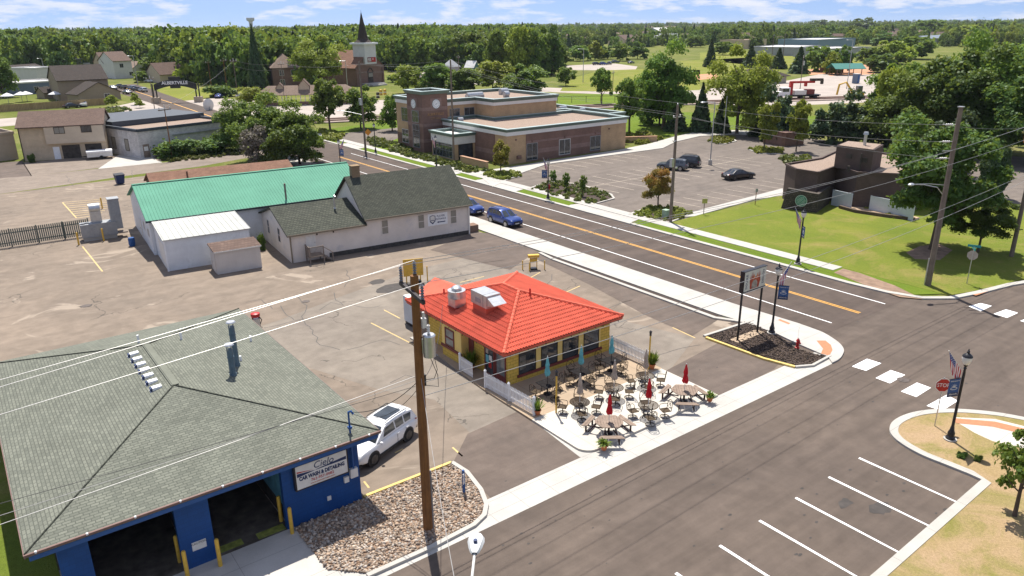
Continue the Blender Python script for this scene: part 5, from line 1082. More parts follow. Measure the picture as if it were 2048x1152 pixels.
def lamp_post(x, y, label, z0=0.1, flag_dir=None, banner=None, h=5.0, words=True, fl=True):
    t = thing('street_lamp', label, 'street lamp', (x, y, z0), 0, 'black lamp posts with acorn globes')
    MB().cyl(0, 0, -.1, .06, .32, n=18).build('footing', m_conc2, t)
    MB().lathe([(.23, .05), (.23, .15), (.17, .22), (.18, .40), (.12, .55), (.09, .75), (.075, .8), (.07, h-1.2), (.055, h-.95), (.08, h-.9), (.05, h-.82), (.10, h-.74), (.11, h-.68)], 14).build('post', m_black, t, smooth=True)
    MB().lathe([(.11, h-.68), (.17, h-.6), (.23, h-.42), (.24, h-.3), (.22, h-.24)], 16).build('globe', m_globe, t, smooth=True)
    MB().lathe([(.245, h-.26), (.23, h-.2), (.15, h-.12), (.07, h-.06), (.06, h), (.075, h+.03), (.03, h+.08), (.035, h+.13), (0, h+.18)], 16).build('finial_cap', m_black, t, smooth=True)
    if banner:
        dx, dy = banner; L = math.hypot(dx, dy); a = math.atan2(dy, dx)
        br = MB().obox((dx/L*.42, dy/L*.42, h-1.42), (.8, .03, .03), a).obox((dx/L*.42, dy/L*.42, h-2.42), (.8, .03, .03), a).build('banner_arm', m_black, t)
        bn = MB().obox((dx/L*.46, dy/L*.46, h-1.92), (.66, .014, .98), a).build('banner', m_bannerblue, t)
        bb = MB().obox((dx/L*.46, dy/L*.46, h-2.30), (.66, .018, .2), a).build('banner_band', m_navy, bn)
        if words:
            for sgn in (1,):
                rot = (R(90), 0, a if -dy/L*0-1 < 0 else a)
                # readable from the side the street camera is on
                nx, ny = math.sin(a), -math.cos(a)
                flip = (nx*(-x)+ny*(-y)) < 0
                ra = a+math.pi if flip else a; s_ = -1 if flip else 1
                q = lambda z: (dx/L*.46+s_*nx*.012, dy/L*.46+s_*ny*.012, z)
                text(bn, 'Welcome to', .11, q(h-1.55), (R(90), 0, ra), m_offwhite, shear=.2); text(bn, 'Albertville', .12, q(h-2.29), (R(90), 0, ra), m_offwhite, shear=.2)
                em = MB(); c = Vector(q(h-1.9)); e = Vector((math.cos(ra), math.sin(ra), 0))
                for k in range(5):
                    an = R(30+30*k); p = c+e*math.cos(an)*.02+Vector((0, 0, .02)); em.tube([p, c+e*math.cos(an)*.19+Vector((0, 0, math.sin(an)*.2))], [.018, .006], 5)
                em.tube([c+e*(.2*math.cos(R(a_)))+Vector((0, 0, -.07+.07*math.sin(R(a_)))) for a_ in range(0, 361, 30)], .016, 5)
                em.build('banner_emblem', m_offwhite, bn)
    if flag_dir: flag(t, (flag_dir[0]*.08, flag_dir[1]*.08, h-1.1), (flag_dir[0]*1.15, flag_dir[1]*1.15, h+.1), .95, .9, x)
    return t
lamp_post(38.75, 13.6, 'black lamp post with flag and blue banner behind the stop sign', flag_dir=(-.75, .5), banner=(-1, .42), z0=.1)
lamp_post(43.7, 27.85, 'black lamp post with flag and banner in the mulch island by the pole sign', flag_dir=(.9, -.2), banner=(.6, -.8), z0=.1)
lamp_post(59.35, 36.0, 'black lamp post with flag on the grass verge below the coffee shop', flag_dir=(-.3, .6), banner=(-.5, -.6))
lamp_post(58.9, 70.9, 'black lamp post with flag and banner beside the shrub island', flag_dir=(-.3, .5), banner=(-.6, .6))
lamp_post(46.0, 103.5, 'black lamp post with flag and banner showing above the green roof end', flag_dir=(.7, -.3), banner=(.4, -.9))
lamp_post(58.9, 117.5, 'black lamp post standing close beside the dark transformer pole', banner=(.5, .8))
lamp_post(58.9, 97.5, 'black lamp post whose hanging flag shows over the dark shingle ridge', flag_dir=(-.3, .5))
lamp_post(45.2, 125.0, 'lamp post with a narrow flag before the leafy clump by the back road', flag_dir=(-.4, -.3))
# ------------------------------------------------ patio furniture
def make_chair(label):
    t = thing('patio_chair', label, 'chair', group='bronze swivel patio chairs')
    b = MB().tube([(.26*math.cos(2*math.pi*i/18), .26*math.sin(2*math.pi*i/18), .02) for i in range(19)], .016, 5).cyl(0, 0, .02, .38, .028, n=8)
    for a in range(4): b.tube([(0, 0, .14), (.26*math.cos(a*math.pi/2), .26*math.sin(a*math.pi/2), .02)], .012, 5)
    b.build('swivel_base', m_bronze, t, smooth=True)
    s = MB(); s.obox((0, 0, .42), (.48, .46, .035)); s.build('seat', m_sling, t)
    f = MB()
    back = [(-.24, -.24, .42), (-.27, -.25, .65), (-.30, -.22, .88), (-.33, -.10, .99), (-.335, 0, 1.01), (-.33, .10, .99), (-.30, .22, .88), (-.27, .25, .65), (-.24, .24, .42)]
    f.tube(back, .018, 6).tube([(-.25, -.2, .55), (-.31, .12, .93)], .010, 5).tube([(-.25, .2, .55), (-.31, -.12, .93)], .010, 5).tube([(-.26, -.24, .55), (-.26, .24, .55)], .010, 5)
    f.tube([(-.285+.0, .09*math.cos(k*.7), .74+.09*math.sin(k*.7)) for k in range(10)], .009, 5)
    f.build('backrest', m_bronze, t, smooth=True)
    for s_ in (-1, 1): MB().tube([(-.27, s_*.25, .66), (-.1, s_*.28, .69), (.15, s_*.29, .67), (.22, s_*.28, .60), (.22, s_*.24, .43)], .017, 6).build('armrest', m_bronze, t, smooth=True)
    return t
def make_table(label, square, tm_):
    t = thing('patio_table', label, 'table')
    if square: MB().box(-.5, .5, -.5, .5, .69, .72).build('tabletop', tm_, t)
    else:
        top = MB(); n = 28
        top.tube([(.56*math.cos(2*math.pi*i/n), .56*math.sin(2*math.pi*i/n), .71) for i in range(n+1)], .018, 6)
        for k in range(-9, 10):
            y = k*.056; l = math.sqrt(max(0, .55**2-y*y)); top.box(-l, l, y-.017, y+.017, .703, .715)
        for k in range(-3, 4):
            x = k*.15; l = math.sqrt(max(0, .55**2-x*x)); top.box(x-.008, x+.008, -l, l, .70, .709)
        top.build('tabletop', m_bronze, t)
    for k in range(4):
        a = math.pi/4+k*math.pi/2; r_ = .42 if square else .36
        MB().tube([(r_*math.cos(a), r_*math.sin(a), .70), (r_*.75*math.cos(a), r_*.75*math.sin(a), .35), (r_*1.05*math.cos(a), r_*1.05*math.sin(a), 0)], .020, 6).build('leg', m_bronze if not square else m_black, t)
    return t
def make_umbrella(label, fab, h=2.3, base=True):
    t = thing('closed_umbrella', label, 'umbrella')
    MB().cyl(0, 0, .02, h, .019, n=8).build('pole', m_offwhite if fab is not m_teal else m_bronze, t)
    rr = random.Random(h*7+len(label)); n = 16; prof = [(.03, h+.05), (.045, h-.02), (.075, h-.2), (.10, h-.45), (.085, h-.62), (.12, h-.8), (.15, h-1.0), (.11, h-1.12)]
    m = MB(); ring = None
    for r_, z in prof:
        o = len(m.v)
        for k in range(n): a = 2*math.pi*k/n; q = r_*(1+.28*(1 if k % 2 else -1)*min(1, (h+.05-z)*2))*rr.uniform(.9, 1.1); m.v.append((q*math.cos(a+z*1.2), q*math.sin(a+z*1.2), z+(rr.uniform(-.05, .03) if z < h-1.1 else 0)))
        if ring is not None:
            for k in range(n): m.f.append([ring+(k+1) % n, ring+k, o+k, o+(k+1) % n]); m.m.append(0)
        ring = o
    m.build('canopy', fab, t, smooth=False)
    MB().tube([(.10*math.cos(2*math.pi*k/10), .10*math.sin(2*math.pi*k/10), h-.62) for k in range(11)], .012, 5).build('tie_strap', fab, t)
    MB().ell((0, 0, h+.08), (.03, .03, .05), 8, 5).build('finial', m_offwhite, t)
    if base: MB().lathe([(.24, 0), (.24, .05), (.1, .09), (.04, .12), (.04, .3)], 14).build('base', m_black, t)
    return t
PZ = .128
chair0 = None; tab_sq = None; tab_rd = None; um = {}
def chair(x, y, face, label):
    global chair0
    if chair0 is None: chair0 = make_chair(label); chair0.location = (x, y, PZ); chair0.rotation_euler = (0, 0, face)
    else: dup(chair0, (x, y, PZ), face, label)
TB = [('s', 25.35, 30.45, 'leftmost dark square table by the restaurant windows', m_teal, 'teal'), ('s', 27.95, 30.4, 'middle dark square table under the windows', m_teal, 'teal'), ('s', 30.5, 30.4, 'dark square table at the far right end of the wall', m_teal, 'teal'),
      ('r', 25.3, 27.55, 'left round mesh table beside the tall yellow post', m_beige, 'beige'), ('r', 28.05, 27.65, 'middle round mesh table in the centre of the patio', m_beige, 'beige'), ('r', 30.6, 27.6, 'right round mesh table by the leafy corner planter', m_beige, 'beige'), ('r', 28.05, 24.95, 'front round mesh table between the two picnic tables', m_redfab, 'red')]
g_um = 'closed patio umbrellas'
for kind, x, y, nm, fab, cn in TB:
    lab = nm; 
    if kind == 's':
        if tab_sq is None: tab_sq = make_table(lab, True, m_tabletop); tab_sq.location = (x, y, PZ); tab_sq['group'] = 'square patio tables'
        else: dup(tab_sq, (x, y, PZ), 0, lab)
        sp = 0.0; dist = .82
    else:
        if tab_rd is None: tab_rd = make_table(lab, False, None); tab_rd.location = (x, y, PZ); tab_rd['group'] = 'round mesh patio tables'
        else: dup(tab_rd, (x, y, PZ), rnd.uniform(0, 1), lab)
        sp = .15; dist = .86
    ul = 'closed %s umbrella through the %s' % (cn, nm.replace(' by the restaurant windows', ' at the wall'))
    ul = ' '.join(ul.split()[:16])
    if cn not in um: um[cn] = make_umbrella(ul, fab, 2.35 if cn != 'red' else 2.3); um[cn].location = (x, y, PZ); um[cn]['group'] = g_um
    else: dup(um[cn], (x, y, PZ), rnd.uniform(0, 6), ul)
    for k, wd in enumerate(('right', 'far', 'left', 'near')):
        if kind == 's' and k == 1 and x < 26: continue
        a = sp+k*math.pi/2+math.pi/4*(0 if kind == 's' else 1)+rnd.uniform(-.12, .12); d = dist+rnd.uniform(-.04, .10)
        wds = ('right', 'far', 'left', 'near') if kind == 's' else ('far right', 'far left', 'near left', 'near right')
        chair(x+d*math.cos(a), y+d*math.sin(a), a+math.pi+rnd.uniform(-.35, .35), 'bronze chair on the %s side of the %s' % (wds[k], nm.replace('leftmost dark square table by the restaurant windows', 'leftmost square table').replace('middle dark square table under the windows', 'middle square wall table').replace('dark square table at the far right end of the wall', 'square table at the wall end').replace('mesh ', '').replace(' in the centre of the patio', '').replace(' beside the tall yellow post', ' by the post').replace(' by the leafy corner planter', ' by the planter').replace(' between the two picnic tables', ' by the picnic tables')))
def make_picnic(label):
    t = thing('picnic_table', label, 'picnic table', group='hexagonal timber picnic tables')
    top = MB(); n = 10; hy = lambda x: min(.66, (.80-abs(x))*1.732+.03)
    for i in range(n):
        x0, x1 = -.76+1.52*i/n, -.76+1.52*(i+1)/n-.014; a0, a1 = hy(x0), hy(x1)
        top.add([(x0, -a0, .70), (x1, -a1, .70), (x1, a1, .70), (x0, a0, .70), (x0, -a0, .74), (x1, -a1, .74), (x1, a1, .74), (x0, a0, .74)], [(0, 3, 2, 1), (4, 5, 6, 7), (0, 1, 5, 4), (1, 2, 6, 5), (2, 3, 7, 6), (3, 0, 4, 7)])
    top.build('tabletop', m_table, t)
    dk = wood('dark_picnic_frame', (0.06, 0.032, 0.025), (0.035, 0.02, 0.018)) if 'dark_picnic_frame' not in bpy.data.materials else bpy.data.materials['dark_picnic_frame']
    for k in range(3):
        a = R(-90+120*k); s = MB()
        ca_, sa_ = math.cos(a), math.sin(a)
        tr_ = lambda r_, q: (ca_*r_-sa_*q, sa_*r_+ca_*q)
        for j in range(2):
            r0, r1 = 1.02+.15*j, 1.155+.15*j; l0, l1 = .54+.08*j, .61+.08*j
            P = [tr_(r0, -l0), tr_(r1, -l1), tr_(r1, l1), tr_(r0, l0)]
            s.prism(P, .43, .47)
        s.build('bench', m_table, t)
        f = MB()
        for q in (-.42, .42):
            x, y = tr_(1.14, q); f.obox((x, y, .215), (.09, .05, .43), a)
            x0, y0 = tr_(.25, q*.5); f.tube([(x0, y0, .36), (x, y, .40)], .035, 4); f.tube([tr_(.5, q*.6)+(.68,), tr_(1.02, q)+(.03,)], .035, 4)
        f.build('bench_frame', dk, t)
    MB().box(-.6, .6, -.05, .05, .6, .69).cyl(0, 0, 0, .69, .06, n=8).build('pedestal', dk, t)
    return t
pk = make_picnic('hexagonal timber picnic table at the near corner of the patio'); pk.location = (25.05, 24.95, PZ); pk.rotation_euler = (0, 0, R(-37))
dup(pk, (31.0, 24.9, PZ), R(-42), 'hexagonal timber picnic table at the right corner of the patio')
dup(um['red'], (25.05, 24.95, PZ), .4, 'closed red umbrella through the near corner picnic table'); dup(um['red'], (31.0, 24.9, PZ), 1.9, 'closed red umbrella through the right corner picnic table')
m_leafp = leafm('planter_leaf', (0.06, 0.15, 0.02), (0.20, 0.28, 0.04), trans=.3)
def planter(x, y, label, hp_=.32, fol=.38, n=150, z=PZ, tall=0, pot=m_terra):
    t = thing('planter', label, 'planter', (x, y, z))
    MB().lathe([(.13, 0), (.2, hp_*.85), (.225, hp_*.86), (.225, hp_), (.19, hp_), (.18, hp_*.9), (0, hp_*.9)], 16).build('pot', pot, t, smooth=True)
    rr = random.Random(int(x*100)); m = MB(); tint = []
    for i in range(n):
        a = rr.uniform(0, 6.3); el = rr.uniform(.05, 1.35); l = fol*rr.uniform(.6, 1.25); w_ = .03*rr.uniform(.7, 1.5)
        d = Vector((math.cos(a)*math.cos(el), math.sin(a)*math.cos(el), math.sin(el)+tall*rr.uniform(.3, 1))); s_ = Vector((-math.sin(a), math.cos(a), 0))*w_; o_ = Vector((rr.uniform(-.1, .1), rr.uniform(-.1, .1), hp_*.9))
        mid = o_+d*l*.6+Vector((0, 0, .02)); end = o_+d*l+Vector((0, 0, -.16*l if tall == 0 else 0))
        m.add([o_-s_*.4, o_+s_*.4, mid+s_, mid-s_, end], [(0, 1, 2, 3), (3, 2, 4)]); tint += [rr.random()]*5
    o = m.build('foliage', m_leafp, t); a_ = o.data.attributes.new('tint', 'FLOAT', 'POINT'); a_.data.foreach_set('value', tint); return t
planter(23.75, 23.95, 'terracotta pot of trailing green leaves at the near kerb corner of the patio', z=.12)
planter(32.2, 24.0, 'terracotta pot of green fern leaves at the right end of the patio kerb', z=.12)
planter(23.35, 28.9, 'planter with tall pale leaves at the end of the white picket fence', .3, .45, 80, tall=.9)
planter(32.75, 29.0, 'tall leafy bush in a pot beside the right yellow lamp post', .35, .48, 260, tall=.8)
planter(23.7, 36.0, 'dark bushy pot plant by the side door behind the short picket fence', .3, .6, 260, tall=1.0)
def yellow_post(x, y, label, h=2.3):
    t = thing('yellow_lamp_post', label, 'lamp post', (x, y, .12), 0, 'yellow posts with small black lanterns')
    MB().cyl(0, 0, 0, h, .05, n=10).build('post', m_yelpaint, t); MB().lathe([(.04, h), (.09, h+.04), (.06, h+.08), (.085, h+.24), (.10, h+.26), (.03, h+.34), (0, h+.38)], 8).build('lantern', m_black, t)
yellow_post(24.3, 28.4, 'yellow lamp post standing on the open left part of the patio'); yellow_post(32.55, 29.1, 'yellow lamp post at the end of the right picket fence')
def picket(name, a, c, label, h=1.05):
    t = thing('picket_fence', label, 'fence', (a[0], a[1], .1)); d = Vector((c[0]-a[0], c[1]-a[1], 0)); L = d.length; an = math.atan2(d.y, d.x); t.rotation_euler = (0, 0, an)
    m = MB(); n = int(L/.125)
    for i in range(n+1):
        x = L*i/n; m.add([(x-.035,-.012,.06),(x+.035,-.012,.06),(x+.035,-.012,h-.06),(x,-.012,h),(x-.035,-.012,h-.06),(x-.035,.012,.06),(x+.035,.012,.06),(x+.035,.012,h-.06),(x,.012,h),(x-.035,.012,h-.06)], [(0,1,2,3,4),(9,8,7,6,5),(0,5,6,1),(1,6,7,2),(2,7,8,3),(3,8,9,4),(4,9,5,0)])
    m.build('picket', m_white, t); MB().box(0, L, .013, .05, .25, .33).box(0, L, .013, .05, .75, .83).build('rail', m_white, t)
    for i in range(int(L/2.2)+1):
        x = L*i/max(1, int(L/2.2)); MB().box(x-.055, x+.055, -.055, .055, 0, h+.1).add([(x-.07,-.07,h+.1),(x+.07,-.07,h+.1),(x+.07,.07,h+.1),(x-.07,.07,h+.1),(x,0,h+.22)], [(0,1,4),(1,2,4),(2,3,4),(3,0,4),(3,2,1,0)]).build('post', m_white, t)
picket('a', (22.95, 33.4), (23.15, 28.95), 'white picket fence along the left edge of the patio'); picket('b', (23.1, 36.4), (23.05, 34.95), 'short white picket fence by the side door, left of the gap')
picket('c', (32.75, 33.0), (32.75, 29.3), 'white picket fence along the right edge of the patio')
# ------------------------------------------------ signs, hydrant, bollards and other small things
ps = thing('pole_sign', 'white pictorial sign with a red flame oven picture on two tall black posts', 'sign', (41.9, 28.55, .1))
for x in (-1.11, 1.11): MB().cyl(x, 0, 0, 5.0 if x < 0 else 4.9, .075, n=12).build('post', m_black, ps, smooth=True)
MB().box(-1.5, 1.5, -.35, .35, -.02, .03).build('footing', m_paving, ps)
sf = MB().box(-1.2, 1.2, -.14, .14, 3.55, 4.95).build('sign_face', mat('cream_sign', (0.58, 0.58, 0.49), 0.5), ps)
MB().box(-1.26, 1.26, -.16, .16, 3.46, 3.55).box(-1.26, 1.26, -.16, .16, 4.95, 4.99).box(-1.26, -1.2, -.16, .16, 3.55, 4.95).build('sign_frame', m_black, ps)
fl_ = MB(); rr = random.Random(4)
pts = [(-.5, 3.62), (-.58, 4.2)]
for i in range(9): pts += [(-.5+i*.125, 4.55+.22*math.sin(i*1.1)+.12), (-.44+i*.125, 4.30+.1*math.sin(i*2))]
pts += [(.60, 4.1), (.45, 3.62)]
fl_.add([(x, -.143, z) for x, z in pts], [tuple(range(len(pts)))]); fl_.build('oven_picture', mat('flame_red', (0.36, 0.06, 0.025), 0.6, 0.5, 6), sf)
MB().add([(x, -.147, z) for x, z in ((-.32, 3.66), (-.34, 4.0), (-.15, 4.22), (.12, 4.22), (.28, 4.0), (.26, 3.66))], [(0, 1, 2, 3, 4, 5)]).build('oven_mouth', mat('oven_grey', (0.30, 0.27, 0.22), 0.7, 0.5, 5), sf)
for x in (-.15, .2): MB().add([(x-.12, -.150, 4.26), (x, -.150, 4.7), (x+.12, -.150, 4.3)], [(0, 1, 2)]).build('flame', mat('flame_orange%d' % int(x*10), (0.6, 0.2, 0.06), 0.6), sf)
text(sf, 'DOUBLE', .27, (-.9, -.146, 4.22), (0, R(-90), R(90)) if False else (R(90), R(-90), 0), m_navy); text(sf, 'DOUGH', .27, (.9, -.146, 4.28), (R(90), R(-90), 0), m_navy)
ss = thing('stop_sign', 'red octagonal stop sign on a grey post at the dry grass corner', 'sign', (39.55, 14.75, .1))
MB().box(-.03, .03, -.02, .02, 0, 2.9).build('post', m_galv, ss)
face = math.atan2(-14.75, -39.55)+R(28)     # plate turned toward the drivers coming up the street
pl_ = MB(); oc = [(.41*math.cos(R(22.5+45*k)), .41*math.sin(R(22.5+45*k))) for k in range(8)]
rz = face+R(90); ct, st_ = math.cos(rz), math.sin(rz)
def plate(poly, off, z0): return [(x*ct+off*st_, x*st_-off*ct, z0+z) for x, z in poly]
pb = MB().add(plate(oc, .03, 2.45)+plate(oc, .024, 2.45), [tuple(range(8)), tuple(range(15, 7, -1))]+[(i, i+8, (i+1) % 8+8, (i+1) % 8) for i in range(8)]).build('plate_rim', m_offwhite, ss)
so_ = MB().add(plate([(x*.93, z*.93) for x, z in oc], .034, 2.45), [tuple(range(8))]).build('sign_plate', m_red, ss)
text(so_, 'STOP', .30, (.042*st_, -.042*ct, 2.45), (R(90), 0, rz), m_white, sx=.9)
s2 = thing('street_sign', 'back of a stop sign under green street name plates by the big maple', 'sign', (65.5, 24.2, .08))
MB().box(-.03, .03, -.03, .03, 0, 3.2).build('post', m_galv, s2)
q = Vector((-.94, -.34, 0)); rz = math.atan2(.94, -.34); ct, st_ = math.cos(rz), math.sin(rz)
MB().add([(x*ct*1, x*st_, 2.45+z) for x, z in oc]+[(x*ct+.01*st_, x*st_-.01*ct, 2.45+z) for x, z in oc], [tuple(range(7, -1, -1)), tuple(range(8, 16))]+[(i, (i+1) % 8, (i+1) % 8+8, i+8) for i in range(8)]).build('sign_plate', mat('bare_sign_back', (0.42, 0.36, 0.31), 0.5), s2)
m_sgreen = mat('street_sign_teal', (0.02, 0.26, 0.26), 0.5)
MB().obox((0, 0, 3.02), (.95, .02, .2), R(35)).build('name_plate', m_sgreen, s2); MB().obox((0, 0, 3.24), (.95, .02, .2), R(110)).build('name_plate', m_sgreen, s2)
hy_ = MB(); 
t = thing('fire_hydrant', 'red fire hydrant at the edge of the mulch island', 'hydrant', (*at(1594, 699), .1))
MB().lathe([(.15, 0), (.15, .06), (.10, .08), (.10, .5), (.13, .52), (.13, .56), (.10, .6), (.07, .68), (0, .72)], 12).build('barrel', m_red, t, smooth=True)
MB().tube([(-.2, 0, .42), (.2, 0, .42)], .05, 8).tube([(0, 0, .38), (.1, -.17, .38)], .065, 8).build('nozzle', m_red, t); MB().cyl(0, 0, .7, .78, .03, n=6).build('operating_nut', m_offwhite, t)
MB().cyl(.1, .1, 0, 1.5, .008, n=5).build('marker_rod', m_offwhite, t)
t = dup(t, (*at(1098, 380), .1), 0, 'small red hydrant in the shrub island by the car park entrance')
t = thing('sign_post', 'short post with faded sign boards in the river rocks near the driveway', 'sign', (*at(928, 988), .05))
MB().box(-.05, .05, -.05, .05, 0, 1.25).build('post', m_bluetrim, t)
for i in range(3): MB().obox((0, -.05, 1.05-.2*i), (.28, .03, .15), R(40)).build('board', m_offwhite, t)
t = thing('parking_sign', 'small square sign on a thin post at the lawn edge, facing the car park', 'sign', (*at(1407, 430), .08)); MB().box(-.03, .03, -.03, .03, 0, 1.6).build('post', m_greywood, t); MB().obox((0, -.04, 1.55), (.6, .03, .55), R(-35)).build('board', mat('faded_green_sign', (0.42, 0.40, 0.12), 0.6, .3, 4), t)
t = thing('parking_sign', 'thin brown sign post beside the coffee shop walk', 'sign', (*at(1510, 411), .1)); MB().box(-.03, .03, -.03, .03, 0, 1.9).build('post', m_pole, t); MB().obox((0, -.04, 1.75), (.3, .02, .4), R(-35)).build('board', m_greymetal, t)
t = thing('utility_box', 'pale green utility box at the foot of the pole by the autumn tree', 'utility box', (*at(1331, 437), .1)); MB().box(-.3, .3, -.3, .3, 0, .85).build('cabinet', mat('pale_green_box', (0.30, 0.40, 0.30), 0.6), t); MB().box(-.33, .33, -.33, .33, .85, .92).build('lid', bpy.data.materials['pale_green_box'], t)
# yellow board at the lot and the yellow gas guard
t = thing('yellow_board', 'yellow sheet metal board on posts standing behind the restaurant', 'sign', (*at(828, 566), 0), R(-20))
MB().box(-.85, .85, -.03, .03, .65, 2.15).build('board', m_yelpaint, t)
for x in (-.95, -.6, .6, 1.2): MB().cyl(x, .12, 0, 1.35 if abs(x) > .9 else .8, .05, n=8).build('post', m_yelpaint, t)
MB().box(-.3, .6, -.35, .2, 0, .25).build('base', m_black, t)
t = thing('gas_meter_guard', 'yellow pipe frame and bollards guarding a gas meter by the road walk', 'barrier', (*at(1067, 538), 0), R(-30))
MB().tube([(-.3, 0, 0), (-.3, 0, 1.15)], .04, 7).tube([(.3, 0, 0), (.3, 0, 1.15)], .04, 7).build('frame', m_yelpaint, t); MB().box(-.5, .5, -.2, .2, 1.12, 1.35).build('hood', m_yelpaint, t); MB().box(-.28, .28, -.1, .1, .7, 1.0).build('meter', m_yelpaint, t); MB().box(-.3, .3, -.25, .25, 0, .12).build('base', m_black, t)
for x, y in ((-1.0, -.1), (-.45, -.55), (.95, -.35)): MB().cyl(x, y, 0, .85, .05, n=8).build('bollard', m_yelpaint, t)
t = thing('vacuum_station', 'red topped vacuum station standing behind the car wash', 'vacuum', (*at(514, 656), 0))
MB().cyl(0, 0, 0, .75, .26, n=14).build('body', m_galv, t); MB().lathe([(.30, .9), (.33, 1.0), (.32, 1.15), (.2, 1.2), (0, 1.22)], 16).build('dome', m_red, t, smooth=True); MB().tube([(.28, 0, .8), (.45, .1, .5), (.3, .2, .1), (.1, .35, .05)], .035, 6).box(-.26, -.2, -.1, .1, 0, .95).box(.2, .26, -.1, .1, 0, .95).build('hose', m_black, t)
# slat fence, ducts and bins by the hall
t = thing('slat_fence', 'grey green vertical slat fence at the left edge, ending at the duct unit', 'fence', (-1.5, 88.6, 0), R(-1.5)); m = MB()
for i in range(64): m.box(i*.185, i*.185+.115, -.02, .02, .12, 1.85)
m.build('slats', mat('grey_green_slats', (0.13, 0.145, 0.12), 0.8, .25, 3), t); MB().box(0, 11.8, .021, .08, .4, .5).box(0, 11.8, .021, .08, 1.4, 1.5).build('rail', bpy.data.materials['grey_green_slats'], t)
for i in range(6): MB().box(i*2.35-.06, i*2.35+.06, .081, .2, 0, 1.9).build('post', bpy.data.materials['grey_green_slats'], t)
t = thing('duct_unit', 'large grey rooftop style duct unit standing on the ground against the white hall', 'air unit', (11.2, 85.9, 0), R(-4))
MB().box(-2.0, 1.3, -.2, 1.2, .35, 1.75).build('plenum', m_greymetal, t); MB().box(-1.9, 1.2, -.1, 1.1, 0, .35).build('plinth', m_conc2, t)
MB().box(-.9, .1, .3, 1.1, 1.75, 2.9).tube([(-.9, .7, 3.2), (.1, .7, 3.2)], .5, 14).build('exhaust_duct', m_galv, t, smooth=True); MB().box(.9, 1.9, -.1, 1.1, .9, 4.0).box(.85, 1.95, -.15, 1.15, 4.0, 4.1).box(.88, 1.92, -.12, 1.12, 2.35, 2.42).build('riser_duct', m_greymetal, t)
for k, (x, y) in enumerate(((-1.75, .3), (-1.35, .5))): MB().cyl(x, y, 1.75, 1.8, .25, n=14).build('fan_grille', m_black, t)
MB().box(1.3, 2.2, -.6, .3, .5, .62).build('timber_stack', m_greywood, t)
for px, py, l in ((158, 490, 'leaning yellow post at the fence end left of the duct unit'), (208, 482, 'yellow post directly in front of the duct unit'), (205, 417, 'yellow post beyond the duct unit by the striped bay')):
    x, y = at(px, py); o = dup(bl0, (x, y, 0), label=l, group='yellow posts around the duct unit')
t = thing('barrel', 'dark blue plastic barrel beside the white hall wall', 'barrel', (*at(265, 492), 0)); MB().lathe([(.26, 0), (.31, .2), (.30, .5), (.32, .75), (.28, .88), (.25, .86), (0, .84)], 14).build('drum', m_bluetrim, t, smooth=True); MB().lathe([(.325, .3), (.34, .33), (.325, .36)], 14).build('hoop', m_bluetrim, t)
def dumpster(x, y, rz, label, m=m_navy):
    t = thing('wheelie_bin', label, 'bin', (x, y, 0), rz)
    MB().add([(-.45,-.4,.12),(.45,-.4,.12),(.45,.4,.12),(-.45,.4,.12),(-.6,-.5,1.3),(.6,-.5,1.3),(.6,.5,1.3),(-.6,.5,1.3)], [(0,3,2,1),(0,1,5,4),(1,2,6,5),(2,3,7,6),(3,0,4,7)]).build('body', m, t)
    MB().add([(-.63,-.53,1.3),(.63,-.53,1.3),(.63,.53,1.42),(-.63,.53,1.42),(-.63,-.53,1.36),(.63,-.53,1.36),(.63,.53,1.5),(-.63,.53,1.5)], [(0,3,2,1),(4,5,6,7),(0,1,5,4),(1,2,6,5),(2,3,7,6),(3,0,4,7)]).build('lid', m_black, t)
    for s in (-.35, .35): MB().tube([(s-.06, .3, .12), (s+.06, .3, .12)], .12, 10).build('wheel', m_tyre, t)
dumpster(*at(241, 368), .1, 'dark blue bin standing in the lot beside the back road')
# ------------------------------------------------ city hall
ch = thing('city_hall', 'tan and brown brick city hall with clock tower, flat gravel roofs and green cornice', 'building', (70, 94, 0))
m_tan = bricks('tan_brick', (0.62, 0.42, 0.24), (0.56, 0.38, 0.215), (0.46, 0.34, 0.22), 0.4, 0.13, 1, 0.012, 0.2)
m_brn = bricks('brown_brick', (0.27, 0.16, 0.125), (0.235, 0.14, 0.11), (0.21, 0.14, 0.11), 0.4, 0.2, 1, 0.012, 0.2)
m_mauve = bricks('mauve_block', (0.34, 0.225, 0.19), (0.31, 0.205, 0.175), (0.2, 0.13, 0.11), 0.8, 0.4, 1, 0.012, 0.2)
m_band = mat('cornice_white', (0.74, 0.72, 0.68), 0.6, 0.05, 1); m_gcop = mat('cornice_green', (0.105, 0.155, 0.135), 0.45, 0.1, 1); m_cap = mat('cornice_cap', (0.36, 0.44, 0.42), 0.4, 0.08, 1)
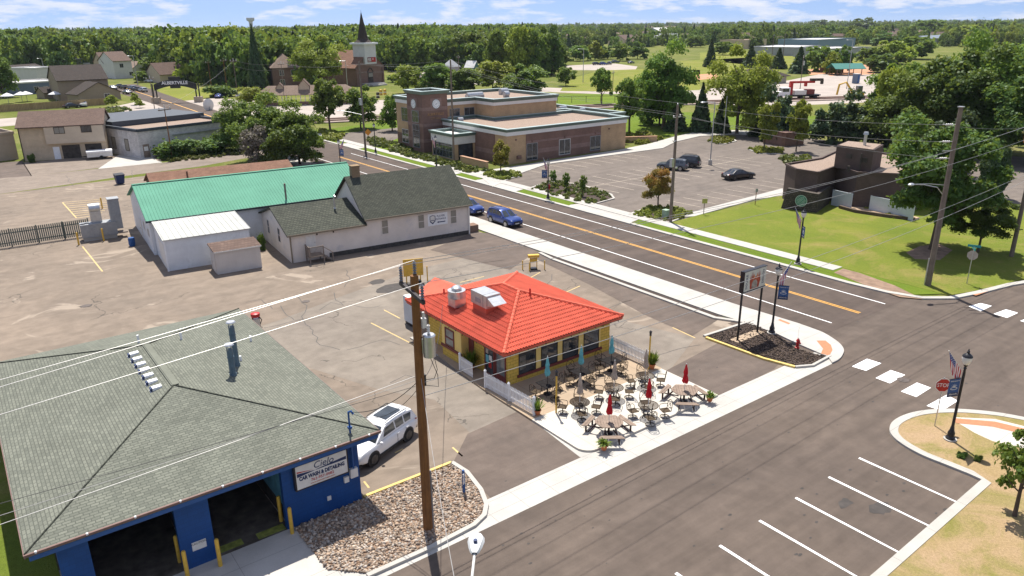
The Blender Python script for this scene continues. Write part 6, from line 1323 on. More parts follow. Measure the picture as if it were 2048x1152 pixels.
def cornice(poly, z0, z1, z2, oh, root):         # white band z0..z1, green cove z1..z2 with cap
    def grow(p, d):
        a = sum(p[i][0]*p[(i+1) % len(p)][1]-p[(i+1) % len(p)][0]*p[i][1] for i in range(len(p)))
        q = p if a > 0 else p[::-1]; out = []
        for i in range(len(q)):
            p0, p1, p2 = Vector(q[i-1]), Vector(q[i]), Vector(q[(i+1) % len(q)]); e0 = (p1-p0).normalized(); e1 = (p2-p1).normalized()
            n0 = Vector((e0.y, -e0.x)); n1 = Vector((e1.y, -e1.x)); k = 1+n0.dot(n1); out.append(tuple(p1+(n0+n1)*d/max(k, .2)))
        return out
    def ringm(d0, d1, za, zb, th):
        o0, o1, i_ = grow(poly, d0), grow(poly, d1), grow(poly, -th); n = len(o0); m = MB()
        m.add([(*p, za) for p in o0]+[(*p, zb) for p in o1]+[(*p, zb) for p in i_]+[(*p, za) for p in i_], [(i, (i+1) % n, n+(i+1) % n, n+i) for i in range(n)]+[(n+i, n+(i+1) % n, 2*n+(i+1) % n, 2*n+i) for i in range(n)]+[(2*n+i, 2*n+(i+1) % n, 3*n+(i+1) % n, 3*n+i) for i in range(n)]+[(3*n+i, 3*n+(i+1) % n, (i+1) % n, i) for i in range(n)])
        return m
    if z1 > z0: WB(ringm(.12, .12, z0, z1, .3), 'white_band', m_band, root)
    c = WB(ringm(.16, oh, z1, z2-.08, .32), 'cornice', m_gcop, root); WB(ringm(oh, oh, z2-.08, z2, .34), 'cornice_cap', m_cap, c)
w1 = [(69.6, 93.8), (95.5, 93.8), (95.5, 98.6), (99.6, 98.6), (99.6, 122), (69.6, 122)]
WB(MB().prism(w1, 0, 4.9), 'wall', m_tan, ch)
WBX('brown_panel', m_brn, ch, (73.3, 89.5, 93.74, 93.799, 0, 4.4), (69.54, 69.599, 97.0, 102.6, 0, 4.4), (69.54, 69.599, 108.6, 112.4, 0, 4.6))
WBX('masonry_band', m_mauve, ch, (73.3, 89.5, 93.72, 93.739, 1.2, 1.9), (69.52, 69.539, 97, 102.6, 1.2, 1.9), (73.3, 89.5, 93.72, 93.739, 3.0, 3.3))
WB(MB().prism([(69.8, 94.0), (95.3, 94.0), (95.3, 98.8), (99.4, 98.8), (99.4, 121.8), (69.8, 121.8)], 4.9, 4.96), 'gravel_roof', m_gravel, ch)
cornice([(69.6, 93.8), (95.5, 93.8), (95.5, 108.0), (77.4, 108), (77.4, 113.6), (69.6, 113.6)], 4.42, 5.0, 5.5, .42, ch); cornice([(95.62, 98.6), (99.6, 98.6), (99.6, 122), (92, 122), (92, 110), (95.62, 110)], 4.55, 4.95, 5.6, .35, ch)
for x, z, wd, h in ((73.45, .3, 2.1, 2.55), (80.2, .45, 2.3, 2.4), (87.1, .45, 2.25, 2.3)):
    win(ch, x-70, z, wd, h, y=93.74-94, frame=m_offwhite if x == 80.2 else m_greymetal, pane=m_glass, mul=(2, 1), t=.08)
WBX('wall_fixture', m_brn, ch, (74.4, 74.6, 93.6, 93.72, 3.1, 3.4), (81.2, 81.4, 93.6, 93.72, 3.1, 3.4), (88.1, 88.3, 93.6, 93.72, 3.1, 3.4), (71.2, 71.4, 93.65, 93.79, 3.6, 3.85), (91.3, 91.5, 93.65, 93.79, 3.6, 3.85), (71.4, 72.2, 93.5, 93.79, .7, 1.2))
# two storey block and tower
b2 = [(71.2, 113.7), (77.4, 113.7), (77.4, 108.05), (91.6, 108.05), (91.6, 126), (71.2, 126)]
WB(MB().prism(b2, 4.97, 8.0), 'upper_wall', m_tan, ch); WB(MB().prism([(71.4, 113.9), (77.6, 113.9), (77.6, 108.2), (91.4, 108.2), (91.4, 125.8), (71.4, 125.8)], 8.0, 8.06), 'upper_roof', m_gravel, ch)
cornice(b2, 7.45, 8.0, 8.6, .4, ch)
WB(MB().box(71.3, 77.3, 113.62, 113.699, 4.97, 5.5), 'upper_plinth', m_brn, ch)
for x in (71.9, 75.0): win(ch, x-70, 5.55, 2.0, 1.25, y=113.7-94, frame=m_greymetal, mul=(2, 1), t=.07)
tw = [(65.6, 112.4), (70.6, 112.4), (70.6, 117.6), (65.6, 117.6)]
WB(MB().prism(tw, 0, 9.7), 'tower_wall', m_brn, ch); cornice(tw, 9.7, 9.7, 10.3, .45, ch)
mb_ = MB()
for z in (1.7, 4.3, 7.0): mb_.box(65.55, 65.599, 112.4, 117.6, z, z+.55).box(65.6, 70.6, 112.35, 112.399, z, z+.55)
WB(mb_, 'tower_band', m_mauve, ch)
WBX('tower_panel', m_mauve, ch, (65.53, 65.549, 114.0, 116.4, .6, 9.0), (67.2, 69.4, 112.33, 112.349, 7.2, 9.0))
win(ch, 113.7-94, 5.0, 2.1, 1.9, y=65.53-70, face='-x', frame=m_greymetal, mul=(2, 2), t=.06); win(ch, 113.7-94, .7, 2.1, 3.9, y=65.53-70, face='-x', frame=m_greymetal, mul=(2, 4), t=.06)
for (px_, py_, a, rot) in ((68.3, 112.33, 0, (R(90), 0, 0)), (65.52, 115.2, 1, (R(90), 0, R(-90)))):
    fc = MB(); ring_ = MB(); hd = MB(); n = 24
    f3 = lambda u, z, o: (px_+u, py_-o, 8.05+z) if a == 0 else (px_-o, py_-u, 8.05+z)
    for mb_, r_, o in ((fc, .74, .05), (ring_, .80, .03)): mb_.add([f3(r_*math.cos(2*math.pi*i/n), r_*math.sin(2*math.pi*i/n), o) for i in range(n)]+[f3(r_*math.cos(2*math.pi*i/n), r_*math.sin(2*math.pi*i/n), 0) for i in range(n)], [tuple(range(n)) if a == 0 else tuple(range(n)), tuple(range(n, 2*n))]+[(i, (i+1) % n, n+(i+1) % n, n+i) for i in range(n)])
    co = WB(ring_, 'clock', m_gcop, ch); WB(fc, 'clock_face', m_white, co)
    for i in range(12):
        an = math.pi*i/6; hd.add([f3(.55*math.cos(an)-.03, .55*math.sin(an)-.05, .06), f3(.55*math.cos(an)+.05, .55*math.sin(an)-.05, .06), f3(.55*math.cos(an)+.05, .55*math.sin(an)+.08, .06), f3(.55*math.cos(an)-.03, .55*math.sin(an)+.08, .06)], [(0, 1, 2, 3)])
    for an, l, wd in ((R(38), .52, .035), (R(215), .30, .05)): hd.add([f3(-wd*math.sin(an), wd*math.cos(an), .07), f3(wd*math.sin(an), -wd*math.cos(an), .07), f3(l*math.cos(an), l*math.sin(an), .07)], [(0, 1, 2)])
    WB(hd, 'clock_hands', m_gcop, co)
m_gold = mat('brass_letters', (0.42, 0.24, 0.10), 0.4, metal=.4)
text(ch, 'ALBERTVILLE', .62, (68.15-70, 112.31-94, 6.35), (R(90), 0, 0), m_gold, sx=.92); text(ch, 'CITY HALL', .42, (68.15-70, 112.31-94, 5.65), (R(90), 0, 0), m_gold)
lw = [(66.6, 117.65), (71, 117.65), (71, 123.4), (66.6, 123.4)]
WB(MB().prism(lw, 0, 8.4), 'left_wing_wall', m_tan, ch); cornice(lw, 7.7, 8.3, 8.9, .4, ch); WB(MB().box(66.54, 66.599, 117.65, 123.4, 0, 2.4), 'wing_base', m_brn, ch)
win(ch, 119.3-94, 4.6, 2.2, 2.3, y=66.6-70, face='-x', frame=m_greymetal, mul=(2, 2)); win(ch, 119.3-94, .8, 2.2, 2.3, y=66.54-70, face='-x', frame=m_offwhite, mul=(2, 2))
ve = [(65.4, 102.6), (69.58, 102.6), (69.58, 109.4), (65.4, 109.4)]
WB(MB().prism(ve, 0, 2.5), 'vestibule_wall', m_tan, ch)
WB(MB().prism([(65.3, 102.5), (69.6, 102.5), (69.6, 109.5), (65.3, 109.5)], 2.5, 3.75), 'canopy_band', m_offwhite, ch); cornice([(65.3, 102.5), (69.5, 102.5), (69.5, 109.5), (65.3, 109.5)], 3.75, 3.75, 4.25, .3, ch)
win(ch, 103.1-94, .25, 5.9, 2.15, y=65.4-70, face='-x', frame=m_greymetal, mul=(6, 2), t=.06, name='lobby_glazing'); win(ch, 66.3-70, .1, 2.7, 2.3, y=102.6-94, frame=m_bronze, mul=(3, 1), t=.07, name='entrance_door')
for x, y, z, sx, sy, h in ((79.5, 117, 8.06, 3.2, 1.6, 1.0), (84.5, 114, 8.06, .8, .8, 1.1), (87.6, 119, 8.06, 1.5, 1.2, 1.2), (96.5, 112, 4.96, 1.5, 1.5, .9), (97.5, 107.5, 4.96, 1.0, 1.0, .8), (72, 110.6, 4.96, .8, .8, .7)):
    u = WB(MB().box(x-sx/2, x+sx/2, y-sy/2, y+sy/2, z, z+h*.55), 'rooftop_unit', m_greymetal, ch); WB(MB().tube([(x-sx/2-.1, y, z+h*.55), (x+sx/2+.1, y, z+h*.55)], h*.45, 10), 'unit_hood', m_galv, u)
t = thing('garden_wall', 'low tan brick garden wall with a pale cap in front of the city hall entrance', 'wall', (65.2, 97, 0)); MB().box(-.2, .2, -4, 3.2, 0, 1.0).build('wall', m_tan, t); MB().box(-.27, .27, -4.05, 3.25, 1.0, 1.1).build('cap', mat('cap_stone', (0.42, 0.24, 0.15), .8), t)
t = thing('garden_wall', 'low orange brick wall at the right end of city hall beside the shrubs', 'wall', (*at(1240, 286), 0), R(-28)); MB().box(-.5, 7, -.2, .2, 0, 1.0).build('wall', m_tan, t); MB().box(-.55, 7.05, -.27, .27, 1.0, 1.1).build('cap', bpy.data.materials['cap_stone'], t)
# ------------------------------------------------ coffee shop
cs = thing('coffee_shop', 'dark brown low coffee shop with gravel roof and a stone sign wall', 'building', (82, 47, 0))
m_dbrn = bricks('dark_brown_wall', (0.135, 0.095, 0.082), (0.12, 0.085, 0.075), (0.10, 0.072, 0.063), .3, .1, 1, .01, .2)
m_fstone = bricks('fieldstone', (0.14, 0.115, 0.092), (0.08, 0.068, 0.058), (0.04, 0.034, 0.03), .28, .22, 1, .03, 1.0, .9, .4, msm=.6)
poly = [(79.7, 47.2), (85.3, 48.2), (83.2, 44.4), (87, 39.3), (97.5, 41), (98.5, 55), (88.5, 52.3), (81.6, 52.7), (79.7, 50)]
WB(MB().prism(poly, 0, 4.2), 'wall', m_dbrn, cs); WB(MB().prism([(80, 47.6), (85.7, 48.3), (83.7, 44.4), (87.2, 39.7), (97.2, 41.3), (98.2, 54.6), (88.5, 52), (81.7, 52.3), (80, 49.8)], 4.2, 4.25), 'gravel_roof', m_gravel, cs)
pr = MB().strip(poly+[poly[0]], .25, 4.2, 4.42); WB(pr, 'parapet', m_dbrn, cs)
up = WB(MB().prism([(84.3, 48.0), (84.2, 43.4), (89, 44.8), (88.4, 49)], 4.26, 6.9), 'upper_wall', m_dbrn, cs); WB(MB().prism([(84.4, 47.8), (84.3, 43.6), (88.8, 45.0), (88.2, 48.8)], 6.9, 6.95), 'upper_roof', m_gravel, up)
WBX('louvre', m_dark, up, (84.15, 84.24, 45.9, 46.6, 5.6, 6.1), (84.12, 84.22, 44.0, 44.6, 5.4, 5.9))
WB(MB().cyl(86.5, 45.8, 6.9, 8.2, .18, n=10).cyl(86.5, 45.8, 8.2, 8.5, .3, .25, n=10), 'flue_pipe', m_galv, up); WB(MB().cyl(83.9, 44.6, 4.2, 6.4, .09, n=8).cyl(83.3, 45.6, 4.2, 4.9, .15, n=8), 'vent_pipe', m_dark, cs)
sw = MB(); A, Bp = Vector((76.9, 49.7)), Vector((78.0, 45.8)); e = (Bp-A).normalized(); nn = Vector((-e.y, e.x))*.7
c4 = [A, Bp, Bp+nn*1.0, A+nn*1.0]; sw.add([(p.x, p.y, 0) for p in c4]+[(A.x+e.x*.5, A.y+e.y*.5, 2.5), (Bp.x, Bp.y, 2.25), (Bp.x+nn.x, Bp.y+nn.y, 2.25), (A.x+e.x*.5+nn.x, A.y+e.y*.5+nn.y, 2.5)], [(0, 3, 2, 1), (4, 5, 6, 7), (0, 1, 5, 4), (1, 2, 6, 5), (2, 3, 7, 6), (3, 0, 4, 7)])
sw.add([(78.0, 45.8, 0), (83.2, 47.4, 0), (83.1, 47.8, 0), (78.0, 46.2, 0), (78.0, 45.8, 2.25), (83.2, 47.4, 2.25), (83.1, 47.8, 2.25), (78.0, 46.2, 2.25)], [(0, 3, 2, 1), (4, 5, 6, 7), (0, 1, 5, 4), (1, 2, 6, 5), (2, 3, 7, 6), (3, 0, 4, 7)])
so_ = WB(sw, 'sign_wall', m_fstone, cs)
cc = A.lerp(Bp, .55); tt = lambda u, z, o: (cc.x+e.x*u-(-e.y)*-o*0-nn.x/.7*o, cc.y+e.y*u-nn.y/.7*o, 1.25+z)
def disc(r_, o, m, name, par, cut=None):
    n = 28; mb_ = MB().add([tt(r_*math.cos(2*math.pi*i/n), r_*1.0*math.sin(2*math.pi*i/n), o) for i in range(n)], [tuple(range(n))]); return mb_.build(name, m, par)
m_lgreen = mat('emblem_green', (0.05, 0.20, 0.13), .5); m_lpale = mat('emblem_pale', (0.48, 0.58, 0.50), .5)
lo = disc(.68, .03, m_lpale, 'round_emblem', so_); disc(.62, .04, m_lgreen, 'emblem_field', lo)
wv = MB()
for k in range(7):
    z0 = .42-.14*k; wd = math.sqrt(max(.02, .52**2-z0*z0)); P = [tt(-wd+2*wd*i/8, z0+.05*math.sin(i*1.3+k), .05) for i in range(9)]; wv.tube(P, .022, 4)
wv.build('emblem_waves', m_lpale, lo)
for a, c, l in (((83.0, 46.9), (82.6, 44.3), 'pale panel fence beside the stone sign wall of the coffee shop'), ((83.3, 42.4), (82.7, 37.2), 'pale panel fence right of the gap, half hidden by the big tree'), ((95.0, 38.0), (99, 36.6), 'pale panel fence showing right of the big tree, before the tall evergreen')):
    t = thing('panel_fence', l, 'fence', (*a, 0), math.atan2(c[1]-a[1], c[0]-a[0])); L = math.hypot(c[0]-a[0], c[1]-a[1]); MB().box(0, L, -.03, .03, .05, 1.85).build('panel', mat('vinyl_fence', (0.52, 0.56, 0.60), .5, .05, 2) if 'vinyl_fence' not in bpy.data.materials else bpy.data.materials['vinyl_fence'], t); MB().box(-.06, .06, -.06, .06, 0, 1.95).box(L-.06, L+.06, -.06, .06, 0, 1.95).box(0, L, -.05, .05, 1.85, 1.92).build('post', bpy.data.materials['vinyl_fence'], t)
t = thing('retaining_wall', 'low brown retaining wall round the gravel bed in front of the coffee shop', 'wall', (82.2, 45.4, 0)); MB().strip([(0, 0), (-.6, -2.2), (.0, -5.5), (.9, -8.3)], .35, 0, .42).build('wall', bricks('brown_wall_block', (0.17, 0.12, 0.085), (0.14, 0.1, 0.075), (.07, .05, .04), .4, .15), t)
MB().prism([(0.1, .2), (-.4, -2.2), (.2, -5.5), (1.1, -8.3), (1.9, -8.3), (2.0, 0)], .02, .3).build('gravel', mat('tan_gravel', (0.42, 0.30, 0.20), 1, .3, 8, bmp=.8, bsc=20), t)
t = thing('refuse_enclosure', 'square brown brick enclosure at the back of the car park', 'enclosure', (*at(1588, 291), 0), R(-8)); MB().box(-2.4, 2.4, 0, 5, 0, 2.3).build('wall', bricks('enclosure_brick', (0.27, 0.16, 0.11), (0.23, 0.135, 0.095), (.18, .12, .09), .4, .2), t); MB().box(-2.5, 2.5, -.1, 5.1, 2.3, 2.42).build('cap', m_brn, t); MB().box(-2.42, -2.405, .8, 4.2, .1, 2.1).build('gate', m_brn, t)
# ------------------------------------------------ generic houses and halls for the town behind
def house(name, label, A, B, depth, hw_, hr, wm, rm, ridge='along', wins=(), door=None, flat=False, oh=.5, side=(), group=None, par=None, cat='house'):
    d = Vector((B[0]-A[0], B[1]-A[1])); L = d.length; t = thing(name, label, cat, (*A, 0), math.atan2(d.y, d.x), group)
    wn = 'wall'
    if flat:
        MB().box(0, L, 0, depth, 0, hw_).build(wn, wm, t); MB().box(.3, L-.3, .3, depth-.3, hw_, hw_+.05).build('roof', rm, t)
        pm_ = MB().strip([(0, 0), (L, 0), (L, depth), (0, depth), (0, 0)], .35, hw_, hw_+.45); pm_.build('parapet', par or wm, t)
    elif ridge == 'along':
        gwalls(MB(), 0, L, 0, depth, hw_, hr).build(wn, wm, t); gable(MB(), 0, L, 0, depth, hw_+.1, hr+.1, oh=oh).build('roof', rm, t)
    elif ridge == 'hip':
        MB().box(0, L, 0, depth, 0, hw_).build(wn, wm, t); hip(MB(), -oh, L+oh, -oh, depth+oh, hw_+.05, hr, along='x' if L > depth else 'y').build('roof', rm, t)
    else:
        a = gwalls(MB(), 0, depth, 0, L, hw_, hr); a.v = [(y, x, z) for x, y, z in a.v]; a.build(wn, wm, t)
        a = gable(MB(), 0, depth, 0, L, hw_+.1, hr+.1, oh=oh); a.v = [(y, x, z) for x, y, z in a.v]; a.build('roof', rm, t)
    for w_ in wins: win(t, *w_[:4], frame=m_offwhite, pane=m_glass, mul=(2, 1), t=.09)
    for w_ in side: win(t, *w_[:4], face='-x', frame=m_offwhite, pane=m_glass, mul=(1, 2), t=.09)
    if door: panel(t, door[0], .02, door[1], door[2], 0, door[3] if len(door) > 3 else m_white)
    return t
def siding(name, c, row=.2): return bricks(name, c, tuple(x*.96 for x in c), tuple(x*.75 for x in c), 30, row, 1, .012, .2, .7, .12)
m_beigew = bricks('beige_brick', (0.70, 0.55, 0.38), (0.66, 0.52, 0.36), (0.6, 0.48, 0.34), .4, .2, 1, .01, .15); m_cream = siding('cream_siding', (0.68, 0.56, 0.42)); m_greybrick = bricks('whitewashed_brick', (0.76, 0.73, 0.70), (0.60, 0.57, 0.56), (0.64, 0.61, 0.59), .35, .15, 1, .015, .3, .9, .35, stain=((0.40, 0.31, 0.22), .5, .64))
m_taup = siding('taupe_siding', (0.36, 0.285, 0.21)); m_bluegrey = siding('blue_grey_siding', (0.18, 0.22, 0.30)); m_whites = siding('white_siding', (0.74, 0.73, 0.71)); m_sandst = siding('sand_siding', (0.52, 0.42, 0.31)); m_greys = siding('grey_siding', (0.40, 0.41, 0.43)); m_olive = siding('olive_siding', (0.46, 0.42, 0.32))
A = at(50, 323); B = at(217, 312.5)
hs = house('garage_house', 'beige two storey house with brown roof and two dark garage doors by the back road', A, B, 9, 5.7, 7.6, m_beigew, m_shingb, cat='house', oh=.6)
L = math.hypot(B[0]-A[0], B[1]-A[1])
MB().box(L*.30, L+.03, -.55, .02, 2.65, 5.55).build('upper_bay', m_cream, hs)
for x in (.42, .74): win(hs, L*x, 4.35, 1.45, .95, y=-.55, frame=m_bronze, pane=m_blind if x < .5 else m_glass, mul=(2, 1), t=.07)
for x, wd in ((.46, 2.7), (.74, 2.5)): panel(hs, L*x, .05, wd, 2.25, 0, m_dark, 'garage_door', handle=False, d=.03)
panel(hs, L*.355, .05, .95, 2.05, 0, m_white); MB().box(-.06, .06, -.1, -.0, 0, 5.6).build('downpipe', m_dark, hs)
t = house('tan_annex', 'tan flat roofed annex between the beige house and the whitewashed brick building', at(216, 306), at(277, 296), 5, 3.9, 0, m_sandst, m_gravel, flat=True, cat='annex'); panel(t, 3.6, .05, 1.1, 2.2, 0, m_sandst)
A = at(283, 317); B = at(462, 291); gh = house('brick_workshop', 'long whitewashed brick building with low flat roof behind the dark bushes', A, B, 26, 4.4, 0, m_greybrick, m_gravel, flat=True, par=m_navy if False else mat('dark_parapet', (0.05, 0.06, 0.075), .6), cat='building')
panel(gh, .55, .05, 1.1, 2.2, 0, mat('worn_door', (0.20, 0.155, 0.12), .8, .3, 4)); MB().box(.7, 1.4, -.09, -.051, 1.15, 1.85).build('door_window', m_offwhite, gh)
for y in (3.5, 8.0, 12): win(gh, y, 1.0, 1.2, 1.9, face='-x', frame=m_bronze, pane=m_blind)
MB().box(.5, 18, 9, 24, 4.5, 5.4).build('upper_storey', bpy.data.materials['dark_parapet'], gh); MB().box(6, 18, -.3, .2, 3.2, 3.3).build('conduit', m_greymetal, gh)
t = house('side_shed', 'dim tan outbuilding at the left edge beside the beige house', at(-60, 330), at(38, 318), 7, 4.2, 0, m_sandst, m_shingb, flat=True, cat='outbuilding')
# far left block
A = at(122, 203); B = at(222, 197)
t = house('gable_hall', 'big taupe two storey hall with dark brown gable roof at the upper left', A, B, 16, 6.2, 10.0, m_taup, m_shingd, oh=.6, wins=((7.5, 3.6, 1.6, 1.8),), cat='building')
A = at(160, 207); B = at(243, 200); house('gable_annex', 'taupe single storey gable wing in front of the big dark roofed hall', A, B, 7, 2.6, 5.6, m_taup, m_shingd, ridge='across', wins=((7.5, .8, 1.6, 1.4),), cat='building')
house('flat_shop', 'blue grey flat roofed shop left of the big dark roofed hall', at(42, 190), at(125, 184), 14, 3.6, 0, m_bluegrey, m_offwhite, flat=True, par=m_offwhite, wins=((4.5, 1.2, 1.4, 1.2), (7.5, 1, 1.4, 1.2)), cat='shop')
house('white_block', 'white box shaped building with flat roof behind the blue grey shop', at(78, 172), at(122, 168), 14, 6.3, 0, m_whites, m_offwhite, flat=True, cat='building')
house('long_roof_store', 'long low store with a dark brown roof behind the white box building', at(38, 165), at(112, 158), 18, 3.2, 6.4, m_sandst, m_shingd, cat='store')
house('pavilion_roof', 'small pale hip roofed shelter at the far left edge', at(-14, 188), at(24, 186), 8, 2.4, 5.2, m_taup, m_shingt, ridge='hip', cat='shelter')
house('orange_roof_shed', 'low shed with a tan orange roof beside the pale hip roofed shelter', at(20, 186), at(42, 184), 8, 2.2, 4.6, m_taup, m_shingt, cat='shed')
house('yard_shed', 'small brown lean-to shed in the yard before the dark roofed hall', at(90, 198), at(128, 195), 5, 2.0, 3.4, m_taup, m_shingd, cat='shed')
t = thing('board_fence', 'long tan board fence running along the far left yard', 'fence', (*at(-30, 227), 0)); A = at(-30, 227); B = at(214, 210); d = Vector((B[0]-A[0], B[1]-A[1])); t.rotation_euler = (0, 0, math.atan2(d.y, d.x)); L = d.length
MB().box(0, L, -.04, .04, .05, 1.9).build('boards', bricks('fence_boards', (0.50, 0.355, 0.185), (0.42, 0.29, 0.15), (.2, .14, .08), .35, 30, 1, .03, .6), t)
pm = MB()
for i in range(int(L/2.4)): pm.box(i*2.4-.06, i*2.4+.06, .041, .14, 0, 1.95)
pm.build('post', m_greywood, t)
house('two_storey_house', 'white gable end two storey house with brown roof at the edge of the woods', at(232, 158), at(268, 156), 16, 7.5, 11, m_whites, m_shingb, wins=((2.5, 4.6, 1.5, 1.6), (6, 1.2, 1.6, 1.4)))
house('tan_house', 'sand coloured house with brown roof just left of the white two storey house', at(212, 156), at(232, 155), 14, 6.5, 10.6, m_sandst, m_shingb, wins=((2, 3.4, 1.4, 1.4),))
house('grey_shed', 'pale grey tall shed at the wood edge left of the sand coloured house', at(170, 145), at(186, 144), 10, 6, 0, m_greys, m_offwhite, flat=True, cat='shed'); house('grey_barn', 'second pale grey shed partly behind a dark spruce', at(196, 148), at(212, 147), 10, 4.5, 0, m_greys, m_offwhite, flat=True, cat='shed')
house('double_garage', 'white garage with low gable roof right of the white two storey house', at(268, 150), at(300, 147), 9, 3.2, 5.8, m_whites, m_shingt, ridge='across', cat='garage')
house('cottage', 'cream cottage with steep brown roof behind the town arch', at(322, 166), at(378, 162), 10, 3.4, 7.4, m_cream, m_shingb, wins=((8.5, .9, 1.3, 1.5),))
house('brick_rectory', 'dark brick house with pale hip roof half hidden by the yellow green tree', at(548, 176), at(602, 174), 14, 6.8, 11.5, m_brn, m_shingt, ridge='hip', wins=((2.5, 4.2, 1.4, 1.8), (6.5, 4.2, 1.4, 1.8), (2.5, 1, 1.4, 1.8)))
# church
A = at(713, 173); B = at(769, 168); d = Vector((B[0]-A[0], B[1]-A[1])); L = d.length
cu_ = house('church', 'dark brick church with a white bell tower and tall brown spire', A, B, 24, 6.6, 12.2, m_brn, m_shingr, ridge='across', cat='church')
cx_ = L*.5; tw_ = 2.75
MB().box(cx_-tw_, cx_+tw_, -.95, 5.25, 7.6, 14.4).build('bell_tower', m_whites, cu_); MB().box(cx_-tw_-.7, cx_+tw_+.7, -1.65, 5.95, 14.4, 15.0).build('tower_eave', m_white, cu_)
sp = MB(); n = 8; ring = None
for r_, z in ((3.5, 15.0), (2.2, 15.9), (2.0, 16.2), (.12, 25.2)):
    o = len(sp.v); sp.v += [(cx_+r_*math.cos(2*math.pi*(i+.5)/n), 2.5+r_*math.sin(2*math.pi*(i+.5)/n), z) for i in range(n)]
    if ring is not None:
        for i in range(n): sp.f.append([ring+i, ring+(i+1) % n, o+(i+1) % n, o+i]); sp.m.append(0)
    ring = o
sp.build('spire', m_shingd, cu_); MB().cyl(cx_, 2.5, 25.1, 26.0, .06, n=6).build('finial', m_black, cu_)
bn = MB().box(cx_-1.6, cx_+2.4, -1.02, -.955, 8.2, 9.9).build('banner', m_maroon, cu_); MB().box(cx_+.3, cx_+2.3, -1.04, -1.021, 8.3, 9.8).build('banner_panel', m_red, bn); MB().box(cx_-1.45, cx_+.15, -1.045, -1.021, 9.1, 9.5).box(cx_-1.45, cx_+.15, -1.045, -1.021, 8.5, 8.8).box(cx_+.8, cx_+1.2, -1.06, -1.041, 9.0, 9.5).build('banner_print', m_offwhite, bn)
dr = MB().box(cx_-1.0, cx_+1.4, -.12, -.001, .9, 4.6); dr.tube([(cx_-1.2+2.8*i/8-.0, -.06, 4.6+1.5*math.sin(math.pi*i/8)) for i in range(9)], .2, 6); do = dr.build('arched_door', m_dark, cu_); MB().box(cx_-.8, cx_+1.2, -.18, -.121, 3.0, 4.3).build('fanlight', m_blind, do)
MB().box(cx_-4.2, cx_+4.2, -3.5, -.02, 0, .9).box(cx_-3.4, cx_+3.6, -5.0, -3.5, 0, .5).build('front_steps', m_conc2, cu_)
MB().box(.2, .9, -.4, 0, 0, 6).box(L-.9, L-.2, -.4, 0, 0, 6).build('buttress', m_brn, cu_); MB().cyl(.9, 16, 10, 13.2, .3, n=8).build('flue_pipe', m_galv, cu_)
# rail depot shelter
A = at(521, 211); B = at(712, 206); d = Vector((B[0]-A[0], B[1]-A[1])); L = d.length; t = thing('rail_shelter', 'long open platform shelter with tan shingle roof and two small cupolas', 'shelter', (*A, 0), math.atan2(d.y, d.x))
hr0 = hz(*A, 178); rf = hip(MB(), -1, L+1, -3, 4, 2.9, 5.2, along='x').build('roof', m_shingt, t)
for i in range(22): MB().box(i*L/21-.1, i*L/21+.1, -2.1, -1.9, 0, 2.9).build('post', m_offwhite, t)
MB().box(0, L*.95, 2.8, 3.0, 0, 2.6).build('back_wall', mat('dark_shelter_back', (0.12, 0.10, 0.085), .8, .5, .5), t) if False else None
MB().box(0, L, -2.3, -2.1, .25, 1.0).build('balustrade', m_brn, t)
for x, s in ((.22, .85), (.47, 1.25)):
    c = gwalls(MB(), -1*s, 1.6*s, -1.1*s, 1.1*s, 1.0*s, 2.2*s); c.v = [(y+L*x, xx+.1, z+4.1) for xx, y, z in c.v]; co = c.build('cupola', m_sandst, rf)
    c = gable(MB(), -1*s, 1.6*s, -1.1*s, 1.1*s, 1.05*s, 2.3*s, oh=.2); c.v = [(y+L*x, xx+.1, z+4.1) for xx, y, z in c.v]; c.build('cupola_roof', m_shingb, co)
# white fence and sheds beyond the church
t = thing('white_wall_fence', 'long white fence below the woods right of the church', 'fence', (*at(768, 139), 0)); A = at(768, 139); B = at(812, 138); t.rotation_euler = (0, 0, math.atan2(B[1]-A[1], B[0]-A[0])); MB().box(0, math.dist(A, B), -.1, .1, 0, 3.2).build('panel', m_whites, t)
house('white_gazebo', 'tiny pale hip roofed shed with a finial beyond the church car park', at(903, 148), at(919, 147), 6, 3, 6, m_greys, m_greys, ridge='hip', cat='shed'); house('teal_shed', 'small teal shed with white gable between the bushy trees', at(948, 145), at(958, 144), 5, 2.6, 5, mat('teal_wall', (0.15, 0.3, 0.33), .7), m_whites, ridge='across', cat='shed')
house('brown_barn', 'brown house with rusty roof under the tall poplars', at(990, 146), at(1026, 146), 12, 3.6, 9, m_taup, m_shingr)
house('low_roof_annex', 'low tan roof showing between trees behind city hall', at(856, 182), at(886, 180), 9, 2.0, 4.2, m_sandst, m_shingb, cat='building')
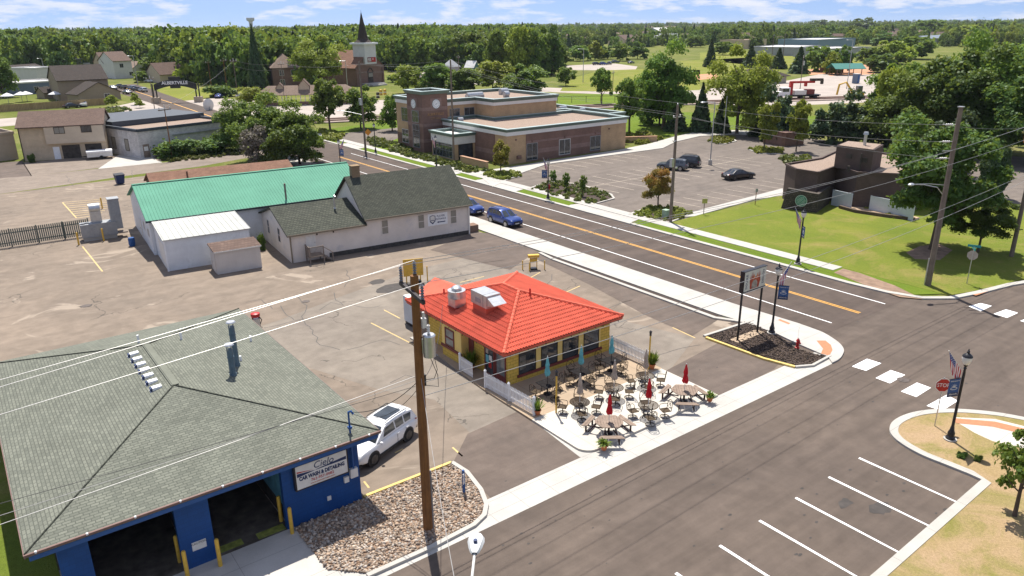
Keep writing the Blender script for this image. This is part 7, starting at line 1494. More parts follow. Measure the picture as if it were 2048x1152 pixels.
# park side
A = at(1503, 170); B = at(1572, 166)
t = house('park_building', 'olive park building with broad dark hip roof and open porch', A, B, 11, 2.5, 5.4, m_olive, m_shingd, ridge='hip', wins=((7, .9, 1.2, 1.1), (9.5, .9, 1.2, 1.1)), cat='building', oh=1.0)
A = at(1690, 150); t = thing('picnic_shelter', 'open picnic shelter with green gable roof on posts beside the ball diamond', 'shelter', (*A, 0), R(-35)); a = gable(MB(), -6, 6, -4, 4, 2.9, 4.6, oh=.5); a.build('roof', mat('green_shelter_roof', (0.03, 0.16, 0.13), .5), t)
for x in (-5, 0, 5):
    for y in (-3.5, 3.5): MB().box(x-.12, x+.12, y-.12, y+.12, 0, 3.0).build('post', m_brn, t)
MB().box(-4, 4, -2, -1.2, .7, .8).box(-4, 4, 1.2, 2, .7, .8).build('table_row', m_bronze, t)
t = thing('brown_screen_wall', 'brown block wall along the back of the pale gravel lot', 'wall', (*at(1640, 145), 0)); A = at(1640, 145); B = at(1684, 144); t.rotation_euler = (0, 0, math.atan2(B[1]-A[1], B[0]-A[0])); MB().box(0, math.dist(A, B), -.15, .15, 0, 2.2).build('wall', bpy.data.materials['enclosure_brick'], t)
t = thing('portable_toilet', 'blue grey portable toilet on the pale gravel lot', 'toilet', (*at(1711, 167), 0)); s = 1.5; MB().box(-.9, .9, -.9, .9, .1, 3.2).build('cabin', m_bluegrey, t); MB().box(-.95, .95, -.95, .95, 3.2, 3.4).build('roof', m_offwhite, t); MB().box(-.5, .5, -.94, -.9, .2, 2.9).build('door', m_bluetrim, t)
for (px, py, px2, py2, dep, hw_, hr, wm, rm, lab, kw) in (
    (1590, 112, 1640, 107, 30, 5, 0, m_greys, m_offwhite, 'pale grey low wing of the school left of the blue block', dict(flat=True, cat='school')),
    (1634, 106, 1708, 101, 30, 8.5, 0, mat('teal_grey_panel', (0.16, 0.24, 0.30), .6), m_offwhite, 'blue grey school block with a flat roof beyond the park trees', dict(flat=True, cat='school')),
    (1655, 116, 1740, 112, 25, 5.0, 0, m_greys, m_offwhite, 'long grey low school wing before the blue block', dict(flat=True, cat='school')),
    (1530, 92, 1600, 84, 30, 7, 0, m_beigew, m_gravel, 'tan brick school building far right of the ball field', dict(flat=True, cat='school')),
    (1495, 98, 1532, 95, 24, 6.5, 0, m_beigew, m_gravel, 'tan gymnasium block at the left end of the school', dict(flat=True, cat='school')),
    (1858, 92, 1905, 88, 20, 6, 8, m_greys, mat('slate_blue_roof', (0.16, 0.19, 0.23), .6), 'dark slate roofed hall among trees at the far right', dict(cat='hall')),
    (1780, 80, 1812, 78, 20, 4, 9, m_sandst, m_shingb, 'tan roofed house among trees left of the slate roofed hall', {}),
    (2000, 76, 2060, 74, 20, 4, 9, m_sandst, m_shingb, 'brown roofed house at the far right edge under the horizon', {}),
    (1140, 86, 1175, 85, 22, 4, 9.5, m_sandst, m_shingb, 'brown roofed house in the trees beyond the ball field car park', {}),
    (1222, 84, 1262, 82, 24, 4, 10, m_sandst, m_shingt, 'tan roofed house right of the brown roofed one beyond the ball field', {}),
    (1255, 92, 1292, 90, 22, 4, 10, m_cream, m_shingb, 'cream house with wide roof just behind the belt of trees', {}),
    (1320, 76, 1346, 75, 26, 9, 14, m_whites, m_offwhite, 'bright white barn near the horizon', dict(cat='barn')),
    (1225, 62, 1440, 58, 60, 5, 11, m_sandst, m_shingb, 'long row of brown roofs near the horizon above the ball field', dict(cat='houses')),
    (1480, 66, 1520, 65, 40, 5, 13, m_sandst, m_shingb, 'brown roofed house on the horizon right of the long roofs', {}),
    (1290, 185, 1312, 184, 6, 2.4, 0, m_olive, m_gravel, 'small dugout hut at the edge of the ball field', dict(flat=True, cat='hut')) if False else (1560, 75, 1600, 74, 40, 5, 12, m_cream, m_shingb, 'pale house on the horizon above the school', {})):
    house('school_building' if kw.get('cat') == 'school' else kw.get('cat', 'house') if kw.get('cat', 'house') != 'houses' else 'row_houses', lab, at(px, py), at(px2, py2), dep, hw_, hr, wm, rm, wins=() if hw_ < 4.6 and False else ((3, 1.4, 2.5, 1.8), (9, 1.4, 2.5, 1.8)), **kw)
x, y = 560, 1640
t = thing('water_tower', 'pale water tower on the horizon at the left', 'water tower', (*[c for c in at(503, 58.5)], 0)); xx, yy = at(503, 58.5); t.location = (xx*.5, yy*.5, 0); xx *= .5; yy *= .5
h_ = hz(xx, yy, 35.5); u = math.hypot(xx, yy)/1492
MB().lathe([(4.2*u, 0), (3.2*u, h_*.3), (3.4*u, h_*.72), (6.5*u, h_*.80), (7.2*u, h_*.9), (7.0*u, h_), (0, h_)], 20).build('tank', mat('tower_grey', (0.42, 0.42, 0.42), .6), t, smooth=True)
# town arch, equipment and street things in the distance
A = at(313, 206); B = at(398, 204); d = Vector((B[0]-A[0], B[1]-A[1])); L = d.length; t = thing('town_arch', 'black steel arch spanning the street with the town name on it', 'arch', (*A, 0), math.atan2(d.y, d.x)); ht = hz(*A, 168)
for x in (-.45, .45, L-.45, L+.45): MB().box(x-.16, x+.16, -.16, .16, 0, ht).build('post', m_black, t)
for x in (0, L): MB().box(x-1.1, x+1.1, -1, 1, 0, 1.6).build('pedestal', m_sandst, t)
m = MB(); N_ = 20; f = lambda i, z: (L*i/N_, ht-1.9+z+1.3*math.sin(math.pi*i/N_))
for i in range(N_):
    (xa, za), (xb, zb) = f(i, 0), f(i+1, 0); h_ = 1.75
    m.add([(xa, -.12, za), (xb, -.12, zb), (xb, -.12, zb+h_), (xa, -.12, za+h_), (xa, .12, za), (xb, .12, zb), (xb, .12, zb+h_), (xa, .12, za+h_)], [(0, 1, 2, 3), (7, 6, 5, 4), (0, 4, 5, 1), (3, 2, 6, 7), (0, 3, 7, 4), (1, 5, 6, 2)])
m.build('arch_beam', m_black, t); text(t, 'ALBERTVILLE', 1.25, (L/2, -.2, ht+.2), (R(90), 0, 0), m_white, depth=.04, bold=.03)
MB().box(L/2-1.6, L/2+1.6, -.2, .2, ht+1.1, ht+1.9).build('name_plaque', m_black, t); MB().box(L/2-1.4, L/2+1.4, -.2, .2, ht-1.3, ht-.5).build('name_plaque', m_black, t)
def car_px(px, py, rz, label, pm, kind='suv', L_=4.6): x, y = at(px, py); return make_car('parked_car', label, 'car', pm, L_, 1.85, 1.62 if kind == 'suv' else 1.45, kind, (x, y, .02), R(rz), detail=False, rails=False)
car_px(145, 216, 10, 'dark car by the board fence behind the brown roofed house', p_black, 'car'); car_px(168, 213, 80, 'white pickup by the board fence behind the brown roofed house', p_white, 'pickup', 5.4)
for px, py, l, pm, k in ((240, 176, 'black pickup parked first in the row along the far street', p_black, 'pickup'), (250, 178, 'black pickup parked second in the row along the far street', p_black, 'pickup'), (265, 180, 'dark green car parked third in the row along the far street', p_grey, 'suv'), (275, 182, 'black pickup parked fourth in the far street row', p_black, 'pickup'), (286, 184, 'silver car at the near end of the row along the far street', p_silver, 'suv'), (255, 188, 'dark car driving on the far street', p_grey, 'car'), (226, 179, 'pale car at the left kerb of the far street', p_silver, 'car')): car_px(px, py, 100, l, pm, k)
for px, py, l, pm, k in ((283, 162, 'white car in the lot beyond the far street, first of three', p_white, 'car'), (292, 163, 'silver car in the lot beyond the far street, second of three', p_silver, 'car'), (300, 165, 'white car in the lot beyond the far street, third of three', p_white, 'car'), (408, 165, 'grey pickup on the grass lot right of the cottage', p_grey, 'pickup'), (392, 161, 'dark car behind the grey pickup near the woods', p_black, 'car'), (440, 196, 'dark car behind the bushes beside the tracks', p_blue, 'car'), (487, 196, 'pale car at the left end of the rail shelter', p_silver, 'car'),
    (838, 153, 'dark car alone in the church car park', p_blue, 'suv'), (1193, 130, 'dark car first in the ball field row', p_black, 'suv'), (1207, 130, 'dark car second in the ball field row', p_blue, 'suv'), (1219, 129, 'dark car third in the ball field row', p_black, 'suv'), (1231, 126, 'dark car fourth in the ball field row', p_grey, 'suv'), (1262, 127, 'pale green car at the right of the ball field row', p_grey, 'car'), (1022, 153, 'grey van between the trees behind city hall', p_silver, 'suv')): car_px(px, py, rnd.uniform(-20, 60), l, pm, k)
# camper trailer by the garage
t = thing('camper_trailer', 'folded white camper trailer parked before the right garage door', 'trailer', (*at(201, 317), 0), R(-8)); MB().box(-1.9, 1.9, -1, 1, .45, 1.15).build('body', m_offwhite, t); MB().box(-1.95, 1.95, -1.05, 1.05, 1.15, 1.4).build('roof', m_white, t)
for s in (-1.02, 1.02): MB().tube([(.2, s-.1, .32), (.2, s+.1, .32)], .32, 12).build('wheel', m_tyre, t)
MB().tube([(-1.9, .5, .5), (-3.0, 0, .5), (-1.9, -.5, .5)], .05, 6).build('hitch', m_black, t)
# crane truck and digger by the tracks
t = thing('crane_truck', 'white rail service truck with a red knuckle crane beside the tracks', 'truck', (*at(1598, 198), 0), R(-33)); t.scale = (1.12,)*3
MB().box(-6.3, -4.9, -1.15, 1.15, .8, 1.9).build('bonnet', m_white, t); c = MB().box(-4.9, -3.0, -1.2, 1.2, .8, 2.9).build('cab', m_white, t); MB().box(-4.93, -3.3, -1.22, 1.22, 1.9, 2.7).build('cab_window', m_glass, c)
MB().box(-3.0, 5.0, -.5, .5, .6, .9).box(-3, 5, -1.2, 1.2, .9, 1.15).build('chassis', m_black, t); MB().box(-1.8, 1.2, -1.2, 1.2, 1.15, 2.2).build('side_box', m_offwhite, t); MB().box(1.4, 3.4, -1.0, 1.0, 1.2, 2.4).build('cargo', m_maroon, t)
cr = MB().box(-2.8, -2.1, -.5, .5, 1.15, 4.2).box(-2.8, 3.6, -.25, .25, 3.9, 4.4).box(1.0, 1.6, -.3, .3, 3.1, 3.9).build('crane', m_red, t); MB().box(2.4, 5.6, -.45, .45, 4.4, 5.0).box(5.2, 5.7, -.4, .4, 3.6, 4.6).build('crane_jib', m_dark, cr)
for x in (-5.3, .5, 3.6):
    for s in (-1.0, 1.0): MB().tube([(x, s-.2, .52), (x, s+.2, .52)], .52, 12).build('wheel', m_tyre, t)
t = thing('wheel_digger', 'yellow excavator half hidden by trees right of the crane truck', 'excavator', (*at(1712, 198), 0), R(-30)); MB().box(-1.6, 1.6, -1.2, 1.2, .9, 1.8).build('body', m_yelpaint, t); MB().box(-.3, 1.0, -1.0, .4, 1.8, 3.6).build('cab', m_glass, t); MB().tube([(-1, .6, 1.8), (-3.2, .6, 4.6), (-5.2, .6, 4.0), (-5.6, .6, 1.2)], .28, 6).build('boom', m_yelpaint, t); MB().box(-1.8, 1.8, -1.4, -.8, 0, .9).box(-1.8, 1.8, .8, 1.4, 0, .9).build('track', m_black, t)
# distant poles
for px, py, top, l in ((345, 318, 212, 'brown utility pole by the dark bushes of the whitewashed brick building'), (310, 222, 153, 'leaning grey pole left of the town arch'), (276, 170, 112, 'pole with a lamp beside the lot of white cars'), (330, 160, 108, 'pole with crossarms rising behind the cottage'), (423, 175, 122, 'brown pole with crossarms at the wood edge'), (456, 192, 118, 'brown double pole before the dark bush'), (478, 212, 118, 'grey pole with a white insulator arm left of the rail shelter'), (571, 210, 124, 'pole standing in front of the rail shelter roof'), (90, 150, 117, 'white street lamp pole behind the white box building'),
    (695, 175, 122, 'grey lamp pole left of the church facade'), (918, 160, 112, 'thin pole right of the small pale shed'), (1166, 165, 98, 'tall ball field light pole behind the street tree'), (1225, 190, 142, 'pole on the park lawn beside the street tree'), (1600, 178, 112, 'grey pole with transformer by the pale gravel lot'), (1693, 178, 80, 'tall leaning field light pole by the picnic shelter'), (1541, 140, 70, 'dark pole left of the park spruces'), (1564, 130, 68, 'second dark pole at the park spruces'), (1447, 278, 192, 'flagpole with a flag in the round grass island'), (1420, 330, 205, 'slim car park light pole behind the black SUV')):
    x, y = at(px, py); h_ = hz(x, y, top); u = math.hypot(x, y)/1492
    gal = 'lamp' in l or 'light' in l or 'flag' in l
    t = thing('flagpole' if 'flagpole' in l else 'light_pole' if gal else 'utility_pole', l, 'flagpole' if 'flagpole' in l else 'pole', (x, y, 0))
    MB().tube([(0, 0, 0), (0, 0, h_)], [max(.10, .75*u), max(.07, .45*u)], 8).build('pole', m_galv if gal else (m_pole if 'brown' in l else m_poleg), t, smooth=True)
    if 'flag' in l: flag(t, (0, .02, h_-2.6), (.0, .04, h_-.2), 1.2, 1, 3)
    elif gal:
        MB().tube([(0, 0, h_), (-1.2, .8, h_+.1)], .06, 6).ell((-1.5, 1.0, h_+.05), (.5, .35, .12), 8, 5).build('lamp_arm', m_galv, t)
        if '1420' or True: MB().cyl(0, 0, 0, .8, .3 if px == 1420 else .15, n=10).build('footing', m_conc2, t)
    else:
        MB().obox((0, 0, h_-.6), (2.6, .14, .16), R(30)).build('crossarm', m_poleg, t)
        for s in (-1.1, 0.0, 1.1): MB().cyl(s*math.cos(R(30)), s*math.sin(R(30)), h_-.5, h_-.15 if s else h_+.25, .08, n=6).build('insulator', m_porc, t)
        if 'transformer' in l: MB().cyl(.4, 0, h_*.72, h_*.85, .35, n=10).build('transformer', m_galv, t)
for (a, ta), (c, tc), l in (((345, 318), 214), ((478, 212), 122), 'wire from the brown pole at the bushes to the grey pole by the rail shelter'), (((478, 212), 120), ((571, 210), 126), 'upper wire between the two poles before the rail shelter'), (((478, 212), 132), ((571, 210), 138), 'lower wire between the two poles before the rail shelter'), (((571, 210), 126), ((730, 305), 128), 'wire from the shelter pole to the dark transformer pole'), (((423, 175), 124), ((330, 160), 110), 'wire between the poles behind the cottage'):
    x0, y0 = at(*a); x1, y1 = at(*c); wire((x0, y0, hz(x0, y0, ta)), (x1, y1, hz(x1, y1, tc)), .8, l, m_wirem, .016)
x1, y1 = at(918, 160); wire((P6[0], P6[1], h6-.4), (x1, y1, hz(x1, y1, 124)), 1.2, 'long wire from the dark transformer pole across the church front to the far thin pole', m_wirem, .016)
# yard parasols, big dish, flags, barrels
for px, py, l in ((113, 203, 'white topped parasol in the yard, left of three'), (126, 201, 'white topped parasol in the yard, middle of three'), (147, 200, 'white topped parasol in the yard, right of three'), (18, 207, 'white parasol at the left end of the yard'), (45, 204, 'white parasol beside the pale tent in the yard'), (55, 203, 'second white parasol left of the parked trailer in the yard')):
    t = thing('market_parasol', l, 'parasol', (*at(px, py), 0)); MB().cyl(0, 0, 0, 2.6, .06, n=6).build('pole', m_greymetal, t); MB().lathe([(1.9, 2.2), (.9, 2.7), (0, 3.1)], 8).build('canopy', m_whites, t); MB().lathe([(1.88, 2.0), (1.9, 2.2)], 8).build('valance', m_bluegrey, t)
t = thing('satellite_dish', 'big pale disc standing on edge behind the whitewashed brick building', 'dish', (*at(420, 221), 0), R(20)); t.scale = (.62,)*3; ds = MB(); n = 20
ds.lathe([(0.01, 0), (1.6, .15), (2.6, .6), (2.62, .55), (0.02, -.2)], n); ds.v = [(x, z, y+2.3) for x, y, z in ds.v]; ds.build('dish', m_offwhite, t, smooth=True); MB().box(-.2, .2, 0, .5, 0, 2.2).build('stand', m_greymetal, t)
for px, py, l in ((762, 190, 'orange and white traffic barrel on the left by the church road'), (770, 189, 'red traffic barrel right of the orange ones by the church road'), (756, 196, 'dark traffic barrel nearest the tracks')):
    t = thing('traffic_barrel', l, 'barrel', (*at(px, py), 0)); MB().lathe([(.7, 0), (.7, .15), (.5, .2), (.45, 1.6), (.3, 1.7), (0, 1.7)], 10).build('drum', m_yelpaint if 'orange' in l else m_red if 'red' in l else m_dark, t); MB().lathe([(.49, .6), (.49, .9)], 10).build('stripe', m_offwhite, t)
t = thing('warning_sign', 'orange diamond warning sign on a stand in the side car park', 'sign', (*at(737, 281), 0)); MB().add([(0, -.02, .9), (.65, -.02, 1.55), (0, -.02, 2.2), (-.65, -.02, 1.55), (0, .02, .9), (.65, .02, 1.55), (0, .02, 2.2), (-.65, .02, 1.55)], [(0, 1, 2, 3), (7, 6, 5, 4), (0, 4, 5, 1), (1, 5, 6, 2), (2, 6, 7, 3), (3, 7, 4, 0)]).build('plate', mat('orange_sign', (0.7, 0.28, 0.03), .6), t); MB().box(-.04, .04, .03, .08, 0, 1.0).tube([(0, .1, .8), (.5, .4, 0)], .04, 5).tube([(0, .1, .8), (-.5, .4, 0)], .04, 5).build('stand', m_black, t)
t.rotation_euler = (0, 0, R(-28))
t = thing('chainlink_fence', 'thin dark mesh fence on the park lawn right of city hall', 'fence', (*at(1086, 206), 0)); A = at(1086, 206); B = at(1300, 204); t.rotation_euler = (0, 0, math.atan2(B[1]-A[1], B[0]-A[0])); L = math.dist(A, B); pm = MB()
for i in range(int(L/4)+1): pm.cyl(i*4, 0, 0, 1.8, .07, n=5)
pm.build('posts', m_dark, t); MB().tube([(0, 0, 1.75), (L, 0, 1.75)], .05, 5).tube([(0, 0, .9), (L, 0, .9)], .02, 4).build('rail', m_dark, t)
# ------------------------------------------------ trees
def quads(C, U, V):
    n = len(C); v = np.stack([C-U-V, C+U-V, C+U+V, C-U+V], 1).reshape(-1, 3); f = np.arange(4*n).reshape(n, 4); return v, f
def crown_mesh(name, n, m, seed, shape='round', leaf=.045, clumps=26, loose=.16):
    # unit crown: centre 0, radii 1 x 1 x 1; leaf-sized faces gathered in clumps through the volume
    g = np.random.default_rng(seed); P = []; K = clumps
    if shape == 'cone':      # spruce: whorls of drooping boughs
        z = g.uniform(0, 1, n)**1.25; r_ = (1-z)*(.96+.0*z)+.02; lay = np.floor(z*13); a = g.uniform(0, 2*np.pi, n); bough = .72+.28*np.cos(a*7+lay*2.1+g.uniform(0, .5, n))
        rr_ = r_*bough*g.uniform(.35, 1, n)**.55; P = np.stack([np.cos(a)*rr_, np.sin(a)*rr_, -1+2*z-.16*rr_+.10*((z*13) % 1-.5)], 1); out = np.stack([np.cos(a), np.sin(a), np.full(n, .35)], 1)
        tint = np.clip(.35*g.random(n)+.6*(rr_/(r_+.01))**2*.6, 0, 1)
    elif shape == 'column':
        z = g.uniform(-1, 1, n); r_ = np.sqrt(np.clip(1-np.abs(z)**3.2, 0, 1))*(.92+.08*np.sin(z*9)); a = g.uniform(0, 2*np.pi, n); rr_ = r_*g.uniform(.75, 1, n)*(.9+.1*np.cos(a*5+z*6)); P = np.stack([np.cos(a)*rr_, np.sin(a)*rr_, z], 1); out = np.stack([np.cos(a), np.sin(a), np.full(n, .5)], 1); tint = g.random(n)*.9
    else:
        j = np.arange(K)+.5; ph = np.arccos(1-2*j/K*.86); th = np.pi*(1+5**.5)*j+seed
        cs_ = np.stack([np.cos(th)*np.sin(ph), np.sin(th)*np.sin(ph), np.cos(ph)], 1)*g.uniform(.42, .86, (K, 1)); cs_[::4] *= .45; cs_ += g.normal(size=(K, 3))*.10
        rad = g.uniform(.15, .37, K)*(34/K)**.3; ctint = g.uniform(0, 1, K)
        k = g.integers(0, K, n); d = g.normal(size=(n, 3)); d /= np.linalg.norm(d, axis=1)[:, None]; d[:, 2] = np.where(d[:, 2] < -.35, -d[:, 2]*.7, d[:, 2])
        rr_ = rad[k]*g.uniform(.25, 1.0, n)**.45*(1+loose*g.normal(size=n)); P = cs_[k]+d*rr_[:, None]*np.array([1, 1, .85]); out = d+cs_[k]*.6
        lo_, hi_ = np.percentile(P, .4, axis=0), np.percentile(P, 99.6, axis=0); P = (P-(lo_+hi_)/2)/((hi_-lo_)/2)
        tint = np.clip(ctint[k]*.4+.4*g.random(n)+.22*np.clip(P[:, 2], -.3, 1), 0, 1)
    out = out/np.linalg.norm(out, axis=1)[:, None]; nr = out*.55+g.normal(size=(n, 3))*.6+np.array([0, 0, .3]); nr /= np.linalg.norm(nr, axis=1)[:, None]
    t1 = np.cross(nr, g.normal(size=(n, 3))); t1 /= np.linalg.norm(t1, axis=1)[:, None]; t2 = np.cross(nr, t1); s = leaf*g.uniform(.6, 1.35, n)[:, None]
    v, f = quads(P, t1*s, t2*s*g.uniform(.55, .9, n)[:, None])
    return npmesh(name, v, f, m, ('tint', np.repeat(tint, 4)))
L_mid = leafm('leaf_mid_green', (0.075, 0.15, 0.026), (0.20, 0.29, 0.05), trans=.45); L_dark = leafm('leaf_dark_green', (0.048, 0.10, 0.022), (0.125, 0.205, 0.038), trans=.40); L_yel = leafm('leaf_yellow_green', (0.17, 0.25, 0.03), (0.37, 0.40, 0.055), trans=.46)
L_spr = leafm('spruce_needles', (0.030, 0.064, 0.028), (0.085, 0.135, 0.056), trans=.22); L_aut = leafm('leaf_autumn', (0.15, 0.18, 0.03), (0.48, 0.19, 0.05), trans=.42); L_gold = leafm('leaf_gold_green', (0.22, 0.23, 0.035), (0.42, 0.34, 0.06), trans=.44); L_grey = leafm('dead_twigs', (0.13, 0.11, 0.09), (0.23, 0.19, 0.16), trans=.15); L_far = leafm('far_leaf', (0.065, 0.13, 0.03), (0.165, 0.25, 0.052), trans=.42)
CM = {}
def crown(kind, lod):
    key = (kind, lod)
    if key in CM: return CM[key]
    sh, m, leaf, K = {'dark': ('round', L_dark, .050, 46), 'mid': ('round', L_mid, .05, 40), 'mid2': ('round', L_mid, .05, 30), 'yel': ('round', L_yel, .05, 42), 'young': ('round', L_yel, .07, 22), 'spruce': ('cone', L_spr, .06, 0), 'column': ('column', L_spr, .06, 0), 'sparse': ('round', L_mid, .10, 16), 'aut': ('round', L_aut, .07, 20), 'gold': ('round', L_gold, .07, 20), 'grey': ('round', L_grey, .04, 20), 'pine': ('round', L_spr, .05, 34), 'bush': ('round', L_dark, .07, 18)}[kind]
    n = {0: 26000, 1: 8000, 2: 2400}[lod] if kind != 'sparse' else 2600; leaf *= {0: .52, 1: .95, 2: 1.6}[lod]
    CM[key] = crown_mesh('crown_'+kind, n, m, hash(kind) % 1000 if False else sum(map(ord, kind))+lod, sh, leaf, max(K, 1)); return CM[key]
TR = {}
def trunk_mesh(kind):
    if kind in TR: return TR[kind]
    m = MB(); r0 = random.Random(5)
    if kind in ('spruce', 'column'): m.tube([(0, 0, 0), (0, 0, .5), (0, 0, .95)], [.022, .016, .003], 7)
    else:
        m.tube([(0, 0, 0), (.004, 0, .02), (.01, .005, .22), (0, .01, .45), (.01, 0, .8)], [.032, .024, .020, .014, .004], 9)
        for i in range(9):
            a = i*2.4; z = .24+.05*i; q = .26-.012*i; m.tube([(0, 0, z), (q*.5*math.cos(a), q*.5*math.sin(a), z+.10), (q*math.cos(a), q*math.sin(a), z+.24)], [.011, .007, .002], 6)
    TR[kind] = m.mesh('trunk', m_bark, True); return TR[kind]
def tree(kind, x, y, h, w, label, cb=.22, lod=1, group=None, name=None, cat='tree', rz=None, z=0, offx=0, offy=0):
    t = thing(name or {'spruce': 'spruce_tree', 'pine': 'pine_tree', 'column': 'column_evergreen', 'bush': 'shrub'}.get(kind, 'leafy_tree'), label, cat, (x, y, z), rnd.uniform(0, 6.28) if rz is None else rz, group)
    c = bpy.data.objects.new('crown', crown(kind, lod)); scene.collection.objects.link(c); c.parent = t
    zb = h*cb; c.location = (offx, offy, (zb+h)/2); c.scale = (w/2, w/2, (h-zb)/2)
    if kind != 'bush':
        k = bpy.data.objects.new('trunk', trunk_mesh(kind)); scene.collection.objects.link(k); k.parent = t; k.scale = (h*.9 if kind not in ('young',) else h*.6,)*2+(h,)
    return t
def tpx(kind, bx, by, top, wpx, label, cb=.22, lod=1, **k):
    x, y = at(bx, by); h = hz(x, y, top); d = float(np.array([x, y, h*.5-CAMH]) @ CF); return tree(kind, x, y, h, wpx*d/1492, label, cb, lod, **k)
tpx('dark', 1862, 500, 236, 205, 'large dark green maple on the coffee shop lawn', .22, 0)
x, y = at(1868, 500)
tpx('dark', 1955, 506, 392, 128, 'low spreading tree right of the large maple on the lawn', .30, 0)
tpx('column', 1979, 395, 290, 62, 'tall clipped column evergreen right of the large maple', .02, 0)
tpx('sparse', 2028, 1036, 858, 112, 'young green tree on the dry grass at the right edge by the stalls', .28, 0)
tpx('aut', 1316, 418, 340, 50, 'young tree turning orange at the car park entrance', .3, 0)
tpx('gold', 1001, 349, 285, 38, 'small golden tree in the grass island by city hall', .3, 1)
for px, py, top, l in ((1106, 374, 341, 'slim sapling left of three in the shrub island'), (1133, 384, 346, 'slim sapling in the middle of three in the shrub island'), (1165, 394, 351, 'slim sapling right of three in the shrub island')): tpx('mid2', px, py, top, 14, l, .3, 2)
tpx('young', 1528, 301, 208, 38, 'pale young tree in the car park island, left of two', .28, 1); tpx('young', 1592, 303, 204, 42, 'pale young tree in front of the brick enclosure', .28, 1)
tpx('mid', 1258, 270, 160, 58, 'slender street tree at the right corner of city hall', .26, 1); tpx('mid', 1203, 209, 138, 42, 'rounded street tree on the park lawn above city hall', .3, 1)
tpx('mid', 1326, 258, 86, 118, 'huge cottonwood tree right of city hall', .16, 0); tpx('yel', 1474, 268, 96, 126, 'huge yellow green tree beside the flagpole', .14, 0); tpx('dark', 1318, 250, 160, 90, 'dark lower growth under the huge cottonwood', .05, 1)
for i, (px, py, top, w) in enumerate(((1400, 264, 168, 56), (1350, 262, 205, 60), (1440, 266, 200, 50), (1555, 283, 172, 80), (1520, 272, 215, 60), (1655, 285, 205, 80), (1700, 288, 186, 95), (1755, 292, 196, 80))):
    tpx('spruce' if i in (0, 1, 2, 4) else 'pine', px, py, top, w, ('pointed dark spruce between the two huge trees', 'short dark spruce under the huge cottonwood', 'short dark spruce left of the flagpole', 'broad dark pine behind the pale young tree', 'small dark spruce left of the broad pine', 'wide dark pine above the brick enclosure', 'dark pine right of the brick enclosure', 'dark pine behind the coffee shop flue')[i], .04, 1)
for i, (k, px, py, top, w) in enumerate((('mid', 1800, 300, 150, 150), ('dark', 1890, 300, 96, 190), ('mid2', 1985, 305, 100, 190), ('dark', 2060, 330, 110, 190), ('yel', 1760, 285, 140, 70), ('mid', 1850, 330, 240, 130), ('mid2', 1930, 280, 70, 130), ('dark', 2020, 260, 75, 150), ('pine', 1880, 345, 225, 100), ('mid', 1790, 250, 130, 110))):
    tpx(k, px, py, top, w, ('leafy tree at the left of the dense grove behind the coffee shop', 'tallest dark tree of the grove at the right', 'broad green tree in the grove near the right edge', 'dark tree of the grove cut by the right edge', 'loose yellow green birch left of the grove', 'low bushy tree right behind the coffee shop roof', 'rounded tree top at the back of the grove', 'dark tree at the back of the grove near the right edge', 'dark pine in front of the grove behind the maple', 'light tree at the upper left of the grove')[i], .12, 0 if w > 120 else 1)
for i, (k, px, py, top, w) in enumerate((('mid', 600, 330, 205, 120), ('mid', 540, 318, 190, 130), ('mid2', 480, 300, 200, 95), ('grey', 520, 330, 250, 70), ('dark', 575, 335, 240, 90), ('yel', 505, 215, 175, 60))):
    tpx(k, px, py, top, w, ('leafy tree nearest the road in the clump behind the rust roof', 'tall leafy tree in the middle of the roadside clump', 'leafy tree at the left of the clump against the whitewashed wall', 'bare grey brush under the roadside clump', 'dark leafy tree low in the roadside clump', 'small yellow green tree left of the rail shelter')[i], .12, 0 if i < 3 else 1)
tpx('mid', 661, 262, 160, 66, 'street tree with clear trunk on the grass by the tracks', .28, 1); tpx('mid2', 722, 258, 174, 68, 'street tree half behind the dark transformer pole', .2, 1); tpx('mid2', 785, 262, 190, 46, 'street tree against the left corner of city hall', .15, 1)
tpx('yel', 642, 180, 74, 100, 'bright yellow green tree left of the church', .2, 0); tpx('spruce', 517, 178, 52, 50, 'very tall dark spruce left of the bright tree', .03, 0)
for i, (k, px, py, top, w) in enumerate((('yel', 817, 187, 132, 58), ('mid', 875, 186, 128, 70), ('mid', 930, 188, 138, 80), ('yel', 985, 184, 124, 80), ('mid2', 1058, 190, 130, 80), ('mid', 785, 165, 150, 22), ('spruce', 797, 168, 148, 14), ('young', 905, 178, 145, 60), ('mid', 1132, 172, 135, 40), ('mid2', 1028, 192, 150, 60))):
    tpx(k, px, py, top, w, ('yellow green tree left of city hall tower', 'leafy tree behind the clock tower', 'leafy tree behind the city hall roof vents', 'tall bushy tree behind the middle of city hall', 'broad leafy tree behind the right of city hall', 'small round tree on the church lawn', 'small pointed evergreen on the church lawn', 'light small tree between the trees behind city hall', 'slim tree right of the trees behind city hall', 'low leafy tree behind the city hall roof hatch')[i], .12, 1)
tpx('mid', 6, 195, 116, 62, 'leafy tree at the left edge by the pale shelter', .1, 1); tpx('yel', 225, 214, 190, 24, 'small yellow green street tree at the end of the board fence', .25, 2); tpx('young', 272, 210, 186, 18, 'thin young tree on the far pavement', .3, 2); tpx('young', 280, 216, 200, 18, 'second thin young tree on the far pavement nearer the arch', .3, 2)
tpx('spruce', 190, 152, 110, 22, 'dark spruce between the two pale grey sheds', .05, 2); tpx('mid', 306, 150, 115, 45, 'leafy tree right of the white garage', .1, 2); tpx('mid', 285, 165, 143, 30, 'low bush tree beside the far street', .05, 2)
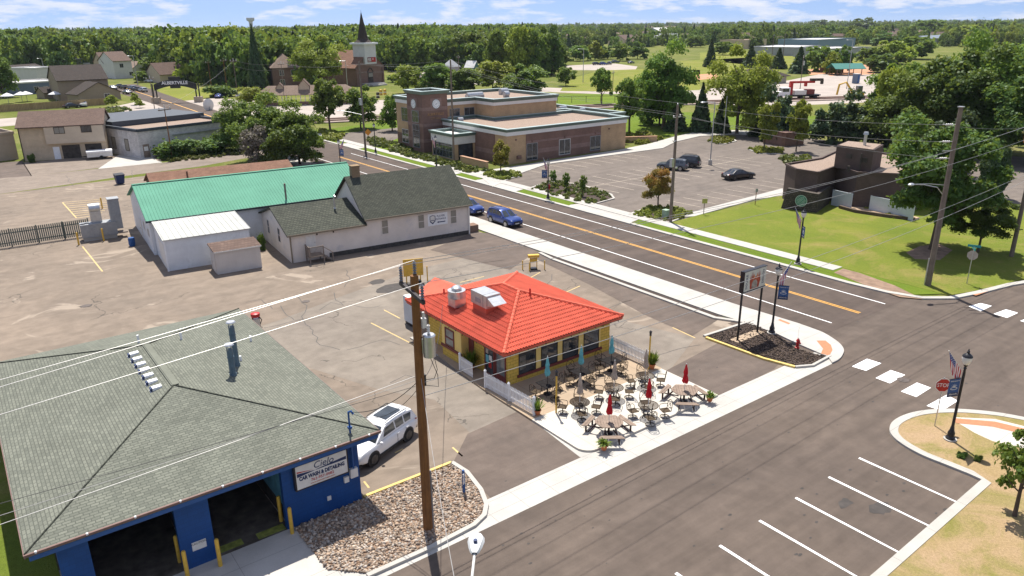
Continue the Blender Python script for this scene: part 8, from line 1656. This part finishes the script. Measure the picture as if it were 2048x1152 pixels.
# far-right belt trees, singled out where they show
belt = {}
for px, py, top, w, kd in ((1125, 130, 95, 40, 'dark'), (1160, 122, 92, 45, 'mid'), (1190, 120, 82, 34, 'yel'), (1215, 118, 92, 40, 'dark'), (1240, 122, 88, 38, 'mid'), (1275, 118, 84, 40, 'dark'), (1150, 98, 66, 26, 'mid'), (1190, 84, 63, 20, 'dark'), (1210, 88, 68, 22, 'mid'), (1255, 76, 50, 24, 'dark'), (1290, 92, 72, 30, 'mid'), (1330, 90, 70, 40, 'mid2'), (1420, 134, 80, 34, 'spruce'), (1445, 110, 84, 40, 'mid'), (1390, 95, 72, 36, 'mid'), (1500, 135, 92, 44, 'spruce'), (1556, 138, 98, 40, 'spruce'), (1597, 147, 96, 50, 'spruce'), (1640, 143, 94, 60, 'mid'), (1662, 148, 105, 34, 'yel'), (1685, 146, 92, 36, 'dark'), (1760, 145, 108, 60, 'dark'), (1738, 128, 96, 50, 'mid'), (1790, 128, 82, 70, 'yel'), (1830, 118, 74, 80, 'mid2'), (1620, 80, 62, 36, 'mid'), (1650, 90, 66, 40, 'dark'), (1720, 85, 60, 50, 'mid'), (1770, 92, 66, 50, 'dark'), (1640, 62, 40, 46, 'dark'), (1725, 66, 36, 50, 'dark'), (1680, 74, 54, 40, 'mid'), (1580, 72, 52, 30, 'mid'), (1440, 82, 60, 34, 'mid'), (1540, 62, 47, 24, 'spruce'), (1480, 78, 60, 30, 'mid'), (1400, 72, 58, 22, 'spruce'), (1855, 72, 40, 60, 'mid'), (1930, 80, 50, 70, 'yel'), (2000, 70, 42, 60, 'mid')):
    kdn = {'dark': 'dark rounded tree', 'mid': 'green rounded tree', 'mid2': 'broad green tree', 'yel': 'yellow green tree', 'spruce': 'dark pointed spruce'}[kd]
    wh = 'in the belt beyond the ball field' if px < 1310 else 'between the ball field and the school' if px < 1570 else 'by the pale gravel lot' if py > 110 else 'before the far right horizon'
    belt.setdefault((kdn, wh), []).append((px, tpx(kd, px, py, top, w, '', .06, 2, group=kdn+'s '+wh)))
for (kdn, wh), L in belt.items():
    L.sort(key=lambda a: a[0]); od = ['leftmost', 'second', 'third', 'fourth', 'fifth', 'sixth', 'seventh', 'eighth']
    for i, (px, t) in enumerate(L): t['label'] = '%s %s' % (kdn, wh) if len(L) == 1 else '%s%s of the %ss %s' % (od[i], '' if i == 0 else ' from the left', kdn, wh)
# tall poplars and wood edge seen singly behind city hall
for px, py, top, w, kd, l in ((1000, 150, 62, 60, 'mid', 'tall poplar left of four behind the brown house'), (1040, 152, 55, 62, 'yel', 'tall yellow tipped poplar right above the brown house'), (1075, 152, 56, 55, 'mid2', 'tall poplar third of four beside the park'), (1105, 150, 53, 50, 'dark', 'tall dark poplar at the right end of the wood'), (940, 140, 66, 70, 'mid', 'wide pale topped tree at the wood edge right of the church'), (880, 140, 88, 50, 'mid2', 'greyish leafy tree behind the church car park'), (820, 135, 70, 70, 'dark', 'dark tree behind the white fence'), (780, 132, 62, 60, 'dark', 'dark tree right behind the church spire'), (690, 130, 60, 60, 'mid', 'leafy wood edge tree left of the spire'), (580, 150, 60, 70, 'mid', 'tall leafy tree right of the very tall spruce'), (470, 160, 55, 80, 'yel', 'yellow topped tree left of the very tall spruce'), (420, 150, 62, 70, 'mid', 'leafy tree behind the brown pole at the wood edge'), (365, 142, 70, 60, 'dark', 'dark tree right behind the cottage roof'), (60, 138, 62, 60, 'dark', 'dark wood edge tree above the long brown store'), (130, 140, 66, 70, 'dark', 'dark wood edge tree above the gable hall'), (20, 135, 60, 60, 'mid2', 'green wood edge tree at the far left')): tpx(kd, px, py, top, w, l, .08, 1)
# shrubs
for px, py, top, w, l in ((352, 314, 282, 70, 'dark spreading bush left of the pole at the whitewashed wall'), (430, 306, 278, 75, 'dark spreading bush right of the pole at the whitewashed wall'), (395, 312, 290, 40, 'dark bush between the two large ones at the whitewashed wall'), (65, 325, 309, 14, 'small dark shrub at the corner of the beige house'), (205, 600, 0, 0, None), (444, 194, 172, 50, 'dark bushes beside the brown double pole'), (1923, 918, 906, 18, 'small green shrub on the dry grass by the kerb'), (1955, 925, 912, 14, 'second small shrub on the dry grass, right of the first'), (525, 500, 470, 14, 'bush growing between the hall and the pale building')):
    if l: tpx('bush', px, py, top, w, l, -.25, 1)
def shrubs(name, poly, n, r0, r1, m, seed, label, leaf=.35):
    g = np.random.default_rng(seed); xs = [p[0] for p in poly]; ys = [p[1] for p in poly]; C = []
    while len(C) < n:
        p = (g.uniform(min(xs), max(xs)), g.uniform(min(ys), max(ys)))
        if inside(p, poly): C.append((*p, .1))
    C = np.array(C); k = 60; rad = g.uniform(r0, r1, n); d = g.normal(size=(n, k, 3)); d /= np.linalg.norm(d, axis=2)[..., None]; d[..., 2] = np.abs(d[..., 2])
    P = (C[:, None]+d*rad[:, None, None]*g.uniform(.5, 1, (n, k, 1))).reshape(-1, 3); nn = d.reshape(-1, 3)+g.normal(size=(n*k, 3))*.5; nn /= np.linalg.norm(nn, axis=1)[:, None]; t1 = np.cross(nn, g.normal(size=nn.shape)); t1 /= np.linalg.norm(t1, axis=1)[:, None]; t2 = np.cross(nn, t1); s = np.repeat(rad, k)[:, None]*leaf*g.uniform(.5, 1, (n*k, 1))
    v, f = quads(P, t1*s, t2*s*.7); o = bpy.data.objects.new(name, npmesh(name, v, f, m, ('tint', np.repeat(np.repeat(g.random(n), k)*.6+g.random(n*k)*.4, 4)))); scene.collection.objects.link(o); o['kind'] = 'stuff'; tag(o, label, 'plants')
L_bed = leafm('bed_plant_leaf', (0.05, 0.085, 0.02), (0.17, 0.17, 0.04)); L_bedy = leafm('yellow_bed_plant', (0.12, 0.16, 0.02), (0.30, 0.29, 0.05))
shrubs('bed_plants', isls[1], 130, .18, .42, L_bed, 1, 'low green perennials filling the mulched shrub island by the car park entrance'); shrubs('bed_plants', isls[0], 120, .2, .45, L_bedy, 2, 'bright low grasses in the round island under the small golden tree'); shrubs('bed_plants', isls[2], 110, .2, .45, L_bedy, 3, 'bright low plants around the pole and utility box at the car park entrance')
shrubs('bed_plants', isls[3], 60, .3, .6, L_bedy, 4, 'yellow green grasses in the island at the flagpole'); shrubs('bed_plants', isls[4], 70, .3, .6, L_bedy, 5, 'grasses and shrubs in the island of the two pale young trees')
shrubs('bed_plants', Q([(735, 275), (790, 285), (850, 312), (915, 330), (985, 343), (950, 350), (890, 335), (800, 310), (740, 290)]), 170, .3, .6, L_bed, 6, 'long bed of low shrubs between the sidewalk and city hall'); shrubs('bed_plants', Q([(1250, 272), (1300, 268), (1320, 280), (1285, 290), (1250, 288)]), 60, .4, .8, L_bedy, 7, 'yellow and green shrubs at the right end of city hall')
shrubs('bed_plants', Q([(1560, 318), (1600, 315), (1640, 325), (1590, 335)]), 40, .4, .9, L_bed, 8, 'grey green shrubs at the back left of the coffee shop'); shrubs('bed_plants', Q([(1685, 412), (1720, 415), (1810, 435), (1790, 440)]), 16, .2, .45, L_bedy, 9, 'yellow flowering plants in the gravel bed of the coffee shop')
shrubs('verge_weeds', Q([(318, 322), (480, 302), (500, 308), (340, 326)]), 90, .2, .5, L_bed, 10, 'rough weeds along the kerb below the dark bushes'); shrubs('street_plants', Q([(95*2, 222), (250, 216), (262, 222), (200, 230)]), 50, .4, .9, L_bed, 11, 'low plants on the far pavement beyond the brown roof'); shrubs('trackside_plants', Q([(640, 262), (690, 268), (680, 285), (640, 278)]), 50, .3, .8, L_bedy, 12, 'flowering verge plants under the street tree by the tracks')
# far woods: one mass of tree crowns (geometry nodes instances on scattered points)
wood_src = bpy.data.collections.new('wood_sources')
protos = []
for i, (sh, m, K) in enumerate((('round', L_far, 14), ('round', L_mid, 18), ('round', L_dark, 15), ('cone', L_spr, 0), ('round', L_yel, 14))):
    o = bpy.data.objects.new('wood_tree', crown_mesh('wood_crown', 1100, m, 50+i, sh, .085, max(K, 1)+8, .2)); wood_src.objects.link(o); protos.append(o)
def in_wood(px, py, x, y):
    d = math.hypot(x, y)
    return d
g = np.random.default_rng(11); pts = []; sc_ = []; idx = []
clear = [Q(p) for p in ([(-300, 136), (130, 150), (300, 150), (400, 166), (500, 176), (620, 172), (700, 150), (800, 144), (860, 143), (900, 140), (1010, 148), (1120, 150), (1128, 100), (1400, 92), (1500, 98), (1800, 95), (2400, 95), (2400, 400), (-300, 400)],)]
keep = [Q(p) for p in ([(1575, 95), (1780, 88), (1780, 116), (1575, 118)], [(1480, 100), (1620, 86), (1620, 92), (1500, 104)], [(150, 150), (330, 130), (330, 160), (150, 165)])]
def add_band(n, d0, d1, a0, a1, h0, h1, pw=1.0, cl=True, mix=(0, 0, 1, 1, 2, 2, 3)):
    c = 0
    while c < n:
        d = d0+(d1-d0)*g.random()**pw; a = math.atan2(CF[1], CF[0])+R(g.uniform(a0, a1)); x, y = d*math.cos(a), d*math.sin(a); c += 1
        px, py = proj(x, y, 0)
        if cl and inside((x, y), clear[0]): continue
        if any(inside((x, y), k) for k in keep): continue
        h = g.uniform(h0, h1)*(1+.25*math.sin(x*.013+1)*math.cos(y*.017)); pts.append((x, y, h*.46)); sc_.append((h*.36*g.uniform(.8, 1.3), h*.36*g.uniform(.8, 1.3), h*.54)); idx.append(mix[g.integers(0, len(mix))])
# dense wood on the left and centre, open suburb on the right
add_band(2600, 240, 620, -2.5, 42, 12, 17.5, mix=(0, 0, 1, 1, 2, 2, 4, 3)); add_band(2600, 620, 1500, -2, 42, 11, 18, mix=(0, 0, 1, 1, 2, 4, 3)); add_band(1800, 1500, 4200, 0, 42, 12, 20)
add_band(500, 330, 800, -40, -2.5, 7, 13); add_band(1700, 700, 2000, -42, -2, 9, 16, mix=(0, 0, 1, 1, 4, 4, 2, 3)); add_band(2600, 2000, 6500, -44, 0, 11, 20, mix=(0, 0, 1, 1, 4, 2, 3))
rh = random.Random(21)
for i in range(46):
    px, py = rh.uniform(1130, 2040), rh.uniform(57, 90); x, y = at(px, py)
    if any(inside((x, y), k) for k in keep): continue
    house('distant_house', 'small distant house with a pale roof among the trees below the horizon', (x, y), (x+rh.uniform(9, 16), y-rh.uniform(5, 12)), rh.uniform(8, 12), rh.uniform(4, 7), rh.uniform(8.5, 11), rh.choice((m_cream, m_whites, m_sandst)), rh.choice((m_shingt, m_shingb, m_greys)), group='distant houses among the trees')
me = bpy.data.meshes.new('far_wood'); me.vertices.add(len(pts)); me.vertices.foreach_set('co', np.array(pts, np.float32).ravel())
a = me.attributes.new('scl', 'FLOAT_VECTOR', 'POINT'); a.data.foreach_set('vector', np.array(sc_, np.float32).ravel()); a = me.attributes.new('idx', 'INT', 'POINT'); a.data.foreach_set('value', np.array(idx, np.int32)); me.update()
wo_ = bpy.data.objects.new('far_wood', me); scene.collection.objects.link(wo_); wo_['kind'] = 'stuff'; tag(wo_, 'far woodland and tree covered suburbs stretching to the horizon', 'woods')
ng = bpy.data.node_groups.new('wood_scatter', 'GeometryNodeTree'); ng.interface.new_socket('Geometry', in_out='INPUT', socket_type='NodeSocketGeometry'); ng.interface.new_socket('Geometry', in_out='OUTPUT', socket_type='NodeSocketGeometry')
gi = ng.nodes.new('NodeGroupInput'); go = ng.nodes.new('NodeGroupOutput'); ip = ng.nodes.new('GeometryNodeInstanceOnPoints'); ci = ng.nodes.new('GeometryNodeCollectionInfo'); ci.inputs['Collection'].default_value = wood_src; ci.inputs['Separate Children'].default_value = True; ci.inputs['Reset Children'].default_value = True
ip.inputs['Pick Instance'].default_value = True; na = ng.nodes.new('GeometryNodeInputNamedAttribute'); na.data_type = 'FLOAT_VECTOR'; na.inputs['Name'].default_value = 'scl'; nb = ng.nodes.new('GeometryNodeInputNamedAttribute'); nb.data_type = 'INT'; nb.inputs['Name'].default_value = 'idx'
rv = ng.nodes.new('FunctionNodeRandomValue'); rv.data_type = 'FLOAT_VECTOR'; rv.inputs[0].default_value = (0, 0, 0); rv.inputs[1].default_value = (.12, .12, 6.28)
ng.links.new(gi.outputs[0], ip.inputs['Points']); ng.links.new(ci.outputs[0], ip.inputs['Instance']); ng.links.new(nb.outputs[0], ip.inputs['Instance Index']); ng.links.new(na.outputs[0], ip.inputs['Scale']); ng.links.new(rv.outputs[0], ip.inputs['Rotation']); ng.links.new(ip.outputs[0], go.inputs[0])
wo_.modifiers.new('scatter', 'NODES').node_group = ng
# ------------------------------------------------ haze
hb = MB().box(-7500, 9000, -7500, 9000, -1.0, 60.0).build('haze', None)
hb.data.materials.clear(); hm = bpy.data.materials.new('haze_air'); hm.use_nodes = True; hn = hm.node_tree; hn.nodes.clear()
pv = hn.nodes.new('ShaderNodeVolumePrincipled'); pv.inputs['Color'].default_value = (0.80, 0.88, 1.0, 1); pv.inputs['Density'].default_value = 0.00005; pv.inputs['Anisotropy'].default_value = 0.0
ho = hn.nodes.new('ShaderNodeOutputMaterial'); hn.links.new(pv.outputs[0], ho.inputs['Volume']); hb.data.materials.append(hm); hb['kind'] = 'stuff'; tag(hb, 'thin pale blue summer haze over the whole town', 'haze')
